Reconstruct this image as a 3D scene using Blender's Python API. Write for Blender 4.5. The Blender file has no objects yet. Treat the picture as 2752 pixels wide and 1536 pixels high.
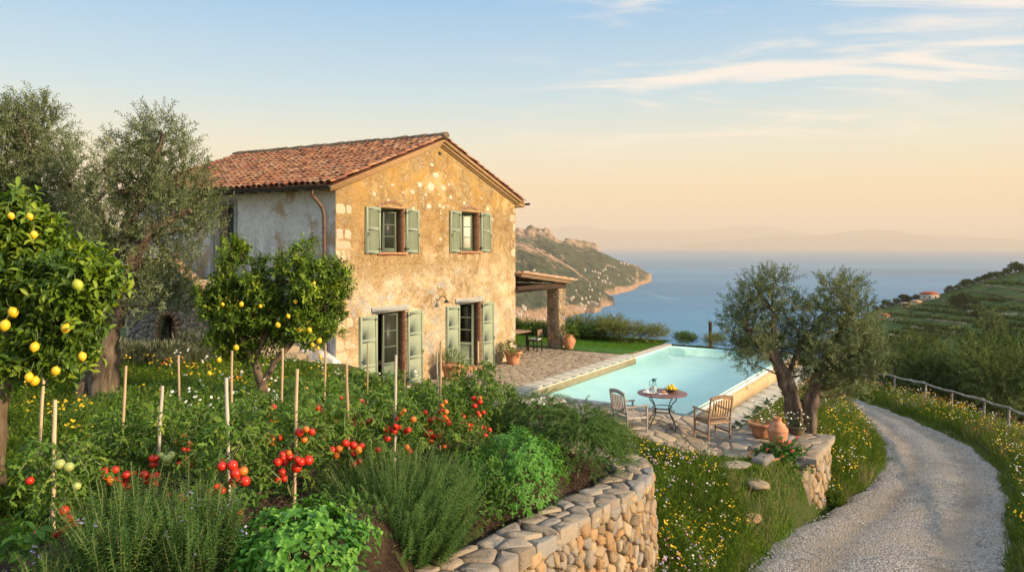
import bpy, math, random
import numpy as np
from mathutils import Vector, Matrix
R = math.radians
rng = np.random.default_rng(11)
random.seed(11)
scn = bpy.context.scene
COL = scn.collection

# ---------------------------------------------------------------- camera
CAMZ, F, CX, HZ = 4.2, 2060.0, 1376.0, 655.0
cam_d = bpy.data.cameras.new("camera")
cam = bpy.data.objects.new("camera", cam_d)
COL.objects.link(cam)
cam.location = (0, 0, CAMZ)
cam.rotation_euler = (R(90), 0, 0)
cam_d.sensor_width = 36
cam_d.lens = 36 * F / 2752
cam_d.shift_y = -(768 - HZ) / 2752
cam_d.clip_start = 0.1
cam_d.clip_end = 120000
scn.camera = cam

# ---------------------------------------------------------------- world, sun, exposure
SUN_EL, SUN_AZ = 18.0, -24.0          # azimuth measured from +x towards +y
world = bpy.data.worlds.new("World")
scn.world = world
world.use_nodes = True
wn, wl = world.node_tree.nodes, world.node_tree.links
wn.clear()
def wnode(t, **k):
    n = wn.new(t)
    for a, b in k.items():
        setattr(n, a, b)
    return n
wout = wnode('ShaderNodeOutputWorld')
sky = wnode('ShaderNodeTexSky', sky_type='NISHITA', sun_disc=False)
sky.sun_elevation = R(SUN_EL)
sky.sun_rotation = R(90 - SUN_AZ)
sky.altitude = 300
sky.air_density = 1.0
sky.dust_density = 1.5
bg1 = wnode('ShaderNodeBackground')
bg1.inputs[1].default_value = 0.1
wl.new(sky.outputs[0], bg1.inputs[0])
geo = wnode('ShaderNodeTexCoord')
sep = wnode('ShaderNodeSeparateXYZ')
wl.new(geo.outputs['Generated'], sep.inputs[0])
ramp = wnode('ShaderNodeValToRGB')
SKY_STOPS = [(0.0, (0.66, 0.40, 0.19)), (0.04, (0.66, 0.45, 0.215)), (0.08, (0.63, 0.50, 0.29)), (0.125, (0.53, 0.54, 0.42)),
             (0.19, (0.32, 0.48, 0.55)), (0.30, (0.145, 0.35, 0.56)), (0.42, (0.30, 0.49, 0.68)), (1.0, (0.70, 0.77, 0.88))]
cr = ramp.color_ramp
while len(cr.elements) < len(SKY_STOPS):
    cr.elements.new(0.5)
for e, (p, c) in zip(cr.elements, SKY_STOPS):
    e.position = p
    e.color = (*c, 1)
wl.new(sep.outputs[2], ramp.inputs[0])
# thin cirrus, laid out on a high flat layer
def wmath(op, a, b=None):
    m = wnode('ShaderNodeMath', operation=op)
    for i, v in enumerate((a, b)):
        if v is None:
            continue
        if isinstance(v, (int, float)):
            m.inputs[i].default_value = v
        else:
            wl.new(v, m.inputs[i])
    return m.outputs[0]
zc = wmath('ADD', wmath('MAXIMUM', sep.outputs[2], 0.0), 0.12)
px_ = wmath('DIVIDE', sep.outputs[0], zc)
py_ = wmath('DIVIDE', sep.outputs[1], zc)
comb = wnode('ShaderNodeCombineXYZ')
wl.new(px_, comb.inputs[0]); wl.new(py_, comb.inputs[1])
mapn = wnode('ShaderNodeMapping')
mapn.inputs['Rotation'].default_value = (0, 0, R(-14))
mapn.inputs['Scale'].default_value = (0.62, 1.75, 1)
mapn.inputs['Location'].default_value = (3.1, 1.35, 0)
wl.new(comb.outputs[0], mapn.inputs[0])
n1 = wnode('ShaderNodeTexNoise')
n1.inputs['Scale'].default_value = 1.15
n1.inputs['Detail'].default_value = 9
n1.inputs['Roughness'].default_value = 0.58
n1.inputs['Distortion'].default_value = 1.7
wl.new(mapn.outputs[0], n1.inputs[0])
mr = wnode('ShaderNodeMapRange', interpolation_type='SMOOTHSTEP')
mr.inputs[1].default_value = 0.45
mr.inputs[2].default_value = 0.66
wl.new(n1.outputs[0], mr.inputs[0])
n2 = wnode('ShaderNodeTexNoise')
n2.inputs['Scale'].default_value = 0.45
n2.inputs['Detail'].default_value = 2
wl.new(comb.outputs[0], n2.inputs[0])
mr2 = wnode('ShaderNodeMapRange', interpolation_type='SMOOTHSTEP')
mr2.inputs[1].default_value = 0.30
mr2.inputs[2].default_value = 0.52
wl.new(n2.outputs[0], mr2.inputs[0])
mr3 = wnode('ShaderNodeMapRange', interpolation_type='SMOOTHSTEP')   # clear sky to the left
mr3.inputs[1].default_value = -0.12
mr3.inputs[2].default_value = 0.22
wl.new(sep.outputs[0], mr3.inputs[0])
mr4 = wnode('ShaderNodeMapRange', interpolation_type='SMOOTHSTEP')   # none right above the horizon
mr4.inputs[1].default_value = 0.07
mr4.inputs[2].default_value = 0.17
wl.new(sep.outputs[2], mr4.inputs[0])
cl = wmath('MULTIPLY', wmath('MULTIPLY', mr.outputs[0], mr2.outputs[0]), wmath('MULTIPLY', mr3.outputs[0], mr4.outputs[0]))
cl = wmath('MULTIPLY', cl, 0.70)
mixc = wnode('ShaderNodeMix', data_type='RGBA')
mixc.inputs[7].default_value = (0.80, 0.66, 0.54, 1)
wl.new(cl, mixc.inputs[0]); wl.new(ramp.outputs[0], mixc.inputs[6])
bg2 = wnode('ShaderNodeBackground')
bg2.inputs[1].default_value = 1.0
wl.new(mixc.outputs[2], bg2.inputs[0])
wmix = wnode('ShaderNodeMixShader')
wmix.inputs[0].default_value = 0.86
wl.new(bg1.outputs[0], wmix.inputs[1]); wl.new(bg2.outputs[0], wmix.inputs[2])
wl.new(wmix.outputs[0], wout.inputs[0])

sun_d = bpy.data.lights.new("sun", 'SUN')
sun_d.energy = 5.0
sun_d.angle = R(1.5)
sun_d.color = (1.0, 0.74, 0.46)
sun = bpy.data.objects.new("sun", sun_d)
COL.objects.link(sun)
sdir = Vector((math.cos(R(SUN_EL)) * math.cos(R(SUN_AZ)), math.cos(R(SUN_EL)) * math.sin(R(SUN_AZ)), math.sin(R(SUN_EL))))
sun.rotation_euler = sdir.to_track_quat('Z', 'Y').to_euler()
sun.location = (40, -5, 30)

scn.view_settings.view_transform = 'Standard'
scn.view_settings.look = 'None'
scn.view_settings.exposure = 0.76
scn.view_settings.gamma = 1.0
scn.render.engine = 'CYCLES'
cy = scn.cycles
cy.max_bounces = 5
cy.diffuse_bounces = 3
cy.glossy_bounces = 3
cy.transmission_bounces = 4
cy.transparent_max_bounces = 10
cy.volume_bounces = 0
cy.caustics_reflective = False
cy.caustics_refractive = False
cy.sample_clamp_indirect = 4
cy.use_denoising = True

# ---------------------------------------------------------------- helpers
def setp(o, label=None, cat=None, group=None, kind=None):
    if label: o['label'] = label
    if cat: o['category'] = cat
    if group: o['group'] = group
    if kind: o['kind'] = kind
    return o

def thing(name, label, cat, loc=(0, 0, 0), rz=0.0, group=None):
    o = bpy.data.objects.new(name, None)
    o.empty_display_size = 0.2
    COL.objects.link(o)
    o.location = loc
    o.rotation_euler = (0, 0, rz)
    return setp(o, label, cat, group)

def copy_tree(root, loc=None, rz=None, sc=None, label=None, group=None, tilt=None):
    def rec(o, par):
        c = o.copy()
        COL.objects.link(c)
        c.parent = par
        for ch in [x for x in bpy.data.objects if x.parent == o]:
            rec(ch, c)
        return c
    r = rec(root, None)
    if loc is not None: r.location = loc
    if rz is not None: r.rotation_euler = (tilt[0] if tilt else 0, tilt[1] if tilt else 0, rz)
    if sc is not None: r.scale = (sc, sc, sc) if isinstance(sc, (int, float)) else sc
    if label: r['label'] = label
    if group: r['group'] = group
    return r

class MB:
    def __init__(s):
        s.V, s.L, s.S, s.R, s.n = [], [], [], [], 0
    def add(s, V, F, r=None):
        V = np.asarray(V, dtype=np.float64).reshape(-1, 3)
        s.V.append(V)
        if isinstance(F, np.ndarray):
            s.L.append((F + s.n).ravel()); s.S.append(np.full(len(F), F.shape[1]))
        else:
            for f in F:
                s.L.append(np.array(f) + s.n)
            s.S.append(np.array([len(f) for f in F]))
        if r is None: r = random.random()
        s.R.append(np.full(len(V), r, dtype=np.float64) if np.isscalar(r) else np.asarray(r, dtype=np.float64))
        s.n += len(V)
        return s
    def build(s, name, mat, parent=None, smooth=False, loc=None):
        me = bpy.data.meshes.new(name)
        V = np.concatenate(s.V); L = np.concatenate(s.L).astype(np.int32); S = np.concatenate(s.S).astype(np.int32)
        me.vertices.add(len(V)); me.vertices.foreach_set('co', V.astype(np.float32).ravel())
        me.loops.add(len(L)); me.loops.foreach_set('vertex_index', L)
        me.polygons.add(len(S))
        st = np.concatenate([[0], np.cumsum(S)[:-1]]).astype(np.int32)
        me.polygons.foreach_set('loop_start', st)
        me.polygons.foreach_set('loop_total', S)
        if smooth: me.polygons.foreach_set('use_smooth', np.ones(len(S), dtype=bool))
        at = me.attributes.new('rnd', 'FLOAT', 'POINT')
        at.data.foreach_set('value', np.concatenate(s.R).astype(np.float32))
        me.update(calc_edges=True)
        if mat: me.materials.append(mat)
        o = bpy.data.objects.new(name, me)
        COL.objects.link(o)
        if parent: o.parent = parent
        if loc is not None: o.location = loc
        return o
    # shapes
    def box(s, c, d, rot=None, r=None):
        x, y, z = [v / 2 for v in d]
        V = np.array([[-x, -y, -z], [x, -y, -z], [x, y, -z], [-x, y, -z], [-x, -y, z], [x, -y, z], [x, y, z], [-x, y, z]])
        if rot is not None: V = V @ np.array(rot.to_3x3() if hasattr(rot, 'to_3x3') else rot).T
        return s.add(V + np.array(c), np.array([[0, 3, 2, 1], [4, 5, 6, 7], [0, 1, 5, 4], [1, 2, 6, 5], [2, 3, 7, 6], [3, 0, 4, 7]]), r)
    def bx(s, x0, x1, y0, y1, z0, z1, r=None):
        return s.box(((x0 + x1) / 2, (y0 + y1) / 2, (z0 + z1) / 2), (abs(x1 - x0), abs(y1 - y0), abs(z1 - z0)), None, r)
    def bbox(s, x0, x1, y0, y1, z0, z1, b=0.01, r=None):
        """box with chamfered edges"""
        V, c = [], [(x0 + x1) / 2, (y0 + y1) / 2, (z0 + z1) / 2]
        h = [abs(x1 - x0) / 2, abs(y1 - y0) / 2, abs(z1 - z0) / 2]
        b = min(b, min(h) * 0.6)
        idx = {}
        for sx in (-1, 1):
            for sy in (-1, 1):
                for sz in (-1, 1):
                    for ax in range(3):
                        p = [sx * (h[0] - b), sy * (h[1] - b), sz * (h[2] - b)]
                        p[ax] = (sx, sy, sz)[ax] * h[ax]
                        idx[(sx, sy, sz, ax)] = len(V)
                        V.append([p[i] + c[i] for i in range(3)])
        Fc = []
        for ax in range(3):
            o1, o2 = [(1, 2), (0, 2), (0, 1)][ax]
            for sg in (-1, 1):
                q = []
                for a_, b_ in ((-1, -1), (1, -1), (1, 1), (-1, 1)):
                    k = [0, 0, 0]; k[ax] = sg; k[o1] = a_; k[o2] = b_
                    q.append(idx[(*k, ax)])
                Fc.append(q)
        for ax in range(3):
            o1, o2 = [(1, 2), (0, 2), (0, 1)][ax]
            for a_ in (-1, 1):
                for b_ in (-1, 1):
                    k0 = [0, 0, 0]; k1 = [0, 0, 0]
                    k0[ax] = -1; k1[ax] = 1
                    k0[o1] = k1[o1] = a_; k0[o2] = k1[o2] = b_
                    Fc.append([idx[(*k0, o1)], idx[(*k1, o1)], idx[(*k1, o2)], idx[(*k0, o2)]])
        for sx in (-1, 1):
            for sy in (-1, 1):
                for sz in (-1, 1):
                    Fc.append([idx[(sx, sy, sz, 0)], idx[(sx, sy, sz, 1)], idx[(sx, sy, sz, 2)]])
        return s.add(V, Fc, r)
    def tube(s, P, rad, n=8, rough=0.0, r=None, cap=True):
        P = np.asarray(P, float); m = len(P)
        rad = np.full(m, rad) if np.isscalar(rad) else np.asarray(rad, float)
        T = np.gradient(P, axis=0); T /= np.linalg.norm(T, axis=1)[:, None] + 1e-9
        up = np.array([0, 0, 1.0]) if abs(T[0, 2]) < 0.9 else np.array([1.0, 0, 0])
        V = []
        A = np.cross(T[0], up); A /= np.linalg.norm(A)
        ang = np.linspace(0, 2 * math.pi, n, endpoint=False)
        lobes = 1 + rough * np.sin(ang * 3 + random.random() * 6) + rough * 0.6 * np.sin(ang * 5 + random.random() * 6)
        for i in range(m):
            A = A - T[i] * np.dot(A, T[i]); A /= np.linalg.norm(A) + 1e-9
            B = np.cross(T[i], A)
            k = rad[i] * lobes * (1 + rough * 0.5 * rng.standard_normal(n))
            tw = i * 0.12 * (rough > 0)
            V.append(P[i] + np.cos(ang + tw)[:, None] * A * k[:, None] + np.sin(ang + tw)[:, None] * B * k[:, None])
        V = np.concatenate(V)
        i = np.arange(n); j = (i + 1) % n
        Fq = np.concatenate([np.stack([k * n + i, k * n + j, (k + 1) * n + j, (k + 1) * n + i], 1) for k in range(m - 1)])
        rr = random.random() if r is None else r
        s.add(V, Fq, rr)
        if cap:
            s.add(V[:n], [list(range(n))[::-1]], rr); s.add(V[-n:], [list(range(n))], rr)
        return s
    def lathe(s, prof, c=(0, 0, 0), n=24, r=None, closed=False):
        prof = np.asarray(prof, float); m = len(prof)
        a = np.linspace(0, 2 * math.pi, n, endpoint=False)
        V = np.stack([prof[:, 0][:, None] * np.cos(a), prof[:, 0][:, None] * np.sin(a), np.repeat(prof[:, 1][:, None], n, 1)], 2).reshape(-1, 3) + np.array(c)
        i = np.arange(n); j = (i + 1) % n
        Fq = np.concatenate([np.stack([k * n + i, k * n + j, (k + 1) * n + j, (k + 1) * n + i], 1) for k in range(m - 1)])
        return s.add(V, Fq, r)
    def sphere(s, c, rad, n=10, m=7, sq=1.0, r=None):
        th = np.linspace(0.001, math.pi - 0.001, m)
        return s.lathe(np.stack([np.sin(th) * rad, -np.cos(th) * rad * sq], 1), c, n, r)

def nrm(v):
    return v / (np.linalg.norm(v, axis=-1, keepdims=True) + 1e-9)
def SS(a, b, x):
    t = np.clip((np.asarray(x, float) - a) / (b - a), 0, 1)
    return t * t * (3 - 2 * t)
def PX(px, py, D):            # a point of the place measured off the photo: column, row, distance
    return np.array([(px - CX) / F * D, D, CAMZ - (py - HZ) * D / F])
DS = 2752 / 2576
def PD(px, py, D):
    return PX(px * DS, py * DS, D)

# leaf shapes: (along, across, up)
def T(*v):
    return np.array(v, float)
LEAF_N = (T((0, 0, 0), (.45, .5, .10), (1, 0, -.08), (.45, -.5, .10)), np.array([[0, 1, 2], [0, 2, 3]]))
LEAF_O = (T((0, 0, 0), (.28, .42, .10), (.68, .40, .08), (1, 0, -.16), (.68, -.40, .08), (.28, -.42, .10), (.35, 0, .0), (.72, 0, -.02)),
          np.array([[0, 1, 6, 0], [1, 2, 7, 6], [2, 3, 7, 2], [0, 6, 5, 0], [6, 7, 4, 5], [7, 3, 4, 7]]))
LEAF_O = (LEAF_O[0], [[0, 1, 6], [1, 2, 7, 6], [2, 3, 7], [0, 6, 5], [6, 7, 4, 5], [7, 3, 4]])
BLADE = (T((0, .5, 0), (0, -.5, 0), (.5, .35, .10), (.5, -.35, .10), (1, 0, -.05)), [[0, 1, 3, 2], [2, 3, 4]])
_a = np.arange(7) * 2 * math.pi / 7
HEAD = (np.concatenate([[[0, 0, .12]], np.stack([np.cos(_a), np.sin(_a), 0 * _a], 1) * .5]), [[0, 1 + i, 1 + (i + 1) % 7] for i in range(7)])
SHAPED = (T((0, 0, 0), (.12, .30, .04), (.30, .12, .02), (.42, .5, .05), (.58, .14, .02), (.72, .30, 0), (1, 0, -.2), (.72, -.30, 0), (.58, -.14, .02), (.42, -.5, .05), (.30, -.12, .02), (.12, -.30, .04)),
          [[0, 1, 2, 10, 11], [2, 3, 4, 8, 9, 10], [4, 5, 6, 7, 8]])

def inst(mb, P, A, U, L, W, tm, r=None):
    P = np.asarray(P, float); n = len(P)
    if n == 0: return
    A = nrm(np.asarray(A, float)); side = nrm(np.cross(A, U)); N = np.cross(side, A)
    L = np.broadcast_to(np.asarray(L, float), (n,)); W = np.broadcast_to(np.asarray(W, float), (n,))
    Tv, Fc = tm; k = len(Tv)
    V = P[:, None] + Tv[None, :, 0, None] * (L[:, None, None] * A[:, None]) + Tv[None, :, 1, None] * (W[:, None, None] * side[:, None]) + Tv[None, :, 2, None] * (L[:, None, None] * N[:, None])
    r = rng.random(n) if r is None else np.broadcast_to(np.asarray(r, float), (n,))
    base = mb.n
    mb.V.append(V.reshape(-1, 3)); mb.R.append(np.repeat(r, k)); mb.n += n * k
    off = base + np.arange(n) * k
    if isinstance(Fc, np.ndarray):
        Fc = [list(f) for f in Fc]
    for f in Fc:
        mb.L.append((off[:, None] + np.array(f)[None]).ravel()); mb.S.append(np.full(n, len(f)))

def rdir(n, up=0.0):
    v = rng.standard_normal((n, 3)); v[:, 2] += up
    return nrm(v)

def twigs(mb, S, D, L, m, ll, lw, tm=LEAF_N, spread=0.8, droop=-0.15, stem=None, sr=0.004, t0=0.1, rj=0.25, rb=None, up=0.0, taper=0.0):
    """sprigs: m leaves in pairs along each of n curved shoots"""
    S = np.asarray(S, float); D = nrm(np.asarray(D, float)); n = len(S)
    L = np.broadcast_to(np.asarray(L, float), (n,))
    t = np.linspace(t0, 1, m)
    dr = np.array([0, 0, droop])
    pos = S[:, None] + D[:, None] * (L[:, None] * t)[..., None] + dr * (L[:, None] * t ** 2)[..., None]
    tan = nrm(D[:, None] + 2 * dr * t[None, :, None])
    q = nrm(np.cross(tan, rdir(n)[:, None] + 0 * tan)); q2 = np.cross(tan, q)
    ph = rng.random((n, 1)) * 6.28 + np.arange(m)[None] * 2.4 + rng.normal(0, .3, (n, m))
    perp = np.cos(ph)[..., None] * q + np.sin(ph)[..., None] * q2
    ax = nrm(tan * (1 - spread) + perp * spread + np.array([0, 0, up]) + rng.normal(0, .12, (n, m, 3)))
    U = nrm(np.array([0, 0, 1.0]) * .8 + tan * .5 + rng.normal(0, .35, (n, m, 3)))
    sz = rng.uniform(.7, 1.15, (n, m)) * (1 - taper * t[None])
    rb = rng.random(n) if rb is None else rb
    r = np.clip(rb[:, None] * (1 - rj) + rng.random((n, m)) * rj, 0, 1)
    inst(mb, pos.reshape(-1, 3), ax.reshape(-1, 3), U.reshape(-1, 3), (ll * sz).ravel(), (lw * sz).ravel(), tm, r.ravel())
    if stem is not None:
        p0, p1 = S, S + D * (L * .5)[:, None] + dr * (L * .25)[:, None]
        p2 = S + D * L[:, None] + dr * L[:, None]
        for a, b in ((p0, p1), (p1, p2)):
            d = b - a; ln = np.linalg.norm(d, axis=1)
            inst(stem, a, d, np.cross(d, rdir(n)), ln, sr * 2, BLADE if False else STEM, None)
STEM = (T((0, .5, 0), (0, -.25, 0), (0, -.25, 0), (1, .4, 0), (1, -.2, 0), (1, -.2, 0)), [[0, 1, 4, 3]])

def blob_starts(blobs, dens, shell=0.35, up=0.35, jit=0.5):
    """start points and directions of shoots spread through ellipsoid clumps: (x,y,z,rx,ry,rz)"""
    Ps, Ds = [], []
    for b in blobs:
        c = np.array(b[:3]); rr = np.array(b[3:6])
        n = int(dens * (rr[0] * rr[1] * rr[2]) ** (2 / 3))
        d = rdir(n)
        rad = rng.uniform(shell ** 2, 1, n) ** .5
        lump = 1 + .18 * np.sin(d[:, 0] * 5 + c[0] * 3) * np.sin(d[:, 1] * 6 + c[1]) + .1 * np.sin(d[:, 2] * 9)
        P = c + d * rr * (rad * lump)[:, None]
        D = nrm(d + np.array([0, 0, up]) + rng.standard_normal((n, 3)) * jit)
        Ps.append(P); Ds.append(D)
    return np.concatenate(Ps), np.concatenate(Ds)

# ---------------------------------------------------------------- materials
def rgba(c): return (c[0], c[1], c[2], 1)
class NT:
    def __init__(s, name):
        s.m = bpy.data.materials.new(name); s.m.use_nodes = True
        s.t = s.m.node_tree; s.t.nodes.clear()
        s.out = s.n('ShaderNodeOutputMaterial')
    def n(s, t, **k):
        x = s.t.nodes.new(t)
        for a, b in k.items(): setattr(x, a, b)
        return x
    def l(s, a, b): s.t.links.new(a, b)
    def put(s, v, sock):
        if isinstance(v, bpy.types.NodeSocket): s.l(v, sock)
        elif isinstance(v, (tuple, list)) and len(v) == 3 and sock.type == 'RGBA': sock.default_value = rgba(v)
        else: sock.default_value = v
    def coord(s, kind='Object', scale=(1, 1, 1), rot=(0, 0, 0), loc=(0, 0, 0)):
        c = s.n('ShaderNodeTexCoord'); m = s.n('ShaderNodeMapping')
        m.inputs['Scale'].default_value = scale; m.inputs['Rotation'].default_value = rot; m.inputs['Location'].default_value = loc
        s.l(c.outputs[kind], m.inputs[0]); return m.outputs[0]
    def noise(s, vec, scale, detail=5, rough=.55, dist=0):
        x = s.n('ShaderNodeTexNoise')
        x.inputs['Scale'].default_value = scale; x.inputs['Detail'].default_value = detail
        x.inputs['Roughness'].default_value = rough; x.inputs['Distortion'].default_value = dist
        s.l(vec, x.inputs['Vector']); return x.outputs[0]
    def vor(s, vec, scale, feature='F1', out='Distance', rand=1.0):
        x = s.n('ShaderNodeTexVoronoi', feature=feature)
        x.inputs['Scale'].default_value = scale; x.inputs['Randomness'].default_value = rand
        s.l(vec, x.inputs['Vector']); return x.outputs[out]
    def ramp(s, f, stops, interp='LINEAR'):
        x = s.n('ShaderNodeValToRGB'); c = x.color_ramp; c.interpolation = interp
        while len(c.elements) < len(stops): c.elements.new(.5)
        for e, (p, col) in zip(c.elements, stops):
            e.position = p; e.color = rgba(col) if not np.isscalar(col) else (col, col, col, 1)
        s.l(f, x.inputs[0]); return x.outputs[0]
    def mix(s, f, a, b, mode='MIX'):
        x = s.n('ShaderNodeMix', data_type='RGBA', blend_type=mode)
        s.put(f, x.inputs[0]); s.put(a, x.inputs[6]); s.put(b, x.inputs[7]); return x.outputs[2]
    def math(s, op, a, b=0.0, c=0.0):
        x = s.n('ShaderNodeMath', operation=op)
        s.put(a, x.inputs[0]); s.put(b, x.inputs[1])
        if op in ('MULTIPLY_ADD',): s.put(c, x.inputs[2])
        return x.outputs[0]
    def rng_(s, v, a, b, c=0.0, d=1.0, smooth=True):
        x = s.n('ShaderNodeMapRange', interpolation_type='SMOOTHSTEP' if smooth else 'LINEAR')
        s.put(v, x.inputs[0])
        for i, q in enumerate((a, b, c, d)): x.inputs[i + 1].default_value = q
        return x.outputs[0]
    def attr(s, name='rnd'):
        x = s.n('ShaderNodeAttribute', attribute_name=name); return x.outputs['Fac']
    def bump(s, h, strength=.5, dist=.02, prev=None):
        x = s.n('ShaderNodeBump'); x.inputs['Strength'].default_value = strength; x.inputs['Distance'].default_value = dist
        s.l(h, x.inputs['Height'])
        if prev is not None: s.l(prev, x.inputs['Normal'])
        return x.outputs[0]
    def pbr(s, col, rough=.7, normal=None, spec=.3, metal=0.0, **k):
        x = s.n('ShaderNodeBsdfPrincipled')
        s.put(col, x.inputs['Base Color']); s.put(rough, x.inputs['Roughness'])
        x.inputs['Specular IOR Level'].default_value = spec; x.inputs['Metallic'].default_value = metal
        if normal is not None: s.l(normal, x.inputs['Normal'])
        for a, b in k.items(): s.put(b, x.inputs[a])
        return x.outputs[0]
    def done(s, sh):
        s.l(sh, s.out.inputs[0]); return s.m

def leafmat(name, cols, transl=.3, rough=.5, spec=.35, patch=0.35, pscale=1.5):
    t = NT(name); cols = cols if name[:3] in ('lav', 'dry') else [(q[0] * .94, q[1], q[2] * .84) for q in cols] if name[:3] in ('oli', 'ros') else [(q[0] * 1.0, q[1] * 1.05, q[2] * .60) for q in cols]
    c = t.ramp(t.attr(), [(i / (len(cols) - 1), q) for i, q in enumerate(cols)])
    nz = t.noise(t.coord('Object'), pscale, 3)
    c = t.mix(t.rng_(nz, .35, .65, 0, patch), c, tuple(v * .45 for v in cols[0]))
    p = t.pbr(c, rough + .1, None, spec * .6)
    tr = t.n('ShaderNodeBsdfTranslucent'); t.l(t.mix(1.0, c, (1.25, 1.15, .5), 'MULTIPLY'), tr.inputs[0])
    mx = t.n('ShaderNodeMixShader'); mx.inputs[0].default_value = transl
    t.l(p, mx.inputs[1]); t.l(tr.outputs[0], mx.inputs[2])
    return t.done(mx.outputs[0])

def simple(name, cols, scale=6, rough=.7, bump=.3, bdist=.01, spec=.3, metal=0.0, attr=0.0, stretch=(1, 1, 1), detail=6, **k):
    t = NT(name); co = t.coord('Object', stretch)
    nz = t.noise(co, scale, detail, .6)
    f = nz if attr == 0 else t.math('MULTIPLY_ADD', t.attr(), attr, t.math('MULTIPLY', nz, 1 - attr))
    lo, hi = (.3, .7) if attr == 0 else (.3 * (1 - attr), 1 - .3 * (1 - attr))
    c = t.ramp(f, [(lo + (hi - lo) * i / max(1, len(cols) - 1), q) for i, q in enumerate(cols)])
    nrmal = t.bump(t.noise(co, scale * 4, 6, .65), bump, bdist) if bump else None
    return t.done(t.pbr(c, rough, nrmal, spec, metal, **k))

M = {}
M['olive_leaf'] = leafmat('olive_leaf', [(.085, .115, .055), (.15, .19, .10), (.26, .29, .17), (.44, .46, .32)], .22, .5, .35)
M['olive_far'] = leafmat('olive_leaf_far', [(.045, .07, .028), (.095, .13, .05), (.19, .225, .09), (.34, .36, .16)], .25, .6, .25, .4, .8)
M['lemon_leaf'] = leafmat('lemon_leaf', [(.04, .085, .014), (.09, .165, .028), (.20, .30, .045), (.40, .46, .07)], .3, .32, .5)
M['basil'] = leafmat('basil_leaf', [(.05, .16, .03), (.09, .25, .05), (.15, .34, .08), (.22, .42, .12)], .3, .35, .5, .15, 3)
M['pepper'] = leafmat('pepper_leaf', [(.03, .08, .02), (.055, .14, .03), (.09, .20, .045), (.14, .26, .06)], .3, .45, .4, .3, 3)
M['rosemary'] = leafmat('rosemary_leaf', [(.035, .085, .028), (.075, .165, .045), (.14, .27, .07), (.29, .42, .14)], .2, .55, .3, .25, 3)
M['rosemary_dark'] = leafmat('rosemary_dark_leaf', [(.04, .10, .022), (.07, .155, .034), (.125, .23, .05), (.22, .34, .08)], .2, .55, .3, .3, 3)
M['tomato_leaf'] = leafmat('tomato_leaf', [(.045, .10, .022), (.085, .17, .04), (.15, .25, .065), (.30, .34, .11)], .3, .5, .3, .35, 2)
M['weed'] = leafmat('meadow_leaf', [(.035, .08, .015), (.075, .145, .025), (.14, .22, .04), (.24, .29, .07)], .3, .55, .25, .45, .8)
M['grass'] = leafmat('grass_blade', [(.05, .10, .018), (.095, .17, .03), (.16, .235, .045), (.29, .30, .10)], .3, .55, .25, .4, .7)
M['lawn'] = leafmat('lawn_blade', [(.05, .13, .015), (.09, .20, .025), (.14, .27, .035)], .3, .5, .25, .2, .7)
M['dry'] = leafmat('dry_grass', [(.16, .15, .07), (.30, .26, .13), (.42, .37, .22)], .3, .7, .1, .2, 1)
M['lavender_leaf'] = leafmat('lavender_leaf', [(.09, .11, .07), (.17, .19, .12), (.28, .30, .20)], .2, .6, .2, .3, 2)
M['hedge'] = leafmat('hedge_leaf', [(.03, .075, .015), (.06, .13, .02), (.11, .20, .035), (.22, .28, .07)], .25, .5, .3, .35, 1.2)
M['shrub_pale'] = leafmat('pale_shrub_leaf', [(.09, .12, .045), (.16, .19, .07), (.26, .28, .12), (.4, .4, .22)], .25, .55, .3, .3, 1.2)
M['dark_tree'] = leafmat('dark_tree_leaf', [(.012, .028, .010), (.025, .05, .014), (.045, .08, .022), (.08, .12, .03)], .15, .6, .2, .4, .3)
M['mid_tree'] = leafmat('green_tree_leaf', [(.022, .045, .012), (.045, .08, .018), (.075, .12, .028), (.12, .16, .04)], .15, .6, .2, .4, .3)
def flat(name, c, rough=.5, transl=0.0, spec=.3, var=.12):
    t = NT(name)
    col = t.mix(t.attr(), tuple(v * (1 - var) for v in c), tuple(min(1, v * (1 + var)) for v in c))
    sh = t.pbr(col, rough, None, spec)
    if transl:
        tr = t.n('ShaderNodeBsdfTranslucent'); t.l(col, tr.inputs[0])
        mx = t.n('ShaderNodeMixShader'); mx.inputs[0].default_value = transl
        t.l(sh, mx.inputs[1]); t.l(tr.outputs[0], mx.inputs[2]); sh = mx.outputs[0]
    return t.done(sh)
M['yellow'] = flat('yellow_petal', (.78, .52, .02), .6, .3)
M['orange_f'] = flat('orange_petal', (.80, .28, .02), .6, .3)
M['white_f'] = flat('white_petal', (.80, .78, .70), .6, .3)
M['lilac'] = flat('lilac_petal', (.48, .40, .68), .6, .3)
M['pink'] = flat('pink_petal', (.72, .40, .52), .6, .3)
M['red_f'] = flat('red_petal', (.72, .09, .10), .5, .3)
M['bark'] = simple('olive_bark', [(.05, .038, .028), (.14, .105, .075), (.26, .21, .16)], 9, .9, 1.0, .03, .1, stretch=(1, 1, .28))
M['bark2'] = simple('lemon_bark', [(.07, .05, .035), (.15, .11, .07), (.22, .17, .11)], 14, .85, .7, .01, .15, stretch=(1, 1, .4))
M['stem'] = flat('green_stem', (.14, .17, .06), .6)
M['stem_b'] = flat('brown_stem', (.16, .11, .06), .8)
M['bamboo'] = simple('stake_wood', [(.30, .20, .11), (.48, .35, .21), (.60, .48, .33)], 5, .6, .4, .004, .3, attr=.5, stretch=(4, 4, .6))
M['bamboo_grey'] = simple('weathered_stake_wood', [(.34, .30, .24), (.55, .50, .42)], 5, .7, .4, .004, .3, attr=.4, stretch=(4, 4, .6))
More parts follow.
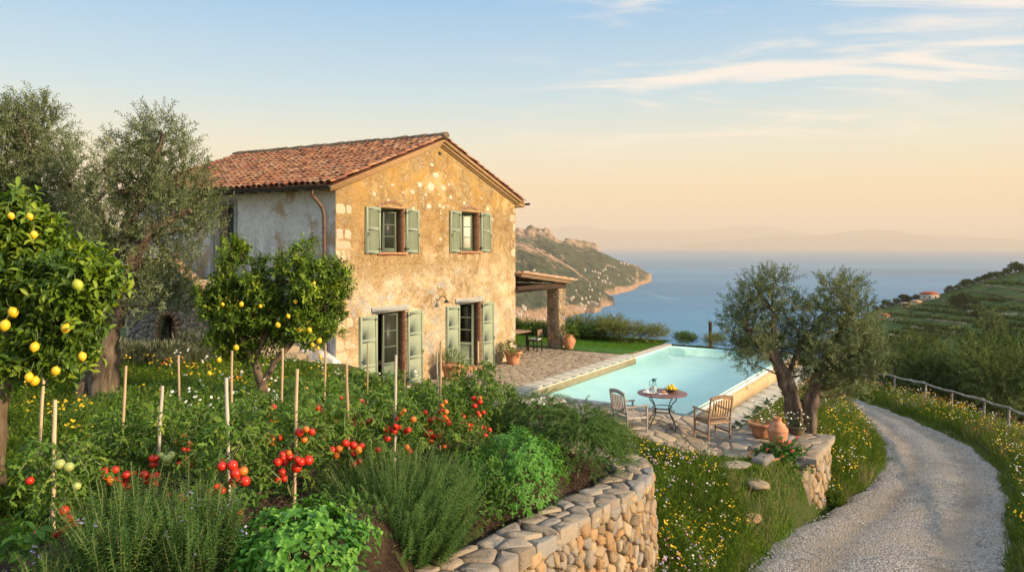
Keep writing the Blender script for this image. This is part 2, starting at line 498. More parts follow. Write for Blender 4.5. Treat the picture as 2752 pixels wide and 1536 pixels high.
M['stone'] = simple('rubble_stone', [(.12, .095, .07), (.27, .20, .125), (.36, .27, .17), (.24, .22, .20), (.43, .34, .22), (.40, .24, .11), (.20, .16, .115)], 7, .9, 1.0, .02, .15, attr=.72)
M['stone_grey'] = simple('grey_rubble_stone', [(.13, .12, .11), (.22, .20, .18), (.30, .27, .23)], 6, .9, .9, .012, .15, attr=.6)
M['mortar'] = simple('mortar', [(.20, .16, .11), (.30, .25, .18)], 20, .95, .8, .01, .1)
M['mortar_lt'] = simple('cap_mortar', [(.22, .18, .13), (.34, .29, .22)], 9, .95, .9, .01, .1)
M['cap'] = simple('cap_stone', [(.20, .165, .12), (.31, .255, .19), (.26, .25, .235), (.37, .305, .225), (.24, .21, .18), (.37, .27, .17)], 7, .9, 1.0, .02, .15, attr=.7)
M['flag'] = simple('flagstone', [(.19, .155, .11), (.28, .23, .165), (.36, .295, .21), (.26, .235, .20), (.40, .34, .26)], 5, .85, .8, .012, .2, attr=.68)
M['flag2'] = simple('terrace_flagstone', [(.24, .185, .125), (.31, .245, .17), (.37, .30, .21), (.33, .25, .18)], 4, .88, .8, .012, .15, attr=.5)
M['flag_mortar'] = simple('paving_joint', [(.17, .135, .095), (.27, .215, .155)], 8, .95, .8, .01, .1)
M['coping'] = simple('grey_coping_stone', [(.27, .27, .24), (.38, .375, .33)], 4, .75, .4, .004, .25)
M['terracotta'] = simple('terracotta', [(.40, .16, .08), (.52, .24, .13), (.60, .33, .20)], 7, .8, .4, .004, .2)
M['old_terracotta'] = simple('aged_terracotta', [(.30, .15, .08), (.48, .23, .12), (.55, .32, .19)], 9, .8, .6, .005, .2)
M['brick'] = simple('brick', [(.17, .09, .055), (.26, .145, .09), (.33, .22, .15)], 12, .85, .6, .005, .2, attr=.4)
M['teak'] = simple('weathered_teak', [(.16, .105, .065), (.27, .18, .115), (.37, .27, .18)], 8, .75, .4, .003, .2, stretch=(3, 3, 3))
M['teak_grey'] = simple('grey_teak', [(.20, .175, .16), (.31, .28, .26), (.40, .36, .33)], 8, .75, .4, .003, .2)
M['dark_wood'] = simple('dark_beam_wood', [(.035, .022, .015), (.085, .055, .035)], 6, .8, .6, .006, .2, stretch=(.3, 3, 3))
M['old_wood'] = simple('old_beam_wood', [(.14, .095, .06), (.28, .20, .13)], 6, .8, .6, .006, .2, stretch=(.3, 3, 3))
M['rail_wood'] = simple('grey_rail_wood', [(.13, .115, .10), (.24, .215, .19), (.32, .295, .265)], 6, .85, .8, .008, .2)
M['iron'] = simple('black_iron', [(.012, .013, .014), (.03, .03, .03)], 20, .5, .2, .001, .4, metal=.3)
M['zinc'] = simple('dark_gutter_metal', [(.025, .024, .026), (.05, .045, .045)], 6, .45, .1, .001, .5, metal=.5)
M['pipe'] = simple('brown_downpipe', [(.10, .055, .04), (.17, .095, .07)], 6, .5, .2, .002, .4)
M['green_paint'] = simple('sage_green_paint', [(.25, .295, .195), (.30, .345, .24)], 5, .6, .25, .002, .35)
M['green_dark'] = simple('grey_green_frame_paint', [(.13, .165, .115), (.17, .21, .145)], 5, .6, .25, .002, .35)
M['interior'] = simple('interior_painted_shade', [(.025, .02, .018), (.04, .034, .03)], 2, .9, .1, .002, .1)  # near-black tone puts the shade of the rooms into the plaster colour
M['curtain'] = simple('curtain_cloth', [(.55, .55, .46), (.66, .66, .56)], 4, .9, .2, .004, .1, stretch=(6, 6, .3))
M['soil'] = None
M['table_top'] = simple('rusty_red_tabletop', [(.13, .055, .045), (.20, .085, .065)], 6, .45, .15, .001, .45)
M['white_cer'] = flat('white_ceramic', (.78, .77, .74), .25, 0, .5, .03)
M['mauve'] = simple('mauve_frame', [(.16, .11, .12), (.22, .155, .165)], 6, .6, .2, .002, .3)
M['cushion'] = simple('pale_cushion', [(.52, .49, .47), (.62, .59, .57)], 12, .9, .3, .004, .1)
M['lemon'] = simple('lemon_peel', [(.72, .42, .015), (.85, .56, .03)], 3, .38, .25, .002, .45)
M['lemon_green'] = simple('green_lemon_peel', [(.30, .38, .03), (.42, .48, .06)], 3, .4, .25, .002, .45)
def tomato_mat(name, a, b):
    return simple(name, [a, b], 5, .30, .0, .001, .45)
M['tom_r'] = tomato_mat('red_tomato_skin', (.48, .018, .010), (.62, .035, .015))
M['tom_o'] = tomato_mat('orange_tomato_skin', (.62, .12, .015), (.70, .22, .03))
M['tom_g'] = tomato_mat('green_tomato_skin', (.28, .34, .08), (.42, .46, .16))
t = NT('window_glass')
M['glass'] = t.done(t.pbr((.035, .04, .032), .4, None, .2))
t = NT('jug_glass')
gl = t.n('ShaderNodeBsdfGlossy'); gl.inputs[1].default_value = .05
tr = t.n('ShaderNodeBsdfTransparent'); tr.inputs[0].default_value = (.80, .90, .92, 1)
mx = t.n('ShaderNodeMixShader'); mx.inputs[0].default_value = .22
t.l(tr.outputs[0], mx.inputs[1]); t.l(gl.outputs[0], mx.inputs[2])
M['jug'] = t.done(mx.outputs[0])
# bed soil
t = NT('garden_soil'); co = t.coord('Object')
c = t.ramp(t.noise(co, 2.2, 8, .65), [(.3, (.03, .02, .014)), (.5, (.06, .04, .026)), (.7, (.105, .072, .048))])
h = t.math('ADD', t.noise(co, 9, 8, .7), t.math('MULTIPLY', t.vor(co, 22), -.6))
M['soil'] = t.done(t.pbr(c, .95, t.bump(h, 1.0, .09), .1))
# meadow ground under the grass
t = NT('meadow_ground'); co = t.coord('Object')
c = t.ramp(t.noise(co, .7, 8, .65), [(.32, (.035, .055, .016)), (.46, (.06, .085, .022)), (.58, (.10, .10, .04)), (.72, (.17, .13, .08))])
M['ground'] = t.done(t.pbr(c, .95, t.bump(t.noise(co, 14, 8, .75), 1.0, .06), .1))
# gravel road
t = NT('road_gravel'); co = t.coord('Object')
cell = t.vor(co, 30, 'F1', 'Color'); bw = t.n('ShaderNodeRGBToBW'); t.l(cell, bw.inputs[0])
c1 = t.ramp(bw.outputs[0], [(.15, (.15, .135, .12)), (.45, (.26, .24, .22)), (.75, (.36, .335, .305)), (1, (.48, .455, .42))])
dust = t.ramp(t.noise(co, .55, 6, .6), [(.38, (.22, .185, .145)), (.6, (.35, .285, .215))])
wf = t.math('MULTIPLY', t.attr(), t.rng_(t.noise(co, 1.3, 5, .6), .35, .6, .55, 1.0))
c = t.mix(t.math('MAXIMUM', wf, t.rng_(t.noise(co, .9, 4, .6), .46, .66, .05, .5)), c1, dust)
h = t.math('ADD', t.math('MULTIPLY', t.vor(co, 30), -1.0), t.math('MULTIPLY', t.noise(co, 6, 6, .7), .8))
M['road'] = t.done(t.pbr(c, .95, t.bump(h, .9, .022), .12))
# ochre gable plaster
t = NT('ochre_plaster'); co = t.coord('Object'); sx = t.n('ShaderNodeSeparateXYZ'); t.l(co, sx.inputs[0]); Z = sx.outputs[2]
nA = t.noise(co, .75, 8, .65, .4); nB = t.noise(co, 2.6, 8, .7, .6); nC = t.noise(co, 9, 8, .7, .8); nD = t.noise(co, 1.3, 6, .6, 1.2)
ochre = t.ramp(nB, [(.25, (.34, .19, .055)), (.45, (.50, .30, .09)), (.65, (.55, .36, .13)), (.8, (.60, .45, .22))])
cream = t.ramp(nB, [(.28, (.46, .29, .13)), (.44, (.62, .45, .26)), (.60, (.70, .57, .39)), (.78, (.72, .64, .52))])
low = t.rng_(t.math('ADD', Z, t.math('MULTIPLY', t.math('SUBTRACT', nA, .5), 5.0)), 5.0, 2.9)
c = t.mix(low, ochre, cream)
vd = t.noise(co, 3.0, 3, .5)
cov = t.n('ShaderNodeVectorMath', operation='ADD'); t.l(co, cov.inputs[0])
nv = t.n('ShaderNodeTexNoise'); nv.inputs['Scale'].default_value = 3.0; t.l(co, nv.inputs[0])
sc_ = t.n('ShaderNodeVectorMath', operation='SCALE'); t.l(nv.outputs[1], sc_.inputs[0]); sc_.inputs[3].default_value = .40; t.l(sc_.outputs[0], cov.inputs[1])
ve = t.vor(cov.outputs[0], 8.5, 'DISTANCE_TO_EDGE', 'Distance'); vc = t.vor(cov.outputs[0], 8.5, 'F1', 'Color')
vb = t.n('ShaderNodeRGBToBW'); t.l(vc, vb.inputs[0])
stonec = t.ramp(vb.outputs[0], [(.1, (.42, .27, .12)), (.45, (.58, .42, .22)), (.7, (.68, .55, .36)), (.95, (.50, .44, .36))])
rub = t.mix(t.rng_(ve, .0, .10), (.42, .285, .135), stonec)
mask = t.math('MULTIPLY', t.rng_(nA, .38, .56), t.rng_(nC, .34, .58, .15, .95))
c = t.mix(t.math('MULTIPLY', mask, t.rng_(low, 0, 1, 1, .5)), c, rub)
mid = t.math('MULTIPLY', t.rng_(Z, 2.9, 3.9), t.rng_(Z, 6.4, 5.6))
c = t.mix(t.math('MULTIPLY', t.math('MULTIPLY', mid, t.rng_(nB, .38, .60)), .55), c, (.38, .24, .11))
c = t.mix(t.math('MULTIPLY', t.rng_(nD, .50, .62), t.rng_(nC, .40, .60, .15, .75)), c, (.30, .175, .075))
c = t.mix(t.math('MULTIPLY', t.rng_(t.noise(co, 1.1, 7, .7, .9), .56, .62), t.rng_(Z, 4.2, 2.6)), c, (.50, .47, .42))
c = t.mix(t.math('MULTIPLY', t.rng_(t.noise(co, 1.9, 7, .7, .5), .60, .68), low), c, (.66, .62, .56))
nE = t.noise(co, 24, 6, .75, .5)
c = t.mix(t.rng_(t.noise(co, .95, 9, .72, .8), .54, .60, 0, .85), c, t.mix(low, (.60, .44, .22), (.72, .60, .43)))
c = t.mix(t.rng_(nE, .58, .67, 0, .5), c, (.20, .11, .05))
c = t.mix(t.rng_(nE, .42, .34, 0, .28), c, (.74, .62, .44))
stk = t.noise(t.coord('Object', (3.2, 1, .28)), 1.3, 5, .6)
c = t.mix(t.rng_(stk, .60, .74, 0, .22), c, (.28, .18, .09))
spots = t.rng_(t.vor(co, 2.2, 'F1', 'Distance'), .055, .03)
c = t.mix(t.math('MULTIPLY', spots, .8), c, (.14, .07, .03))
hgt = t.math('ADD', t.math('MULTIPLY', mask, t.math('MULTIPLY', t.rng_(ve, 0, .14), .55)), t.math('ADD', nC, t.math('MULTIPLY', nB, 1.0)))
c = t.mix(1.0, c, (.86, .86, .84), 'MULTIPLY')
M['ochre'] = t.done(t.pbr(c, .92, t.bump(hgt, .9, .05), .1))
# grey lime plaster, side wall
t = NT('grey_plaster'); co = t.coord('Object'); sx = t.n('ShaderNodeSeparateXYZ'); t.l(co, sx.inputs[0]); Z = sx.outputs[2]
nA = t.noise(co, .8, 8, .65, .3); nB = t.noise(co, 3.2, 8, .7, .5); nC = t.noise(co, 13, 8, .75, .4)
str_ = t.noise(t.coord('Object', (1, 2.2, .35)), 1.6, 6, .6)
c = t.ramp(nB, [(.3, (.60, .60, .56)), (.55, (.76, .76, .72)), (.75, (.82, .82, .78))])
c = t.mix(t.math('MULTIPLY', t.rng_(str_, .40, .62), t.rng_(Z, 4.9, 3.4)), c, (.26, .27, .30))
c = t.mix(t.rng_(nC, .54, .66, 0, .8), c, (.17, .165, .165))
c = t.mix(t.math('MULTIPLY', t.rng_(nA, .50, .60), .9), c, (.46, .33, .20))
c = t.mix(t.math('MULTIPLY', t.rng_(t.vor(co, 1.9), .06, .03), .9), c, (.06, .05, .05))
M['grey_plaster'] = t.done(t.pbr(c, .92, t.bump(t.math('ADD', nC, nB), .9, .035), .1))
# roof tile
M['tile'] = simple('roof_tile', [(.15, .08, .05), (.28, .12, .07), (.38, .15, .075), (.33, .19, .12), (.43, .21, .10), (.38, .28, .19)], 9, .85, .6, .006, .2, attr=.75)
M['ridge'] = simple('lichen_ridge_tile', [(.10, .075, .05), (.20, .14, .09), (.27, .20, .13)], 9, .9, .7, .01, .15, attr=.5)
M['pale_tile'] = simple('faded_tile', [(.30, .19, .11), (.42, .27, .17), (.52, .37, .25)], 9, .85, .6, .006, .2, attr=.6)
M['cornice'] = simple('ochre_cornice', [(.28, .17, .08), (.42, .27, .13), (.34, .20, .11)], 7, .9, .6, .008, .15)
M['quoin'] = simple('quoin_stone', [(.36, .27, .17), (.44, .35, .24), (.50, .41, .28), (.40, .36, .30)], 6, .9, .9, .012, .15, attr=.55)
M['white_stone'] = simple('pale_field_stone', [(.44, .36, .24), (.56, .48, .36), (.50, .46, .38)], 8, .9, .6, .01, .15, attr=.5)
# pool
t = NT('pool_plaster'); co = t.coord('Object')
M['pool'] = t.done(t.pbr(t.ramp(t.noise(co, 1.5, 4), [(.3, (.50, .84, .84)), (.7, (.60, .90, .89))]), .6, None, .2))
t = NT('pool_rim_plaster'); co = t.coord('Object')
M['pool_rim'] = t.done(t.pbr(t.ramp(t.noise(co, 3, 5), [(.3, (.62, .60, .55)), (.7, (.72, .70, .66))]), .5, None, .3))
t = NT('pool_tan_render'); co = t.coord('Object')
M['tan'] = t.done(t.pbr(t.ramp(t.noise(co, 2.5, 7, .65), [(.3, (.42, .29, .15)), (.7, (.58, .43, .25))]), .9, t.bump(t.noise(co, 20, 6), .4, .01), .1))
t = NT('pool_water'); co = t.coord('Object')
nb = t.bump(t.noise(co, 2.6, 5, .55, .4), .16, .05)
lw = t.n('ShaderNodeFresnel'); lw.inputs[0].default_value = 1.33; t.l(nb, lw.inputs[1])
gl = t.n('ShaderNodeBsdfGlossy'); gl.inputs[1].default_value = .015; t.l(nb, gl.inputs[2])
tr = t.n('ShaderNodeBsdfTransparent'); tr.inputs[0].default_value = (.92, .995, .99, 1)
mx = t.n('ShaderNodeMixShader'); t.l(t.math('MULTIPLY', lw.outputs[0], .5), mx.inputs[0]); t.l(tr.outputs[0], mx.inputs[1]); t.l(gl.outputs[0], mx.inputs[2])
M['water'] = t.done(mx.outputs[0])
# sea
t = NT('sea_water'); co = t.coord('Object')
co2 = t.coord('Object', (.35, 1, 1), (0, 0, R(12)))
c = t.ramp(t.noise(co2, .0012, 8, .6, .6), [(.35, (.025, .135, .25)), (.55, (.045, .19, .32)), (.7, (.075, .25, .38))])
wk = t.noise(t.coord('Object', (1, .12, 1), (0, 0, R(35))), .006, 6, .6, 2.0)
c = t.mix(t.rng_(wk, .60, .70, 0, .40), c, (.30, .42, .50))
b = t.bump(t.noise(co2, .05, 8, .65), .7, 6.0)
M['sea'] = t.done(t.pbr(c, .5, b, .12))
# headland
t = NT('headland_rock'); co = t.coord('Object'); g = t.n('ShaderNodeNewGeometry')
sx = t.n('ShaderNodeSeparateXYZ'); t.l(g.outputs['Normal'], sx.inputs[0])
pz = t.n('ShaderNodeSeparateXYZ'); t.l(g.outputs['Position'], pz.inputs[0])
nz = t.noise(co, .010, 9, .62, .5); nf = t.noise(co, .045, 8, .7)
green = t.ramp(nf, [(.36, (.022, .04, .022)), (.5, (.06, .085, .04)), (.62, (.16, .15, .075))])
rock = t.ramp(nf, [(.3, (.30, .17, .10)), (.5, (.52, .33, .20)), (.7, (.68, .48, .32))])
steep = t.rng_(t.math('ADD', sx.outputs[2], t.math('MULTIPLY', t.math('SUBTRACT', nf, .5), 1.1)), .66, .48)
shore = t.rng_(t.math('ADD', pz.outputs[2], t.math('MULTIPLY', nz, -40)), -158, -176)
crest = t.math('MULTIPLY', t.rng_(t.attr(), .80, .93), t.rng_(nf, .40, .54))
f = t.math('MAXIMUM', t.math('MAXIMUM', crest, steep), t.math('MAXIMUM', shore, t.math('MULTIPLY', t.rng_(nz, .57, .68), t.rng_(nf, .42, .55))))
M['headland'] = t.done(t.pbr(t.mix(f, green, rock), .95, t.bump(nf, 1.0, 30), .05))
t = NT('far_mountain'); M['mountain'] = t.done(t.pbr((.06, .07, .08), 1.0, None, 0))
# terraced hill
t = NT('terraced_hill'); co = t.coord('Object'); at = t.attr()
nf = t.noise(t.coord('Object', (1, 2.6, 1)), .035, 8, .7); nf2 = t.noise(t.coord('Object', (1, 1, 1)), .5, 6, .7)
green = t.ramp(nf, [(.36, (.03, .065, .018)), (.48, (.065, .12, .028)), (.56, (.11, .16, .045)), (.68, (.20, .185, .09))])
c = t.mix(t.rng_(at, .25, .6), green, (.36, .30, .19))
rows = t.noise(t.coord('Object', (.05, .9, .9)), 1.0, 4, .5)
c = t.mix(t.rng_(rows, .46, .54, 0, .65), c, (.02, .038, .012))
c = t.mix(t.rng_(nf2, .5, .7, 0, .4), c, (.02, .035, .012))
M['hill'] = t.done(t.pbr(c, .95, t.bump(nf2, 1.0, 1.0), .05))
M['path'] = simple('pale_track', [(.34, .29, .20), (.48, .42, .31)], .4, .95, .3, .2, .1)
M['house_white'] = simple('pale_render', [(.42, .36, .28), (.56, .49, .40)], .5, .9, .1, .05, .1)
M['house_cream'] = simple('cream_render', [(.46, .36, .20), (.56, .45, .28)], .5, .9, .1, .05, .1)
M['red_roof'] = simple('far_red_roof', [(.36, .09, .05), (.44, .12, .07)], .8, .9, .1, .05, .1)

# ================================================================ terrain
HC = np.array([-4.67, 20.3]); HU = np.array([.523, .852])
HRZ = math.atan2(.852, .523)
def loc_(x, y):                       # house frame: a along the gable wall, l along the side wall (depth)
    rx, ry = np.asarray(x, float) - HC[0], np.asarray(y, float) - HC[1]
    return rx * .523 + ry * .852, -rx * .852 + ry * .523
def wld(a, l, z=0.0):
    return np.array([HC[0] + a * .523 - l * .852, HC[1] + a * .852 + l * .523, z])
def zroad(y): return -1.2 - .08 * np.clip(np.asarray(y, float) - 13, 0, 60)
_ly = [0, 5, 9, 10.5, 12.63, 14.94, 17.07, 20.36, 23.8, 28.8, 31.4, 36, 60]
def xl(y): return np.interp(y, _ly, [1.2, 1.5, 2.35, 2.85, 3.88, 5.52, 7.6, 9.9, 11.6, 13.3, 13.9, 14.4, 15])
def xr(y): return np.interp(y, _ly, [4.6, 5.3, 6.5, 7.0, 8.13, 9.6, 11.0, 12.85, 14.15, 15.1, 15.5, 15.9, 16.5])
def xf(y): return np.interp(y, [8, 12, 17, 22, 25.5, 30, 36, 45], [9.2, 10.8, 12.9, 14.7, 15.6, 16.4, 17.0, 17.6]) + .35
WALL_OUT = np.array([(-.75, 2.6), (-.68, 5.2), (-.17, 6.66), (.26, 7.37), (.83, 8.42), (1.32, 9.17), (1.69, 9.87), (1.92, 10.5), (1.97, 11.05), (1.84, 11.5),
                     (1.45, 11.8), (.9, 11.9), (.3, 11.85), (-.4, 11.95), (-1.0, 12.2)])
WALL_TOP = np.array([1.95, 1.8, 1.38, 1.34, 1.24, 1.18, 1.12, 1.08, 1.05, 1.05, 1.10, 1.2, 1.32, 1.42, 1.45])
def xw(y): return np.interp(y, WALL_OUT[:9, 1], WALL_OUT[:9, 0])
def hmeadow(y): return np.interp(y, [0, 6, 9, 12.5, 16, 22, 40], [2.35, 2.02, 1.62, 1.55, 1.38, 1.2, 1.1])
def Hlow(x, y):
    a, l = loc_(x, y); b = -l
    zr = zroad(y)
    dl = xl(y) - x
    bank = zr + .95 * SS(0, 1.6, dl) + np.clip(.06 * (dl - 1.6), 0, .4)
    bank = bank - .26 * np.exp(-((x - 7.1) ** 2 + (y - 16.9) ** 2) / 1.6)
    dr = x - xr(y)
    bank = np.where(dr > 0, zr + .22 * SS(0, 1, dr), bank)
    bank = np.maximum(bank - .36 * np.clip(y - 44, 0, 1e4), -39)
    df = x - xf(y)
    bank = np.where(df > 0, np.maximum(zr + .22 - .34 * df - .36 * np.clip(y - 44, 0, 1e4), -39 + 0 * df), bank)
    terr = -.32 * SS(7.6, 8.7, b) * SS(3.2, 2.2, -a + 6) * 0 - .30 * SS(7.8, 9.5, b)
    k = SS(9.0, 9.9, b) * SS(3.6, 4.6, a) + (1 - SS(3.6, 4.6, a)) * SS(11.25, 11.6, b)
    # below the paved patio edge the ground follows the bank
    yb = np.interp(x, [-3, 0, 2.45, 4.9, 6.3, 7.4], [15.7, 15.9, 16.1, 15.4, 16.2, 17.2])
    k = np.maximum(k, (1 - SS(-1.6 + 1.0 * SS(4.8, 6.0, x), 0.3 - .15 * SS(4.8, 6.0, x), y - yb)) * (a < 6))
    k = np.where(y < 11, 1.0, k)
    k = np.maximum(k, SS(17.2, 19.5, a))
    z = terr * (1 - k) + np.minimum(bank, .0 + 0 * bank) * k
    f = a - 16.9
    fall = np.where(f > 0, .62 * f, 0) * (1 - SS(4.5, 8.2, b))
    return z - fall
def H(x, y):
    x = np.asarray(x, float); y = np.asarray(y, float)
    a, l = loc_(x, y)
    hm = hmeadow(y)
    ye = 12.2 - (np.clip(x, -5, 1) + 1) * .75
    w1 = 1 - SS(ye, ye + 2.6, y)
    w1 = w1 * (1 - SS(-.3, 1.6, x))
    w2 = SS(-.35, -1.25, a) * SS(-6, -1.5, l)
    w = np.maximum(w1, w2)
    z = hm * w + Hlow(x, y) * (1 - w)
    inbed = (y <= 11.6) & (x < xw(y) - .22)
    zb = hmeadow(y)
    wt = np.interp(y, WALL_OUT[:9, 1], WALL_TOP[:9]) - .10
    e = np.where(y > 6.4, SS(1.5, .65, xw(y) - x), SS(.75, .4, xw(y) - x))
    zb = zb * (1 - e) + np.minimum(wt, zb) * e
    e2 = SS(10.2, 11.3, y) * SS(-1.6, .2, x)
    zb = zb * (1 - e2) + np.minimum(np.interp(x, [-1, -.4, .3, .9, 1.5], [1.42, 1.32, 1.2, 1.08, 1.0]), zb) * e2
    z = np.where(y <= 11.6, np.where(inbed, zb, Hlow(x, y)), z)
    z = np.where(y > 48, z - .5 * (y - 48) * SS(5, -5, x), z)
    t = SS(.47, .34, x / np.maximum(y, 1)) * SS(45, 90, y)
    z = z * (1 - t) - 165 * t * SS(60, 300, y) - 30 * t * (1 - SS(60, 300, y))
    return np.maximum(z, -166)

def ground_sheet():
    def ax(lo, hi, st, far_lo, far_hi):
        core = np.arange(lo, hi + st, st)
        g = [hi + st]; s = st
        while g[-1] < far_hi: s *= 1.22; g.append(g[-1] + s)
        h = [lo]; s = st
        while h[-1] > far_lo: s *= 1.22; h.append(h[-1] - s)
        return np.concatenate([np.array(h[1:])[::-1], core, np.array(g)])
    xs = ax(-12, 20, .22, -260, 620); ys = ax(1.5, 37, .22, -6, 700)
    X, Y = np.meshgrid(xs, ys)
    Z = H(X, Y) + .035 * np.sin(X * 3.1 + np.sin(Y * 2.3)) * np.sin(Y * 2.7)
    a, l = loc_(X, Y)
    pave = ((a > -2.8) & (a < 17.6) & (l < 12) & (l > -9.3) & (Z > -.6) & (Z < .35)) | ((a < 5) & (a > -4) & (l < -3) & (l > -12.2) & (Z < .2) & (Z > -.6))
    Z = np.where(pave, Z - .10, Z)
    pool = (a > 3.2) & (a < 16.3) & (l < -2.9) & (l > -9.1)
    Z = np.where(pool, -1.9, Z)
    onroad = (X > xl(Y) + .12) & (X < xr(Y) - .12) & (Y < 40)
    Z = np.where(onroad, np.minimum(Z, zroad(Y)) - .16, Z)
    mb = MB(); nx, ny = len(xs), len(ys)
    i = np.arange(nx * ny).reshape(ny, nx)
    Fq = np.stack([i[:-1, :-1], i[:-1, 1:], i[1:, 1:], i[1:, :-1]], -1).reshape(-1, 4)
    mb.add(np.stack([X, Y, Z], -1).reshape(-1, 3), Fq, 0.5)
    setp(mb.build('ground', M['ground'], smooth=True), kind='structure')
ground_sheet()

def sheet(name, mat, xs_f, ys, dz, n=12, kind='structure'):
    """strip between two edges given for each y"""
    mb = MB(); V = []
    for y in ys:
        x0, x1 = xs_f(y)
        X = np.linspace(x0, x1, n)
        V.append(np.stack([X, np.full(n, y), H(X, np.full(n, y)) + dz], 1))
    V = np.concatenate(V); m = len(ys)
    i = np.arange(n * m).reshape(m, n)
    mb.add(V, np.stack([i[:-1, :-1], i[:-1, 1:], i[1:, 1:], i[1:, :-1]], -1).reshape(-1, 4), .5)
    return setp(mb.build(name, mat, smooth=True), kind=kind)
def soil_rng(y):
    x1 = min(float(xw(y)) - (.24 if y > 6.4 else .12), 1.6) if y < 11 else .8
    return (-3.6 - .25 * (y - 6), x1)
ysb = np.arange(2.5, 11.5, .15)
o = sheet('garden_bed_soil', M['soil'], soil_rng, ysb, .05, 30)
def clods():
    n = 5200; y = 4.2 + 7 * rng.random(n); x1 = np.minimum(xw(y) - .5, 1.4); x0 = -3.4 - .25 * (y - 6); x = x0 + (x1 - x0) * rng.random(n)
    P = np.stack([x, y, H(x, y) + .05], 1); ang = rng.random(n) * 6.28; A = np.stack([np.cos(ang), np.sin(ang), 0 * ang], 1); sz = rng.uniform(.008, .034, n) * (1 + (rng.random(n) < .06))
    T8 = T((-1, 0, 0), (1, 0, .1), (0, -1, 0), (0, 1, .1), (.1, 0, .8), (0, 0, -.6)); mb = MB()
    inst(mb, P, A, np.tile([0, 0, 1.0], (n, 1)), sz, sz * rng.uniform(.6, 1.1, n), (T8, [[0, 2, 4], [2, 1, 4], [1, 3, 4], [3, 0, 4]]))
    setp(mb.build('soil_clods', M['clod']), 'crumbled brown soil clods on the surface of the vegetable bed', 'soil', kind='stuff')
    n = 2600; y = 4.2 + 7 * rng.random(n); x1 = np.minimum(xw(y) - .5, 1.4); x0 = -3.4 - .25 * (y - 6); x = x0 + (x1 - x0) * rng.random(n); ang = rng.random(n) * 6.28
    mb = MB(); inst(mb, np.stack([x, y, H(x, y) + .058], 1), np.stack([np.cos(ang), np.sin(ang), rng.uniform(0, .3, n)], 1), np.tile([0, 0, 1.0], (n, 1)), rng.uniform(.03, .10, n), .007, LEAF_N)
    setp(mb.build('dead_straw', M['dry']), 'dry straw and fallen leaves on the vegetable bed soil', 'straw', kind='stuff')
M['clod'] = simple('soil_clod', [(.035, .023, .016), (.075, .05, .033), (.13, .09, .06)], 8, .95, .4, .004, .1, attr=.6)
clods()
# road: crowned strip with wheel tracks
def road():
    mb = MB(); n = 24; ys = np.arange(1.5, 40, .2); V = []; at = []
    for y in ys:
        wob = .12 * math.sin(y * 2.1) + .08 * math.sin(y * 5.3)
        x0, x1 = float(xl(y)) - .05 + wob, float(xr(y)) + .05 - wob * .7
        u = np.linspace(0, 1, n)
        z = zroad(y) + .04 - .05 * np.exp(-((u - .27) / .09) ** 2) - .05 * np.exp(-((u - .75) / .09) ** 2) + .02 * np.exp(-((u - .5) / .1) ** 2) - .06 * (np.abs(u - .5) > .47)
        V.append(np.stack([x0 + (x1 - x0) * u, np.full(n, y), z + 0 * u], 1)); at.append(np.exp(-((u - .27) / .085) ** 2) + np.exp(-((u - .75) / .085) ** 2))
    V = np.concatenate(V); i = np.arange(n * len(ys)).reshape(len(ys), n)
    mb.add(V, np.stack([i[:-1, :-1], i[:-1, 1:], i[1:, 1:], i[1:, :-1]], -1).reshape(-1, 4), np.concatenate(at))
    setp(mb.build('road', M['road'], smooth=True), kind='structure')
road()
def pebbles():
    n = 9000
    y = 9.5 + 18 * rng.random(n) ** 1.6
    u = rng.random(n); u = np.where(rng.random(n) < .45, np.where(u < .5, u * .24, 1 - (1 - u) * .24), u)
    x = xl(y) + (xr(y) - xl(y)) * u
    z = zroad(y) + .035
    s = rng.uniform(.008, .026, n) * np.where(rng.random(n) < .04, 1.8, 1)
    T8 = T((-1, 0, 0), (1, 0, 0), (0, -1, 0), (0, 1, 0), (0, 0, .8), (0, 0, -.6))
    Fp = [[0, 2, 4], [2, 1, 4], [1, 3, 4], [3, 0, 4]]
    ang = rng.random(n) * 6.28
    A = np.stack([np.cos(ang), np.sin(ang), 0 * ang], 1)
    mb = MB()
    inst(mb, np.stack([x, y, z], 1), A, np.tile([0, 0, 1.0], (n, 1)), s, s * rng.uniform(.6, 1.1, n), (T8, Fp))
    setp(mb.build('loose_gravel', M['pebble'], smooth=False), 'loose grey pebbles scattered over the curving gravel road', 'gravel', kind='stuff')
M['pebble'] = simple('pebble', [(.13, .12, .11), (.25, .235, .215), (.38, .36, .33)], 8, .9, .4, .004, .15, attr=.8)
pebbles()

# ---------------------------------------------------------------- stones from a cell pattern
def cells(pts, x0, x1, y0, y1):
    pts = np.asarray(pts); out = []
    for i, p in enumerate(pts):
        d = np.sum((pts - p) ** 2, 1); order = np.argsort(d)[1:22]
        poly = [(x0, y0), (x1, y0), (x1, y1), (x0, y1)]
        for j in order:
            q = pts[j]; mx_, my_ = (p + q) / 2; nx_, ny_ = q - p
            new = []; k = len(poly)
            for a_ in range(k):
                A_, B_ = poly[a_], poly[(a_ + 1) % k]
                da = (A_[0] - mx_) * nx_ + (A_[1] - my_) * ny_; db = (B_[0] - mx_) * nx_ + (B_[1] - my_) * ny_
                if da <= 0: new.append(A_)
                if (da < 0 < db) or (db < 0 < da):
                    s_ = da / (da - db); new.append((A_[0] + (B_[0] - A_[0]) * s_, A_[1] + (B_[1] - A_[1]) * s_))
            poly = new
            if len(poly) < 3: break
        out.append(poly if len(poly) >= 3 else None)
    return out
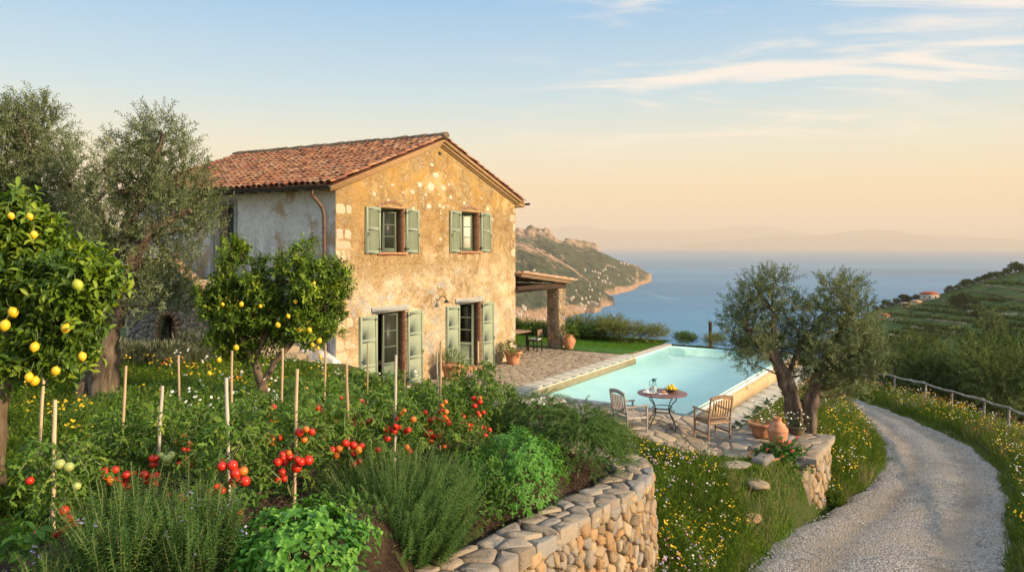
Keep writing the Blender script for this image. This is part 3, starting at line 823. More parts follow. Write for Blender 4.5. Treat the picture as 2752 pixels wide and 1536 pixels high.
def jgrid(x0, x1, y0, y1, sx, sy, j=.42, vary=True):
    pts = []; y = y0 + sy * .5; row = 0
    while y < y1 + sy * .2:
        x = x0 + sx * (.5 if row % 2 else .1)
        while x < x1 + sx * .3:
            pts.append((x + random.uniform(-j, j) * sx, y + random.uniform(-j, j) * sy))
            x += sx * (random.choice([.7, 1, 1, 1.45]) if vary else 1)
        y += sy; row += 1
    return pts
def stones(mb, polys, mapf, h=.03, gap=.012, back=.04, hv=.5, mask=None, dome=.10, inset=.18, rv=None, cut=.17):
    for poly in polys:
        if poly is None: continue
        P = np.array(poly); c = P.mean(0)
        if mask is not None and not mask(c[0], c[1]): continue
        rad = np.linalg.norm(P - c, axis=1)
        if rad.max() < gap * 2: continue
        P = c + (P - c) * np.clip(1 - gap / np.maximum(rad * .75, 1e-3), .3, 1)[:, None]
        Q = []
        for i in range(len(P)):
            A_, B_ = P[i], P[(i + 1) % len(P)]
            if np.linalg.norm(B_ - A_) < 1e-4: continue
            Q.append(A_ * (1 - cut) + B_ * cut); Q.append(A_ * cut + B_ * (1 - cut))
        Q = np.array(Q); n = len(Q)
        if n < 5: continue
        Q = Q + rng.normal(0, .03, Q.shape) * rad.mean()
        hh = h * (1 + hv * (random.random() - .5))
        tx, ty = random.uniform(-1, 1) * h * .25, random.uniform(-1, 1) * h * .25
        tilt = lambda q: ((q - c) @ np.array([tx, ty])) / max(rad.mean(), .01)
        R1 = c + (Q - c) * (1 - inset); R2 = c + (Q - c) * .5
        V = [mapf(q[0], q[1], -back) for q in Q] + [mapf(q[0], q[1], hh * .55 + t_) for q, t_ in zip(Q, tilt(Q))] \
            + [mapf(q[0], q[1], hh + t_ + random.uniform(-.1, .1) * h) for q, t_ in zip(R1, tilt(R1))] \
            + [mapf(q[0], q[1], hh * (1 + dome) + t_ + random.uniform(-.12, .12) * h) for q, t_ in zip(R2, tilt(R2))] + [mapf(c[0], c[1], hh * (1 + dome))]
        Fc = []
        for k in range(3):
            for i in range(n):
                j = (i + 1) % n
                Fc.append([k * n + i, k * n + j, (k + 1) * n + j, (k + 1) * n + i])
        for i in range(n): Fc.append([3 * n + i, 3 * n + (i + 1) % n, 4 * n])
        mb.add(V, Fc, random.random() if rv is None else rv())

def pathmap(P, smooth=3):
    """arc-length path with outward normal on its right"""
    P = np.asarray(P, float)
    for _ in range(smooth):
        Q = [P[0]]
        for i in range(len(P) - 1):
            Q += [P[i] * .75 + P[i + 1] * .25, P[i] * .25 + P[i + 1] * .75]
        Q.append(P[-1]); P = np.array(Q)
    seg = np.linalg.norm(np.diff(P[:, :2], axis=0), axis=1); s = np.concatenate([[0], np.cumsum(seg)])
    def f(t):
        t = min(max(t, 0), s[-1] - 1e-6)
        k = min(np.searchsorted(s, t, side='right') - 1, len(seg) - 1)
        u = (t - s[k]) / seg[k]
        p = P[k] * (1 - u) + P[k + 1] * u
        d = (P[min(k + 2, len(P) - 1)] - P[max(k - 1, 0)])[:2]; d = d / np.linalg.norm(d)
        return p, np.array([d[1], -d[0]])
    return f, s[-1]

# ---------------------------------------------------------------- curved garden wall in front
def garden_wall():
    root = thing('garden_wall', 'curved rubble stone retaining wall with broad mortared top around the vegetable bed', 'wall', (0, 0, 0))
    f, Ls = pathmap(np.column_stack([WALL_OUT, WALL_TOP]))
    TH = .56
    def face(s, t, h):
        p, n = f(s); bt = p[2] - .06; z = bt - t
        return np.array([p[0] + n[0] * (h - .02 + .04 * t), p[1] + n[1] * (h - .02 + .04 * t), z])
    mb = MB()
    pts = jgrid(0, Ls, 0, 2.0, .185, .128, .46)
    stones(mb, cells(pts, -.2, Ls + .2, 0, 2.3), lambda s, t, h: face(s, t, h), h=.055, gap=.009, back=.06, inset=.13, dome=.06, hv=1.1, cut=.10)
    mb.build('face_stones', M['stone'], root, smooth=False)
    # top: big flattish cap stones set in mortar, rim stones proud of the face
    mb = MB()
    pts = jgrid(0, Ls, 0, TH, .34, .185, .44)
    def top(s, t, h):
        p, n = f(s)
        wob = .03 * math.sin(s * 5.1) * (t > TH * .6)
        return np.array([p[0] - n[0] * (t - .05 + wob), p[1] - n[1] * (t - .05 + wob), p[2] - .05 + h])
    stones(mb, cells(pts, -.2, Ls + .2, 0, TH), top, h=.056, gap=.012, back=.10, inset=.06, dome=.02, hv=.5, cut=.12)
    mb.build('cap_stones', M['cap'], root, smooth=False)
    # core
    mb = MB(); S = np.linspace(0, Ls, 120); V = []
    for s in S:
        p, n = f(s)
        prof = [(-.02, -2.3), (-.0, -.07), (-.0, -.035), (-.30, -.012), (-TH + .06, -.035), (-TH + .05, -.9)]
        for o_, z_ in prof:
            wz = .012 * math.sin(s * 9 + o_ * 20)
            V.append([p[0] + n[0] * o_, p[1] + n[1] * o_, p[2] + z_ + wz - (.012 if -.1 < z_ else 0)])
    k = 6; i = np.arange(len(S) * k).reshape(-1, k)
    mb.add(V, np.stack([i[:-1, :-1], i[1:, :-1], i[1:, 1:], i[:-1, 1:]], -1).reshape(-1, 4), .4)
    mb.build('mortar_core', M['mortar_lt'], root, smooth=True)
garden_wall()

# ---------------------------------------------------------------- paving (house frame)
def pave_z(a, l):
    return -.30 * float(SS(7.8, 9.5, -l))
def in_pave(a, l):
    x, y, _ = wld(a, l)
    yb = np.interp(x, [-3, 0, 2.45, 4.9, 6.3, 7.4], [15.9, 16.3, 16.75, 16.0, 16.85, 17.6]) + .18 * math.sin(x * 3) + .1 * math.sin(x * 7.3)
    if y < yb: return False
    if -3.05 <= l <= -.04: return -1.9 < a < 13.4 + .2 * math.sin(l * 4)
    if l > -.04: return 9.3 < a < 13.3 and l < 5
    if l > -8.35: return -2.3 < a < 3.35
    return -2.3 < a < 3.95 and l > -11.25
mb = MB()
pts = jgrid(-2.4, 13.8, -11.6, 5.2, .40, .36, .42)
pv = cells(pts, -2.6, 14, -11.8, 5.4)
stones(mb, pv, lambda a, l, h: wld(a, l, pave_z(a, l) + h - .022), h=.024, gap=.014, back=.03, inset=.10, dome=.03, hv=.6, mask=lambda a, l: in_pave(a, l) and l < -3.05)
setp(mb.build('patio_paving', M['flag'], smooth=True), kind='structure')
mb = MB()
pv = cells(jgrid(-2.4, 13.8, -3.1, 5.2, .34, .26, .45), -2.6, 14, -3.06, 5.4)
stones(mb, pv, lambda a, l, h: wld(a, l, pave_z(a, l) + h - .022), h=.018, gap=.007, back=.03, inset=.08, dome=.02, hv=.5, mask=in_pave)
setp(mb.build('terrace_paving', M['flag2'], smooth=True), kind='structure')
mb = MB(); st = .25
A_ = np.arange(-2.5, 14, st); L_ = np.arange(-11.6, 5.3, st)
V, Fc, idx = [], [], {}
def vid(a, l):
    k = (round(a, 3), round(l, 3))
    if k not in idx:
        idx[k] = len(V); V.append(wld(a, l, pave_z(a, l) - .014))
    return idx[k]
for a in A_:
    for l in L_:
        if in_pave(a + st / 2, l + st / 2):
            Fc.append([vid(a, l), vid(a + st, l), vid(a + st, l + st), vid(a, l + st)][::-1])
mb.add(V, Fc, .5)
setp(mb.build('paving_bed', M['flag_mortar']), kind='structure')

# patio retaining wall at its right-hand end
def patio_wall():
    root = thing('patio_wall', 'low pale rubble wall holding up the right end of the stone patio', 'wall', (HC[0], HC[1], 0), HRZ)
    # local x = a, local y = l ; outer face at l=-11.55 from a=2.6 to 4.15 ; flat stone top
    mb = MB()
    path = [(1.75, -11.1), (2.1, -11.56), (4.05, -11.62), (4.2, -11.4), (4.15, -9.6)]
    f, Ls = pathmap(np.array([(x, y, -.27) for x, y in path]), 1)
    def face(s, t, h):
        p, n = f(s)
        return np.array([p[0] + n[0] * h, p[1] + n[1] * h, p[2] - .05 - t])
    stones(mb, cells(jgrid(0, Ls, 0, 1.4, .27, .22), -.1, Ls + .1, 0, 1.5), face, h=.05, gap=.016, back=.05, inset=.25, dome=.2)
    mb.build('face_stones', M['stone'], root, smooth=True)
    mb = MB()
    stones(mb, cells(jgrid(1.95, 4.22, -11.66, -9.6, .5, .36), 1.9, 4.27, -11.7, -9.6), lambda a, l, h: np.array([a, l, -.30 + h]), h=.055, gap=.012, back=.06, inset=.06, dome=.03, cut=.08)
    mb.build('cap_stones', M['cap'], root, smooth=True)
    mb = MB(); mb.bx(2.0, 4.13, -11.53, -9.7, -1.8, -.285)
    mb.build('mortar_core', M['mortar'], root)
patio_wall()

# boulders and stepping stones in the grass by the patio
def boulder(name, px, py, D, s, label, cat, mat='cap', group=None):
    p = PX(px, py, D)
    mb = MB(); n, m = 14, 8
    th = np.linspace(.02, math.pi - .02, m); ph = np.linspace(0, 2 * math.pi, n, endpoint=False)
    V = []
    sd = random.random() * 10
    for a in th:
        for b in ph:
            d = np.array([math.sin(a) * math.cos(b), math.sin(a) * math.sin(b), -math.cos(a)])
            d = np.sign(d) * np.abs(d) ** .55
            k = 1 + .13 * math.sin(d[0] * 5 + sd) + .10 * math.sin(d[1] * 6 + sd * 2) + .05 * random.random()
            V.append(d * k * np.array(s))
    i = np.arange(n); j = (i + 1) % n
    Fq = np.concatenate([np.stack([k * n + i, k * n + j, (k + 1) * n + j, (k + 1) * n + i], 1) for k in range(m - 1)])
    mb.add(V, Fq)
    z = float(H(p[0], p[1]))
    o = mb.build(name, M[mat], None, True, (p[0], p[1], z + s[2] * .1))
    o.rotation_euler = (0, 0, random.random() * 3)
    setp(o, label, cat, group)
boulder('boulder', 2052, 1262, 15.9, (.30, .17, .10), 'dark rounded boulder at the patio edge beside the red flowers', 'rock', 'stone_grey')
boulder('stepping_stone', 1978, 1252, 15.6, (.34, .22, .04), 'long grey stepping stone in the grass nearest the patio edge', 'stepping stone', 'cap')
boulder('stepping_stone', 1938, 1268, 15.0, (.14, .11, .05), 'small round stone left of the long stepping stone', 'stepping stone', 'cap')
boulder('stepping_stone', 2035, 1283, 15.0, (.28, .22, .05), 'tan flat stone between the long stepping stone and the wall', 'stepping stone', 'stone')
boulder('stepping_stone', 1998, 1310, 14.2, (.36, .26, .045), 'broad tan stepping stone lowest towards the wildflowers', 'stepping stone', 'stone')

# ================================================================ house
house = thing('farmhouse', 'two storey stone farmhouse with ochre gable, green shutters and red tiled roof', 'house', (HC[0], HC[1], 0), HRZ)
W, DPT, ZE, ZR = 9.17, 9.4, 5.9, 7.55
WT = .42
def wall_panel(mb, u0, u1, z0, z1, ops, mapf, th, step=.5):
    """solid wall of thickness th with openings (u0,u1,z0,z1); mapf(u, w, z), w = depth behind the face"""
    us = sorted(set([u0, u1] + [v for o in ops for v in o[:2]])); zs = sorted(set([z0, z1] + [v for o in ops for v in o[2:]]))
    def refine(v):
        out = [v[0]]
        for a, b in zip(v[:-1], v[1:]):
            k = max(1, int(round((b - a) / step)))
            out += [a + (b - a) * (i + 1) / k for i in range(k)]
        return out
    us, zs = refine(us), refine(zs)
    V, Fc = [], []
    def inside(u, z):
        return any(o[0] < u < o[1] and o[2] < z < o[3] for o in ops)
    def q(*p):
        b = len(V); V.extend([mapf(*x) for x in p]); Fc.append([b, b + 1, b + 2, b + 3])
    for i in range(len(us) - 1):
        for k in range(len(zs) - 1):
            if inside((us[i] + us[i + 1]) / 2, (zs[k] + zs[k + 1]) / 2): continue
            q((us[i], 0, zs[k]), (us[i + 1], 0, zs[k]), (us[i + 1], 0, zs[k + 1]), (us[i], 0, zs[k + 1]))
            q((us[i + 1], th, zs[k]), (us[i], th, zs[k]), (us[i], th, zs[k + 1]), (us[i + 1], th, zs[k + 1]))
    for o in ops:
        q((o[0], 0, o[2]), (o[0], 0, o[3]), (o[0], th, o[3]), (o[0], th, o[2]))
        q((o[1], 0, o[3]), (o[1], 0, o[2]), (o[1], th, o[2]), (o[1], th, o[3]))
        q((o[0], 0, o[3]), (o[1], 0, o[3]), (o[1], th, o[3]), (o[0], th, o[3]))
        q((o[1], 0, o[2]), (o[0], 0, o[2]), (o[0], th, o[2]), (o[1], th, o[2]))
    mb.add(V, Fc, .5)
FRONT = [(1.60, 2.88, 0.0, 2.22), (5.60, 6.88, 0.0, 2.22), (1.73, 2.80, 3.95, 5.22), (5.68, 6.78, 3.95, 5.25)]
mb = MB()
wall_panel(mb, 0, W, -.4, ZE - .35, FRONT, lambda u, w, z: (u, w, z), WT)
# gable triangle
ga = ZE - .35
zg = lambda u: ZE - .02 + (ZR - ZE) * (1 - abs(u - W / 2) / (W / 2)) - .10
V, Fc = [], []
us = np.linspace(0, W, 25)
for u0, u1 in zip(us[:-1], us[1:]):
    for w in (0, WT):
        b = len(V); V += [(u0, w, ga), (u1, w, ga), (u1, w, zg(u1)), (u0, w, zg(u0))]; Fc.append([b, b + 1, b + 2, b + 3] if w == 0 else [b + 3, b + 2, b + 1, b])
mb.add(V, Fc, .5)
mb.build('gable_wall', M['ochre'], house)
SIDE = [(4.05, 4.95, 3.2, 5.35)]
mb = MB()
wall_panel(mb, WT + .003, DPT, -.4, ZE - .12, SIDE, lambda u, w, z: (w, u, z), WT)
mb.build('side_wall', M['grey_plaster'], house)
mb = MB()
mb.bx(W - WT, W, WT + .003, DPT, -.4, ZE - .12)
mb.bx(WT + .003, W - WT - .003, DPT - WT, DPT, -.4, ZE - .12)
mb.add([(0, DPT - .003, ZE - .12), (W, DPT - .003, ZE - .12), (W / 2, DPT - .003, zg(W / 2))], [[0, 2, 1]], .5)
mb.build('back_wall', M['ochre'], house)
# thin end face of the gable wall on the side street (x=0 side)
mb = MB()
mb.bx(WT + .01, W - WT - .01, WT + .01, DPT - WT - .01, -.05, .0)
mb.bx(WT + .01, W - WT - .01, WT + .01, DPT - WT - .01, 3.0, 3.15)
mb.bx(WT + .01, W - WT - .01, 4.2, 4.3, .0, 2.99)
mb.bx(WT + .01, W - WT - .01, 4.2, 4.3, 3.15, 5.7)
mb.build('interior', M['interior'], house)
# corner end of the gable wall, seen from the side
mb = MB()
V = [(-.004, -.004, -.4), (-.004, WT, -.4), (-.004, WT, ga + .2), (-.004, -.004, ga + .2)]
mb.add(V, [[0, 3, 2, 1]], .5)
mb.build('corner_face', M['grey_plaster'], house)

# quoins and field stones showing through the plaster
mb = MB()
z = .1
k = 0
while z < 5.35:
    hq = random.uniform(.22, .36); wq = (.50 if k % 2 else .30) * random.uniform(.8, 1.2)
    if random.random() < .8:
        poly = [(0.01, z), (wq, z + random.uniform(-.02, .02)), (wq + random.uniform(-.05, .05), z + hq * .5), (wq - .03, z + hq - .03), (0.01, z + hq - .03)]
        mb = MB(); stones(mb, [poly], lambda u, v, h: np.array([u, -h, v]), h=.006, gap=.006, back=.05, inset=.04, dome=.2); mb.build('quoin_stone', M['quoin'], house, smooth=True)
    hq2 = hq
    wq2 = (.22 if k % 2 else .40) * random.uniform(.7, 1.2)
    if random.random() < .75:
        poly = [(W - wq2, z), (W - .01, z), (W - .01, z + hq - .04), (W - wq2 + .03, z + hq - .03), (W - wq2 - random.uniform(-.03, .05), z + hq * .5)]
        mb = MB(); stones(mb, [poly], lambda u, v, h: np.array([u, -h, v]), h=.012, gap=.02, back=.05, inset=.06, dome=.3); mb.build('quoin_stone', M['quoin'], house, smooth=True)
    if k % 2 == 0 and random.random() < .8:
        w3 = random.uniform(.18, .3)
        poly = [(wq + .03, z + .02), (wq + w3, z), (wq + w3 + .04, z + hq * .6), (wq + w3 - .04, z + hq - .05), (wq + .04, z + hq - .04)]
        mb = MB(); stones(mb, [poly], lambda u, v, h: np.array([u, -h, v]), h=.009, gap=.015, back=.05, inset=.08, dome=.2); mb.build('quoin_stone', M['quoin'], house, smooth=True)
    z += hq; k += 1
fs = [(4.35, 6.35, .17), (4.1, 5.95, .20), (4.75, 5.98, .19), (3.55, 6.0, .15), (3.2, 5.75, .13), (4.15, 6.65, .11), (3.3, 6.85, .10), (4.0, 5.35, .14), (4.55, 5.4, .11), (4.75, 5.35, .10),
      (5.0, 5.4, .08), (3.25, 5.25, .10), (5.15, 5.7, .10), (3.85, 5.7, .08), (5.05, 6.1, .08), (5.9, 5.55, .10), (6.9, 5.75, .08), (7.3, 5.4, .12), (2.3, 5.9, .10), (1.5, 5.6, .10),
      (2.1, 5.45, .07), (2.75, 5.7, .06), (4.5, 5.75, .07), (4.6, 4.35, .10), (7.6, 5.05, .08), (5.3, 5.35, .06), (4.6, 5.15, .06), (3.9, 7.0, .07), (4.85, 6.35, .06)]
for (u, v, s) in fs:
    n = random.randint(5, 7); ph = random.random() * 6
    poly = [(u + s * random.uniform(.75, 1.1) * math.cos(ph + i * 6.283 / n), v + s * random.uniform(.5, .9) * math.sin(ph + i * 6.283 / n)) for i in range(n)]
    mb = MB(); stones(mb, [poly], lambda a, b, h: np.array([a, -h, b]), h=.012, gap=.004, back=.04, inset=.15, dome=.4)
    mb.build('exposed_stone', M['white_stone'], house, smooth=True)
# small dark vent high in the gable and brick relieving arches over the upper windows
mb = MB()
mb.bbox(4.48, 4.66, -.006, .1, 6.98, 7.12, .02)
mb.build('vent_hole', M['dark_wood'], house)
for cx_ in (2.25, 6.25):
    mb = MB()
    for i in range(13):
        u = (i - 6) / 6.5
        mb.box((cx_ + u * .48, .033, 5.42 - .10 * u * u), (.06, .075, .10), Matrix.Rotation(u * .25, 3, 'Y'), random.random())
    mb.build('brick_arch', M['brick'], house)

# lintels, thresholds, sills, brick reveals
for k, o_ in enumerate(FRONT):
    u0, u1, z0, z1 = o_
    if z0 < 1:
        mb = MB(); mb.bbox(u0 - .22, u1 + .18, -.025, .16, z1 + .003, z1 + .19, .02)
        mb.build('lintel', M['coping'], house)
        mb = MB(); mb.bbox(u0 - .05, u1 + .05, -.28, WT, -.03, .045, .015)
        mb.build('threshold', M['terracotta'], house)
    else:
        mb = MB(); mb.bbox(u0 - .10, u1 + .10, -.09, .12, z0 - .065, z0 - .003, .012)
        mb.build('sill', M['terracotta'], house)
        mb = MB(); mb.bbox(u0 - .07, u1 + .07, -.012, .10, z1 + .003, z1 + .07, .01)
        mb.build('lintel', M['cornice'], house)
    mb = MB(); z = z0 + .02; r_ = 0
    while z < z1 - .03:
        mb.bx(u1 - .014, u1 + .05, .003, .26, z, min(z + .055, z1 - .005), random.random())
        mb.bx(u1 - .006, u1 + .004 + .05 * (r_ % 2), -.010, .02, z, min(z + .055, z1 - .005), random.random())
        z += .068; r_ += 1
    mb.build('brick_reveal', M['brick'], house)

def shutter(parent, x, w, z0, z1, louvre, hinge_left, ang=0.0):
    """a leaf lying against the wall; built at its hinge"""
    h = z1 - z0; th = .045; mb = MB(); sg = 1 if hinge_left else -1
    e = bpy.data.objects.new('shutter', None)
    X = lambda v: v * sg
    fw = .085
    def bb(a, b, y0, y1, c, d, bev=.006): mb.bbox(min(X(a), X(b)), max(X(a), X(b)), y0, y1, c, d, bev)
    bb(0, fw, -th, 0, 0, h); bb(w - fw, w, -th, 0, 0, h)
    rails = [(0, .10), (h - .09, h)]
    if louvre: rails.insert(1, (h * .50, h * .50 + .09))
    else: rails = [(0, .16), (h * .33, h * .33 + .10), (h * .655, h * .655 + .10), (h - .11, h)]
    for a, b in rails: bb(fw, w - fw, -th + .002, -.002, a, b)
    for (a0, b0), (a1, b1) in zip(rails[:-1], rails[1:]):
        if louvre:
            z = b0 + .012
            while z < a1 - .01:
                c = (X(w / 2), -th / 2, z + .012)
                mb.box(c, (w - 2 * fw + .004, .038, .007), Matrix.Rotation(R(42), 3, 'X'))
                z += .030
        else:
            bb(fw - .004, w - fw + .004, -th + .022, -th + .034, b0 - .004, a1 + .004, .002)
    o = mb.build('shutter', M['green_paint'], parent)
    o.location = (x, -.020, z0); o.rotation_euler = (0, 0, ang)
    for zz in (.12, h - .14):
        mb = MB()
        mb.bx(X(-.05), X(.12), -th - .006, -th - .001, zz, zz + .03)
        mb.tube([(X(-.005), -.03, zz - .03), (X(-.005), -.03, zz + .06)], .011, 6)
        mb.build('hinge', M['iron'], o)
    mb = MB()
    zl = h * .42
    mb.tube([(X(w - .045), -th, zl), (X(w - .045), -th - .035, zl + .005), (X(w - .06), -th - .04, zl - .07)], .009, 6)
    mb.sphere((X(w - .045), -th - .035, zl + .02), .018, 8, 5)
    mb.build('latch', M['iron'], o)
    return o
def casement(parent, x, y, w, z0, z1, hinge_left, ang, rows, bottom_panel=0.0, curtain=False):
    h = z1 - z0; sg = 1 if hinge_left else -1; mb = MB(); X = lambda v: v * sg; fr = .055
    def bb(a, b, c, d, y0=-.025, y1=.025): mb.bbox(min(X(a), X(b)), max(X(a), X(b)), y0, y1, c, d, .005)
    bb(0, fr, 0, h); bb(w - fr, w, 0, h); bb(fr, w - fr, 0, .07); bb(fr, w - fr, h - .06, h)
    zb = bottom_panel * h
    if zb:
        bb(fr, w - fr, zb - .05, zb + .03); bb(fr - .004, w - fr + .004, .066, zb - .045, -.012, .008)
    z_0 = max(.07, zb + .03)
    for k in range(1, rows):
        zz = z_0 + (h - .06 - z_0) * k / rows
        bb(fr, w - fr, zz - .014, zz + .014, -.02, .02)
    o = mb.build('casement', M['green_dark'], parent)
    o.location = (x, y, z0); o.rotation_euler = (0, 0, ang)
    mb = MB(); mb.bx(min(X(fr - .003), X(w - fr + .003)), max(X(fr - .003), X(w - fr + .003)), -.004, .004, z_0 - .02, h - .05)
    mb.build('pane', M['glass'] if not curtain else M['curtain'], o)
    return o
def frame(u0, u1, z0, z1, y=.27):
    mb = MB(); f_ = .05
    mb.bbox(u0 + .002, u0 + f_, y - .03, y + .04, z0 + .002, z1 - .002, .005); mb.bbox(u1 - f_, u1 - .017, y - .03, y + .04, z0 + .002, z1 - .002, .005)
    mb.bbox(u0 + f_, u1 - f_, y - .03, y + .04, z1 - f_, z1 - .002, .005); mb.bbox(u0 + f_, u1 - f_, y - .03, y + .04, z0 + .002, z0 + .045, .005)
    return mb.build('window_frame', M['green_dark'], house)
# doors
for (u0, u1, z0, z1), leftw in ((FRONT[0], .70), (FRONT[1], .70)):
    shutter(house, u0 - .008, .71, .04, 2.20, False, False)
    shutter(house, u1 + .055, .72, .04, 2.20, False, True)
fr1 = frame(*FRONT[0]); fr2 = frame(*FRONT[1]); fr3 = frame(*FRONT[2]); fr4 = frame(*FRONT[3])
casement(house, 2.82, .27, .60, .05, 2.16, False, R(-5), 3, .30)
casement(house, 1.66, .27, .58, .05, 2.16, True, R(88), 3, .30)
casement(house, 6.82, .27, .60, .05, 2.16, False, R(-74), 3, .36)
casement(house, 5.66, .27, .58, .05, 2.16, True, R(86), 3, .36)
# upper windows
for (u0, u1, z0, z1) in FRONT[2:]:
    shutter(house, u0 - .008, .60, z0 - .03, z1 + .02, True, False)
    shutter(house, u1 + .055, .62, z0 - .03, z1 + .02, True, True)
casement(house, 2.74, .27, .50, 4.0, 5.16, False, R(-8), 3)
casement(house, 1.79, .27, .48, 4.0, 5.16, True, R(88), 3)
casement(house, 6.72, .27, .48, 4.0, 5.19, False, R(-6), 3, 0, True)
casement(house, 5.74, .27, .48, 4.0, 5.19, True, R(10), 3, 0, True)
mb = MB()
for x0 in np.linspace(1.7, 2.3, 1):
    pass
# side door of the upper floor
mb = MB()
y0, y1, z0, z1 = SIDE[0]
mb.bbox(-.03, .12, y0 - .13, y0 - .003, z0, z1 + .14, .01); mb.bbox(-.03, .12, y1 + .003, y1 + .13, z0, z1 + .14, .01); mb.bbox(-.03, .12, y0 - .003, y1 + .003, z1 + .003, z1 + .14, .01)
mb.build('door_surround', M['coping'], house)
mb = MB(); mb.bbox(.20, .25, y0 + .02, y1 - .02, z0 + .02, z1 - .02, .01)
d = mb.build('side_door', M['glass'], house)
mb = MB(); mb.bbox(.17, .20, y0 + .5, y1 - .02, z0 + .02, z1 - .05, .01); mb.bbox(.165, .20, y0 + .02, y0 + .5, z0 + .02, z0 + 1.0, .01)
mb.build('door_leaf', M['old_wood'], house)

# roof ------------------------------------------------------------
def roof_slope(mb, side):
    """rows of curved clay tiles; side -1 = street slope (low x), +1 = far slope"""
    ov, vg0, vg1 = .40, -.20, DPT + .12
    rise = ZR - ZE; half = W / 2
    sl = math.hypot(half, rise); ux, uz = half / sl, rise / sl           # down-slope run
    tot = sl + ov
    colw, rowl = .235, .335
    nc = int((vg1 - vg0) / colw); nr = int(tot / rowl) + 1
    def pt(d, y, h):   # d = distance down from the ridge
        xx = W / 2 + side * ux * d + side * uz * h
        return (xx, y, ZR - uz * d + ux * h)
    # under-board
    V = [pt(0, vg0 + .02, -.02), pt(tot - .04, vg0 + .02, -.02), pt(tot - .04, vg1 - .02, -.02), pt(0, vg1 - .02, -.02),
         pt(0, vg0 + .02, -.09), pt(tot - .04, vg0 + .02, -.09), pt(tot - .04, vg1 - .02, -.09), pt(0, vg1 - .02, -.09)]
    mb.add(V, [[0, 1, 2, 3], [4, 5, 6, 7], [0, 1, 5, 4], [1, 2, 6, 5], [2, 3, 7, 6], [3, 0, 4, 7]], .05)
    n = 6
    for c in range(nc + 1):
        yc = vg0 + .09 + c * colw
        for r in range(nr):
            d0 = r * rowl - .06 + random.uniform(-.03, .03); d1 = d0 + rowl + .10
            if d0 < 0: d0 = 0
            if d1 > tot + .03: d1 = tot + random.uniform(0, .05)
            if d1 - d0 < .12: continue
            rv = random.random()
            jy = random.uniform(-.018, .018); lift = random.uniform(0, .018); tw = random.uniform(-.012, .012)
            V = []
            for dd, rad, hb in ((d0, .078, .004 + lift), (d1, .100, .030 + lift)):
                for i in range(n + 1):
                    a = math.pi * i / n
                    V.append(pt(dd, yc + jy + (tw if dd == d1 else -tw) + math.cos(a) * rad, hb + math.sin(a) * rad * .78))
            for i in range(n + 1):
                a = math.pi * i / n
                V.append(pt(d1, yc + jy + tw + math.cos(a) * .080, .030 + lift + math.sin(a) * .055))
            Fc = [[i, i + 1, n + 2 + i, n + 1 + i] for i in range(n)] + [[n + 1 + i, n + 2 + i, 2 * n + 3 + i, 2 * n + 2 + i] for i in range(n)]
            mb.add(V, Fc, rv)
            # pan tile between
            if c < nc:
                yp = yc + colw / 2; V = []; rv2 = random.random() * .7
                for dd, hb in ((d0, .004), (d1, .018)):
                    for i in range(4):
                        a = math.pi * i / 3
                        V.append(pt(dd, yp - math.cos(a) * .075, .045 - math.sin(a) * .04 + hb - .02))
                mb.add(V, [[i, i + 1, 5 + i, 4 + i] for i in range(3)], rv2)
mb = MB(); roof_slope(mb, -1); roof_slope(mb, 1)
roof = mb.build('roof', M['tile'], house)
mb = MB(); y = -.26
while y < DPT + .1:
    L = .40; k = 8; V = []; lift = random.uniform(-.01, .02); rad0, rad1 = .125, .155
    for yy, rad in ((y, rad1), (y + L + .05, rad0)):
        for i in range(k + 1):
            a = math.pi * i / k
            V.append((W / 2 + math.cos(a) * rad, yy, ZR + .02 + lift + math.sin(a) * rad * .9))
    for i in range(k + 1):
        a = math.pi * i / k
        V.append((W / 2 + math.cos(a) * (rad1 - .03), y, ZR + .02 + lift + math.sin(a) * (rad1 - .03) * .85))
    mb.add(V, [[i, i + 1, k + 2 + i, k + 1 + i] for i in range(k)] + [[i, i + 1, 2 * k + 3 + i, 2 * k + 2 + i] for i in range(k)], random.random())
    y += L
mb.bbox(W / 2 - .12, W / 2 + .12, -.25, -.20, ZR - .06, ZR + .13, .03)
mb.build('ridge_tiles', M['ridge'], roof, smooth=False)
# raking cornice on the gable
mb = MB(); sl = math.hypot(W / 2, ZR - ZE); an = math.atan2(ZR - ZE, W / 2)
for sd in (-1, 1):
    for (y0, y1, dz, hh, ex) in ((-.19, .0, -.11, .06, .38), (-.11, .0, -.19, .075, .30), (-.05, .0, -.25, .055, .0)):
        ln = sl + ex; c = (W / 2 + sd * math.cos(an) * ln / 2, (y0 + y1) / 2 - .002, ZR + dz - math.sin(an) * ln / 2)
        mb.box(c, (ln, y1 - y0, hh), Matrix.Rotation(sd * an, 3, 'Y'))
mb.build('gable_cornice', M['cornice'], house)
mb = MB()
mb.bbox(W - .02, W + .40, -.16, .45, ZE - .36, ZE - .22, .02)
mb.bbox(-.38, .0, .0, .30, ZE - .30, ZE - .21, .02)
mb.build('eave_corbel', M['cornice'], house)
mb = MB()
for y in np.arange(.35, DPT, .55):
    mb.bx(-.42, -.003, y - .04, y + .04, ZE - .26, ZE - .17)
mb.bx(-.44, -.003, -.0, DPT, ZE - .165, ZE - .145)
mb.build('rafter_ends', M['dark_wood'], house)
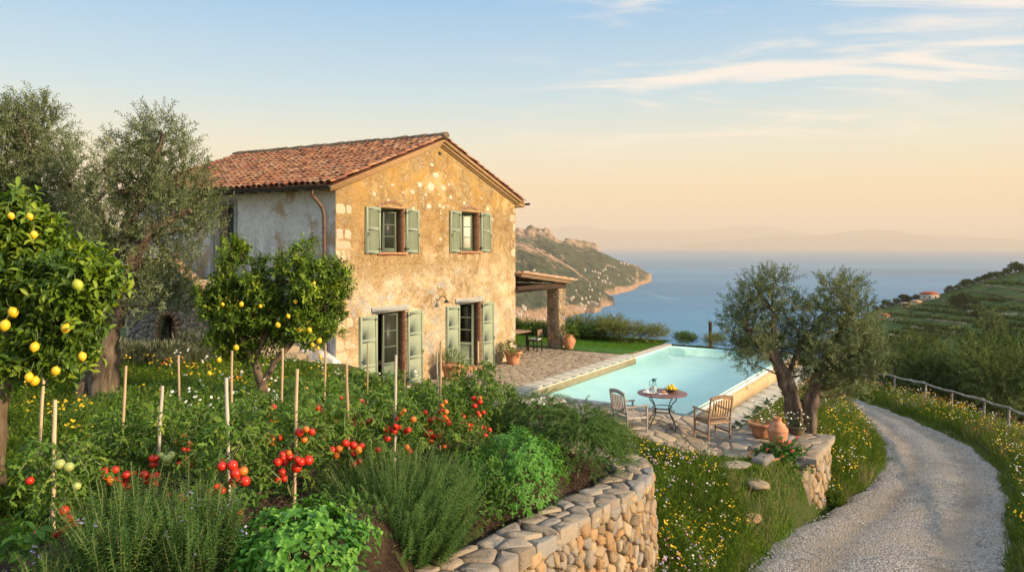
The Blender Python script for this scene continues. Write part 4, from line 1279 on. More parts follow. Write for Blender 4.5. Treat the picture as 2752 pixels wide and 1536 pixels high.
# gutters and downpipe
def gutter(x, sgn, y0, y1, z):
    n = 8; V = []
    for yy in (y0, y1):
        for rr in (.075, .066):
            for i in range(n + 1):
                a = math.pi + math.pi * i / n
                V.append((x + math.cos(a) * rr, yy, z + math.sin(a) * rr))
    k = n + 1; Fc = []
    for i in range(n):
        Fc += [[i, i + 1, 2 * k + i + 1, 2 * k + i], [k + i, k + i + 1, 3 * k + i + 1, 3 * k + i], [i, i + 1, k + i + 1, k + i]]
    mb = MB(); mb.add(V, Fc); mb.sphere((x, y0, z - .03), .05, 8, 6)
    return mb.build('gutter', M['zinc'], house)
gutter(-.50, -1, -.25, DPT + .1, ZE - .20)
gutter(W + .47, 1, -.30, DPT + .1, ZE - .20)
mb = MB()
mb.tube([(-.46, .42, ZE - .25), (-.42, .42, ZE - .42), (-.14, .36, ZE - .72), (-.085, .34, ZE - .95), (-.085, .32, 3), (-.085, .32, .25), (-.12, .32, .15)], .048, 10)
for z in (1.2, 2.9, 4.6): mb.tube([(-.085, .32, z), (-.085, .32, z + .04)], .058, 10)
mb.build('downpipe', M['pipe'], house, smooth=True)
# wall lamps
def gooseneck(loc, rz, label):
    root = thing('wall_lamp', label, 'lamp', loc, rz)
    mb = MB(); mb.tube([(0, 0, 0), (0, -.06, .03), (0, -.13, .13), (0, -.24, .15), (0, -.33, .08), (0, -.35, .02)], .012, 6)
    mb.lathe([(0, .0), (.05, .0), (.05, .02), (0, .02)], (0, 0, 0), 10)
    mb.build('arm', M['iron'], root)
    mb = MB(); mb.lathe([(.015, .05), (.03, .03), (.07, -.02), (.11, -.05), (.105, -.055), (.06, -.025), (.015, .02)], (0, -.35, 0), 14)
    mb.build('lamp_shade', M['iron'], root, smooth=True)
w_ = wld(4.45, 0); gooseneck((w_[0], w_[1], 2.42), HRZ, 'black gooseneck lamp on the ochre gable wall between the two doors')
w_ = wld(0, 4.75); gooseneck((w_[0], w_[1], 5.62), HRZ - R(90), 'small black lamp over the upstairs side door')

# ---------------------------------------------------------------- outside stair along the side wall
def stair():
    root = thing('outside_stair', 'grey rubble stair block with arched opening leading up to the side door', 'staircase', (HC[0], HC[1], 0), HRZ)
    # local x negative = away from the wall, local y = along the wall
    z0, rise, run, n = .80, .17, .305, 14
    mb = MB()
    for i in range(n):
        y = .1 + i * run
        x0 = -1.30 if i > 5 else -1.62
        mb.bbox(x0, -.27, y, y + run + .04 if i < n - 1 else y + run, -.3 if i < 2 else z0 + rise * (i - 1), z0 + rise * (i + 1), .02)
    mb.build('steps', M['flag'], root)
    mb = MB(); mb.bx(-1.28, -.005, .1 + n * run, 7.0, z0 + rise * n - .2, z0 + rise * n)
    mb.bx(-1.28, -.27, .6, .1 + n * run, .4, z0 + .05)
    mb.build('landing', M['flag_mortar'], root)
    # rendered string against the house
    V = [(-.26, -.3, .2), (-.26, -.3, 1.02), (-.26, 3.9, 3.42), (-.26, 4.0, 3.2), (-.26, 4.0, .2)]
    V2 = [(-.012, y, z) for _, y, z in V]
    mb = MB(); mb.add(V + V2, [[0, 1, 2, 3, 4], [9, 8, 7, 6, 5], [0, 5, 6, 1], [1, 6, 7, 2], [2, 7, 8, 3]], .5)
    mb.build('string_wall', M['grey_plaster'], root)
    # outer wall: rubble with sloping brick coping
    topz = lambda y: min(1.95 + .54 * (y - 2.0), 3.78)
    arch = (5.19, .42)          # centre, half width
    def inarch(y, z):
        if abs(y - arch[0]) > arch[1]: return False
        return z < 1.75 + math.sqrt(max(0, arch[1] ** 2 - (y - arch[0]) ** 2))
    mb = MB()
    pts = jgrid(1.7, 7.2, .2, 4.1, .20, .13, .4)
    stones(mb, cells(pts, 1.6, 7.2, .2, 4.1), lambda y, z, h: np.array([-1.32 - h, y, z]), h=.045, gap=.012, back=.05, inset=.2, dome=.2,
           mask=lambda y, z: z < topz(y) - .08 and y > 1.75 and not inarch(y, z + .05) and not inarch(y, z - .03))
    mb.build('stone_face', M['stone_grey'], root, smooth=True)
    mb = MB()
    ys = np.unique(np.concatenate([np.linspace(1.75, 7.1, 40), [arch[0] - arch[1], arch[0] + arch[1]]])); V, Fc = [], []
    for y0, y1 in zip(ys[:-1], ys[1:]):
        ym = (y0 + y1) / 2
        lo = .2
        if abs(ym - arch[0]) < arch[1]: lo = 1.75 + math.sqrt(max(0, arch[1] ** 2 - (ym - arch[0]) ** 2))
        b = len(V)
        V += [(-1.33, y0, lo), (-1.33, y1, lo), (-1.33, y1, topz(y1)), (-1.33, y0, topz(y0)), (-1.05, y0, lo), (-1.05, y1, lo), (-1.05, y1, topz(y1)), (-1.05, y0, topz(y0))]
        Fc += [[b, b + 3, b + 2, b + 1], [b + 4, b + 5, b + 6, b + 7], [b, b + 1, b + 5, b + 4], [b + 3, b + 7, b + 6, b + 2]]
    mb.add(V, Fc, .3)
    mb.bx(-1.33, -.2, 7.05, 7.1, .2, 3.7)
    mb.bx(-.98, -.93, 4.6, 5.8, .2, 2.6)
    mb.build('mortar_core', M['mortar'], root)
    mb = MB()
    for i in range(11):
        a = math.pi * (i + .5) / 11
        mb.box((-1.35, arch[0] + math.cos(a) * .50, 1.75 + math.sin(a) * .50), (.12, .11, .16), Matrix.Rotation(-(a - math.pi / 2) * -1, 3, 'X'), random.random())
    for k in range(14):
        mb.bx(-1.41, -1.30, arch[0] - arch[1] - .13, arch[0] - arch[1], .75 + k * .07, .81 + k * .07, random.random())
        mb.bx(-1.41, -1.30, arch[0] + arch[1], arch[0] + arch[1] + .13, .75 + k * .07, .81 + k * .07, random.random())
    for k in range(19):
        for q in range(4):
            mb.bx(-1.06, -1.0, arch[0] - .42 + q * .16 + .08 * (k % 2) + .0, arch[0] - .42 + q * .16 + .08 * (k % 2) + .15, .7 + k * .07, .76 + k * .07, random.random())
    mb.build('brick_arch', M['brick'], root)
    mb = MB(); y = 1.9
    while y < 5.35:
        z = topz(y); sl_ = math.atan(.54) if z < 3.75 else 0
        for q in range(2):
            mb.box((-1.30 + q * .20, y, z + .045 + random.uniform(-.008, .008)), (.20, .15 + random.uniform(0, .02), .055), Matrix.Rotation(sl_, 3, 'X'), random.random())
        y += .15
    mb.build('brick_coping', M['pale_tile'], root)
    mb = MB(); mb.bbox(-1.40, -1.0, 5.3, 7.15, 3.78, 3.86, .02)
    mb.build('parapet_cap', M['coping'], root)
stair()

# ---------------------------------------------------------------- pergola
def pergola():
    root = thing('pergola', 'lean-to tiled porch roof on a square stone pillar at the far end of the house', 'porch', (HC[0], HC[1], 0), HRZ)
    pa, pl, hw = 12.55, .12, .27
    mb = MB()
    for sx, sy, nx_, ny_ in ((0, -1, 1, 0), (-1, 0, 0, 1), (1, 0, 0, 1), (0, 1, 1, 0)):
        pts = jgrid(-hw, hw, 0, 2.38, .20, .085, .3)
        def mp(s, t, h, sx=sx, sy=sy, nx_=nx_, ny_=ny_):
            return np.array([pa + nx_ * s + sx * (hw + h - .02), pl + ny_ * s + sy * (hw + h - .02), t])
        stones(mb, cells(pts, -hw, hw, 0, 2.4), mp, h=.028, gap=.007, back=.03, inset=.12, dome=.15)
    mb.build('stone_pillar', M['stone'], root, smooth=True)
    mb = MB(); mb.bx(pa - hw + .015, pa + hw - .015, pl - hw + .015, pl + hw - .015, -.1, 2.395); mb.build('pillar_core', M['mortar'], root)
    mb = MB(); mb.bbox(9.15, 13.0, -.10, .18, 2.40, 2.62, .02); mb.build('front_beam', M['dark_wood'], root)
    mb = MB(); mb.bbox(12.35, 12.6, .2, 4.2, 2.40, 2.58, .02); mb.build('side_beam', M['dark_wood'], root)
    an = math.atan2(.50, 4.2)
    mb = MB(); mb.tube([(9.16, -.20, 3.05), (13.15, -.20, 2.62)], .075, 9); mb.build('edge_rafter', M['old_wood'], root)
    mb = MB()
    for l in np.arange(.5, 4.3, .6): mb.tube([(9.16, l, 3.03), (13.1, l, 2.62)], .055, 7)
    mb.bx(9.16, 13.2, 0, 0, 0, 0) if False else None
    mb.build('rafters', M['dark_wood'], root)
    mb = MB(); th = math.atan2(.43, 4.0)
    mb.box((11.25, 2.0, 2.925), (4.3, 4.7, .03), Matrix.Rotation(th, 3, 'Y'))
    for c in range(21):
        yc = -.28 + c * .225
        for r in range(13):
            x0 = 9.18 + r * .33; x1 = x0 + .40
            zz = lambda x: 3.155 - (x - 9.16) * math.tan(th)
            V = []; lift = random.uniform(0, .015); jy = random.uniform(-.012, .012); k = 5
            for xx, rad, hb in ((x0, .075, 0), (x1, .098, .022)):
                for i in range(k + 1):
                    a = math.pi * i / k
                    V.append((xx, yc + jy + math.cos(a) * rad, zz(xx) + hb + lift + math.sin(a) * rad * .75 - .01))
            mb.add(V, [[i, i + 1, k + 2 + i, k + 1 + i] for i in range(k)], random.random())
    mb.build('tiled_roof', M['pale_tile'], root)
pergola()
def dining():
    p = wld(10.9, 1.75)
    root = thing('dining_table', 'long wooden dining table under the porch roof', 'table', (p[0], p[1], 0), HRZ)
    mb = MB(); mb.bbox(-.55, .55, -1.1, 1.1, .72, .77, .01); mb.build('tabletop', M['teak'], root)
    for sx in (-1, 1):
        for sy in (-1, 1):
            mb = MB(); mb.bbox(sx * .46 - .04, sx * .46 + .04, sy * .95 - .04, sy * .95 + .04, 0, .72, .01); mb.build('leg', M['dark_wood'], root)
    p = wld(11.25, .35)
    root = thing('dining_chair', 'dark chair with white seat cushion at the near end of the porch table', 'chair', (p[0], p[1], 0), HRZ + R(180))
    mb = MB(); mb.bbox(-.22, .22, -.21, .21, .41, .45, .01); mb.build('seat', M['dark_wood'], root)
    mb = MB(); mb.bbox(-.20, .20, -.20, .18, .452, .50, .02); mb.build('cushion', M['white_cer'], root)
    for sx in (-1, 1):
        for sy in (-1, 1):
            mb = MB(); mb.bbox(sx * .19 - .02, sx * .19 + .02, sy * .19 - .02, sy * .19 + .02, 0, .88 if sy > 0 else .41, .005); mb.build('leg', M['dark_wood'], root)
    mb = MB(); mb.bbox(-.2, .2, .17, .205, .62, .86, .008); mb.build('backrest', M['old_wood'], root)
dining()

# ---------------------------------------------------------------- pool
def pool():
    root = thing('swimming_pool', 'pale turquoise infinity pool with grey stone coping beside the house terrace', 'pool', (HC[0], HC[1], 0), HRZ)
    a0, a1, l0, l1, zw = 3.75, 15.85, -8.28, -3.5, -.085
    mb = MB()
    mb.add([(a0, l0, -.40), (a1, l0, -.40), (a1, l1, -.40), (a0, l1, -.40), (a0, l0, -.045), (a1, l0, -.045), (a1, l1, -.045), (a0, l1, -.045)],
           [[0, 1, 2, 3], [0, 4, 5, 1], [1, 5, 6, 2], [2, 6, 7, 3], [3, 7, 4, 0]], .5)
    mb.build('basin', M['pool'], root)
    mb = MB(); mb.add([(a0 + .002, l0 - .08, zw), (a1 + .08, l0 - .08, zw), (a1 + .08, l1 - .002, zw), (a0 + .002, l1 - .002, zw)], [[0, 1, 2, 3]], .5)
    mb.build('water_surface', M['water'], root)
    mb = MB(); a = a0
    while a < 12.05:
        w = min(.62, 12.1 - a); mb.bbox(a, a + w - .008, l1, l1 + .46, -.06, .045, .012); a += .62
    l = l1 + .46
    while l > l0 + .3:
        w = .62; mb.bbox(a0 - .40, a0 - .004, max(l - w + .008, l0 - .02), l, -.06, .022, .012); l -= w
    mb.bbox(12.1, a1 + .2, l1 + .004, l1 + .30, -.06, .012, .012)
    mb.build('coping', M['coping'], root)
    mb = MB(); mb.bx(a0 + .01, 12.1, l1 - .012, l1 + .006, -.30, -.062); mb.build('rim_tiles', M['tan'], root)
    mb = MB(); mb.bbox(a0 - .02, a1 + .22, l0 - .15, l0 - .003, -.50, -.0875, .015)
    mb.bbox(a1 + .003, a1 + .22, l0, l1 + .28, -.6, -.0875, .015)
    mb.build('overflow_edge', M['pool_rim'], root)
    mb = MB(); mb.bbox(a0 - .38, a1 + .24, l0 - .30, l0 - .152, -.62, -.13, .01); mb.build('overflow_wall', M['tan'], root)
    mb = MB(); a = a0 - .4
    while a < a1 + .2:
        mb.bbox(a, a + .79, l0 - 1.02, l0 - .302, -.60, -.47 + random.uniform(-.006, .006), .012); a += .8
    mb.build('ledge', M['coping'], root)
    mb = MB()
    f, Ls = pathmap(np.array([(4.6, l0 - 1.02, -.55), (16.15, l0 - 1.02, -.55), (16.2, l0 + .4, -.55)]), 0)
    def face(s, t, h):
        p, n = f(s); return np.array([p[0] + n[0] * h, p[1] + n[1] * h, p[2] - t])
    stones(mb, cells(jgrid(0, Ls, 0, 1.8, .30, .22), 0, Ls, 0, 1.9), face, h=.05, gap=.014, back=.05, inset=.22, dome=.2)
    mb.build('retaining_stones', M['stone'], root, smooth=True)
    mb = MB(); mb.bx(4.6, 16.19, l0 - 1.0, l0 - .4, -2.6, -.605); mb.build('retaining_core', M['mortar'], root)
pool()

# ================================================================ furniture and pots
def lounger(px_, py_, rz, label):
    root = thing('sun_lounger', label, 'sun lounger', (px_, py_, pave_z(2, -7) * 0 - .0), rz, 'sun loungers at the near end of the pool')
    mb = MB()
    for s in (-1, 1): mb.bbox(-.0, 1.95, s * .32 - .03, s * .32 + .03, .24, .31, .01)
    for x in (.02, .95, 1.90): mb.bbox(x - .03, x + .04, -.29, .29, .24, .30, .01)
    mb.build('frame', M['mauve'], root)
    for x in (.1, 1.82):
        for s in (-1, 1):
            mb = MB(); mb.bbox(x - .03, x + .03, s * .32 - .028, s * .32 + .028, 0, .24, .006); mb.build('leg', M['mauve'], root)
    mb = MB(); mb.bbox(.62, 1.94, -.31, .31, .312, .40, .03); mb.build('mattress', M['cushion'], root)
    o = MB()
    o.bbox(-.66, 0, -.33, .33, -.035, .0, .01); bk = o.build('backrest', M['mauve'], root, loc=(.62, 0, .32)); bk.rotation_euler = (0, R(38), 0)
    o = MB(); o.bbox(-.64, -.01, -.30, .30, .002, .07, .025); o.build('back_cushion', M['cushion'], bk)
lounger(-.50, 18.0, R(30), 'mauve framed lounger with raised back and pale mattress beside the pool corner')
lounger(-2.35, 18.95, R(26), 'mauve framed lounger half hidden behind the tomato plants, nearer the house')

def armchair(x, y, z, rz, mat, label):
    """slatted teak armchair facing +x"""
    root = thing('garden_chair', label, 'chair', (x, y, z), rz)
    wd, dp = .29, .26
    for sx, nm in ((-1, 'rear'), (1, 'front')):
        for sy in (-1, 1):
            mb = MB()
            if sx < 0:
                mb.tube([(-dp, sy * wd, 0), (-dp, sy * wd, .45), (-dp - .05, sy * wd, .75), (-dp - .09, sy * wd, .99)], [.030, .030, .028, .026], 4)
            else:
                mb.tube([(dp, sy * wd, 0), (dp, sy * wd, .64)], .030, 4)
            mb.build('leg', mat, root)
    mb = MB()
    for i in range(8):
        xx = -dp + .03 + i * .066
        mb.bbox(xx - .026, xx + .026, -wd + .025, wd - .025, .430 - .004 * math.sin(i), .448, .005)
    mb.bbox(-dp, dp, -wd - .012, -wd + .022, .375, .43, .006); mb.bbox(-dp, dp, wd - .022, wd + .012, .375, .43, .006)
    mb.bbox(dp - .02, dp + .016, -wd, wd, .37, .43, .006); mb.bbox(-dp - .01, -dp + .02, -wd, wd, .37, .43, .006)
    mb.build('seat', mat, root)
    mb = MB()
    def bp(t, s, off=0): return (-dp - .05 - (t - .5) * .085 + off, s, .47 + t * .50)
    for i in range(7):
        s = (i - 3) * .068
        mb.tube([bp(.10, s), bp(.5, s, -.012), bp(.88, s)], .0185, 4)
    P = [bp(.90 + .09 * math.sin(math.pi * (k + .5) / 9), (k - 4) * .066) for k in range(9)]
    for dz in (0, .025, .05): mb.tube([(p[0], p[1], p[2] + dz) for p in P], .022, 5)
    mb.tube([bp(.10, -.27), bp(.10, .27)], .028, 4)
    mb.build('backrest', mat, root)
    for sy in (-1, 1):
        mb = MB()
        P = [(-dp - .03, sy * wd, .665), (-.1, sy * (wd + .005), .655), (.1, sy * (wd + .01), .665), (dp + .05, sy * (wd + .005), .67)]
        for o_ in (-.018, 0, .018): mb.tube([(p[0], p[1] + o_, p[2]) for p in P], .017, 5)
        mb.build('armrest', mat, root)
        mb = MB(); mb.bbox(-dp, dp, sy * wd - .013, sy * wd + .013, .15, .185, .005); mb.build('side_rail', mat, root)
armchair(2.68, 17.42, -.10, R(24), M['teak_grey'], 'greyer slatted teak armchair left of the round table, its back to the herb bed')
armchair(4.55, 17.42, -.20, R(112), M['teak'], 'browner slatted teak armchair right of the round table, turned from the camera')

def bistro():
    x, y, z0 = 3.52, 17.95, -.17
    root = thing('garden_table', 'round red-brown table on scrolled black iron legs by the pool', 'table', (x, y, z0), R(20))
    zt = .88
    mb = MB(); mb.lathe([(0, zt - .02), (.55, zt - .02), (.575, zt - .014), (.58, zt - .004), (.575, zt + .006), (.55, zt + .010), (0, zt + .010)], (0, 0, 0), 40); mb.build('tabletop', M['table_top'], root)
    for k in range(4):
        a = k * math.pi / 2 + .3; P = []
        prof = [(.44, .86), (.42, .78), (.33, .70), (.26, .62), (.225, .53), (.225, .45), (.27, .36), (.36, .26), (.41, .17), (.40, .09), (.35, .035), (.29, .025), (.25, .06), (.25, .11), (.285, .135), (.315, .115), (.31, .09)]
        P = [(r_ * math.cos(a), r_ * math.sin(a), z) for r_, z in prof]
        mb = MB(); mb.tube(P, .0125, 7); mb.build('leg', M['iron'], root, smooth=True)
    mb = MB()
    for zz in (.555, .465):
        P = [(.225 * math.cos(t_), .225 * math.sin(t_), zz) for t_ in np.linspace(0, 2 * math.pi, 25)]
        mb.tube(P, .010, 6, cap=False)
    mb.build('ring', M['iron'], root, smooth=True)
    mb = MB()
    for k in range(2):
        a = k * math.pi / 2 + .3
        mb.tube([(-.29 * math.cos(a), -.29 * math.sin(a), .03), (0, 0, .10 + .012 * k), (.29 * math.cos(a), .29 * math.sin(a), .03)], .009, 6)
    mb.build('stretcher', M['iron'], root, smooth=True)
    T0 = z0 + zt + .0105
    pl = thing('plate', 'white plate with cups left on the round table', 'plate', (x - .30, y - .05, T0))
    mb = MB(); mb.lathe([(0, .004), (.10, .004), (.165, .022), (.17, .026), (.165, .018), (.10, .0), (0, 0)], (0, 0, 0), 28); mb.build('dish', M['white_cer'], pl, smooth=True)
    cp = thing('cup', 'small white cup on the plate beside the jug', 'cup', (x - .36, y - .03, T0 + .006))
    mb = MB(); mb.lathe([(0, 0), (.025, 0), (.038, .03), (.042, .075), (.038, .075), (.034, .03), (0, .008)], (0, 0, 0), 18); mb.build('bowl', M['white_cer'], cp, smooth=True)
    mb = MB(); mb.tube([(-.038, 0, .06), (-.062, 0, .05), (-.060, 0, .028), (-.034, 0, .02)], .005, 6); mb.build('handle', M['white_cer'], cp, smooth=True)
    jg = thing('jug', 'clear glass jug of white drink with dark blue-green lid and handle', 'jug', (x - .19, y + .02, T0))
    mb = MB(); mb.lathe([(0, .003), (.055, .003), (.066, .02), (.068, .10), (.060, .18), (.042, .245), (.040, .29)], (0, 0, 0), 24); mb.build('glass_body', M['jug'], jg, smooth=True)
    mb = MB(); mb.lathe([(0, .006), (.050, .006), (.060, .022), (.0625, .10), (.058, .13), (0, .13)], (0, 0, 0), 24); mb.build('drink', M['white_cer'], jg, smooth=True)
    mb = MB(); mb.lathe([(0, .325), (.045, .325), (.052, .30), (.044, .275), (.040, .262), (0, .262)], (0, 0, 0), 18)
    mb.box((.055, 0, .318), (.05, .035, .012), Matrix.Rotation(R(-18), 3, 'Y')); mb.build('lid', M['jug_lid'], jg, smooth=True)
    mb = MB(); mb.tube([(-.042, 0, .285), (-.095, 0, .27), (-.112, 0, .20), (-.085, 0, .12), (-.065, 0, .09)], .007, 6); mb.build('handle', M['jug_lid'], jg, smooth=True)
    np_ = thing('bread', 'piece of bread on a white napkin in front of the jug', 'bread', (x - .02, y - .22, T0))
    mb = MB(); V = []; n = 7
    for i in range(n):
        for j in range(n):
            u, v = (i / (n - 1) - .5) * .22, (j / (n - 1) - .5) * .16
            V.append((u, v, .006 + .012 * abs(math.sin(u * 31 + v * 17))))
    i = np.arange(n * n).reshape(n, n)
    mb.add(V, np.stack([i[:-1, :-1], i[1:, :-1], i[1:, 1:], i[:-1, 1:]], -1).reshape(-1, 4)); mb.build('napkin', M['white_cer'], np_, smooth=True)
    mb = MB(); mb.tube([(-.05, .0, .045), (-.02, .01, .055), (.03, .0, .055), (.06, -.01, .045)], [.02, .034, .034, .018], 9); mb.build('loaf', M['terracotta'], np_, smooth=True)
    bl = thing('fruit_bowl', 'shallow dark bowl heaped with lemons on the right of the table', 'bowl', (x + .22, y + .06, T0))
    mb = MB(); mb.lathe([(0, .0), (.06, .0), (.06, .012), (.12, .035), (.17, .075), (.175, .078), (.165, .07), (.115, .042), (0, .022)], (0, 0, 0), 26); mb.build('bowl_body', M['bowl_d'], bl, smooth=True)
    for k, (u, v, w) in enumerate([(0, 0, .13), (.07, .02, .10), (-.07, .03, .10), (.02, .08, .10), (-.03, -.07, .10), (.05, -.07, .095), (-.10, -.03, .09), (.11, -.03, .09), (.03, .0, .165), (-.045, .01, .15)]):
        lm = MB(); lemon_shape(lm, (0, 0, 0), .036); o = lm.build('lemon', M['lemon_bowl'], None, True, (x + .22 + u, y + .06 + v, T0 + w - .01))
        o.rotation_euler = (random.random() * 3, random.random() * 3, 0)
        setp(o, 'yellow lemon heaped with others in the shallow bowl on the round table', 'lemon', 'lemons in the table bowl')
M['jug_lid'] = flat('jug_lid', (.03, .12, .14), .3, 0, .5)
M['bowl_d'] = simple('dark_glazed_bowl', [(.06, .055, .03), (.14, .12, .06)], 9, .3, .2, .002, .5)
M['lemon_bowl'] = simple('table_lemon_peel', [(.66, .42, .02), (.80, .58, .04)], 3, .4, .2, .002, .4)
def lemon_shape(mb, c, r, n=12, tilt=None):
    prof = [(0.001, -1.28), (.10, -1.24), (.20, -1.12), (.55, -.92), (.86, -.55), (1, 0), (.9, .5), (.6, .88), (.28, 1.08), (.16, 1.18), (.001, 1.24)]
    b = MB(); b.lathe([(p[0] * r, p[1] * r) for p in prof], (0, 0, 0), n)
    V = b.V[0]
    if tilt is not None: V = V @ np.array(tilt).T
    mb.add(V + np.array(c), np.concatenate(b.L).reshape(-1, 4), None)
bistro()

POT = {
 'tub': [(0, 0), (.20, 0), (.215, .02), (.235, .12), (.245, .14), (.245, .17), (.25, .18), (.285, .36), (.325, .37), (.335, .39), (.335, .44), (.32, .45), (.29, .45), (.28, .40), (0, .38)],
 'amphora': [(0, 0), (.12, 0), (.14, .02), (.20, .15), (.235, .28), (.225, .38), (.17, .45), (.13, .48), (.15, .52), (.165, .53), (.15, .54), (.12, .53), (.11, .48), (0, .46)],
 'urn': [(0, 0), (.13, 0), (.15, .03), (.20, .15), (.225, .26), (.22, .30), (.228, .31), (.215, .36), (.16, .43), (.165, .445), (.09, .50), (.075, .56), (.10, .585), (.095, .60), (.06, .60), (.055, .55), (0, .5)],
 'bowl': [(0, 0), (.14, 0), (.16, .02), (.21, .14), (.25, .24), (.27, .25), (.275, .29), (.255, .30), (.235, .25), (0, .22)],
}
def pot(kind, x, y, z, s, label, mat='terracotta', name='plant_pot'):
    root = thing(name, label, 'pot', (x, y, z))
    mb = MB(); mb.lathe([(a * s, b * s) for a, b in POT[kind]], (0, 0, 0), 30); mb.build('pot_body', M[mat], root, smooth=True)
    return root
def pot_plant(parent, blobs, mat, dens, L, m, ll, lw, tm=LEAF_N, spread=.6, droop=-.1, up=.6, **k):
    mb, st = MB(), MB()
    S_, D_ = blob_starts(blobs, dens, .2, up)
    twigs(mb, S_, D_, rng.uniform(.6, 1.2, len(S_)) * L, m, ll, lw, tm, spread, droop, st, **k)
    mb.build('foliage', M[mat], parent); st.build('stems', M['stem'], parent)
    return S_, D_
def heads(parent, P, s, mat, name='blossom', U=None):
    mb = MB(); n = len(P)
    A = rdir(n); Uv = nrm(np.array([0, 0, 1.0]) + rng.normal(0, .45, (n, 3)) + np.array([.15, -.35, 0]))
    A = nrm(np.cross(Uv, A))
    inst(mb, P, A, Uv, s * rng.uniform(.7, 1.2, n), s * rng.uniform(.7, 1.2, n), HEAD)
    return mb.build(name, M[mat], parent)
p = wld(4.45, -.58); r_ = pot('tub', p[0], p[1], .0, 1.12, 'tall terracotta tub of rosemary between the two doors')
pot_plant(r_, [(0, 0, .62, .34, .34, .22)], 'rosemary', 2600, .26, 14, .035, .008, LEAF_N, .75, .02, 1.2)
p = wld(8.10, -.55); r_ = pot('tub', p[0], p[1], .0, .98, 'terracotta pot of leafy plants with white flowers by the far gable corner')
pot_plant(r_, [(0, 0, .56, .30, .30, .16)], 'hedge', 900, .28, 9, .11, .03, LEAF_N, .7, -.2, .7)
heads(r_, np.array([[.05, -.1, .68], [.12, -.05, .66], [.08, -.14, .62], [.0, -.16, .66]]), .09, 'white_f')
p = wld(12.45, -.52); r_ = pot('amphora', p[0], p[1], .0, 1.08, 'round terracotta jar with a leafy plant beside the stone pillar')
pot_plant(r_, [(0, 0, .68, .24, .24, .22)], 'hedge', 800, .30, 9, .12, .035, LEAF_N, .7, -.1, .9)
# pots on the patio wall end
def at_l(a, l): return wld(a, l)
P_ = PX(2090, 1200, 17.0)
r_ = pot('urn', P_[0], P_[1], -.24, 1.0, 'closed terracotta urn with narrow neck standing on the end of the patio', 'terracotta', 'urn')
mb = MB(); mb.lathe([(.228, .305), (.236, .312), (.228, .322)], (0, 0, 0), 30); mb.build('band', M['old_terracotta'], r_, smooth=True)
P_ = PX(2047, 1170, 17.7)
r_ = pot('bowl', P_[0], P_[1], -.25, 1.15, 'worn shallow pot of white flowers behind the closed urn', 'old_terracotta')
S_, D_ = pot_plant(r_, [(0, 0, .42, .28, .26, .2)], 'rosemary_dark', 1300, .22, 9, .05, .010, LEAF_N, .8, -.1, .8)
heads(r_, S_[:70] * np.array([1.15, 1.15, 1]) + D_[:70] * .22 + [0, 0, .02], .045, 'white_f')
P_ = PX(2052, 1240, 16.1)
gz = float(H(P_[0], P_[1]))
r_ = pot('tub', P_[0] + .05, P_[1] + .1, -.72, 1.05, 'grey aged pot overflowing with red geraniums against the patio wall end', 'old_terracotta')
P2 = PX(2105, 1215, 16.2) - np.array([P_[0] + .05, P_[1] + .1, -.72])
bl_ = [(P2[0] + .02, P2[1], P2[2], .42, .30, .24), (P2[0] + .12, P2[1], P2[2] - .25, .40, .28, .28), (P2[0] - .28, P2[1], P2[2] + .02, .26, .24, .18), (P2[0] + .28, P2[1], P2[2] - .18, .24, .22, .26)]
S_, D_ = pot_plant(r_, bl_, 'pepper', 1500, .12, 8, .055, .045, LEAF_O, .85, -.3, .3)
k_ = rng.permutation(len(S_))[:42]
Cn = S_[k_] + D_[k_] * .14
Cn = np.repeat(Cn, 6, 0) + rng.normal(0, .022, (len(k_) * 6, 3))
heads(r_, Cn, .035, 'red_f', 'red_blossom')
k_ = rng.permutation(len(S_))[:14]; Cn = np.repeat(S_[k_] + D_[k_] * .15, 5, 0) + rng.normal(0, .02, (70, 3)); heads(r_, Cn, .032, 'pink', 'pink_blossom')
P_ = PX(2140, 1150, 17.9)
r_ = pot('bowl', P_[0], P_[1], -.26, .75, 'small dark pot of pale flowers between the urn and the olive trunk', 'bowl_d')
S_, D_ = pot_plant(r_, [(0, 0, .30, .18, .18, .16)], 'rosemary_dark', 1100, .14, 8, .04, .012, LEAF_N, .8, -.1, .8)
heads(r_, S_[:34] * 1.1 + D_[:34] * .13, .055, 'white_f')

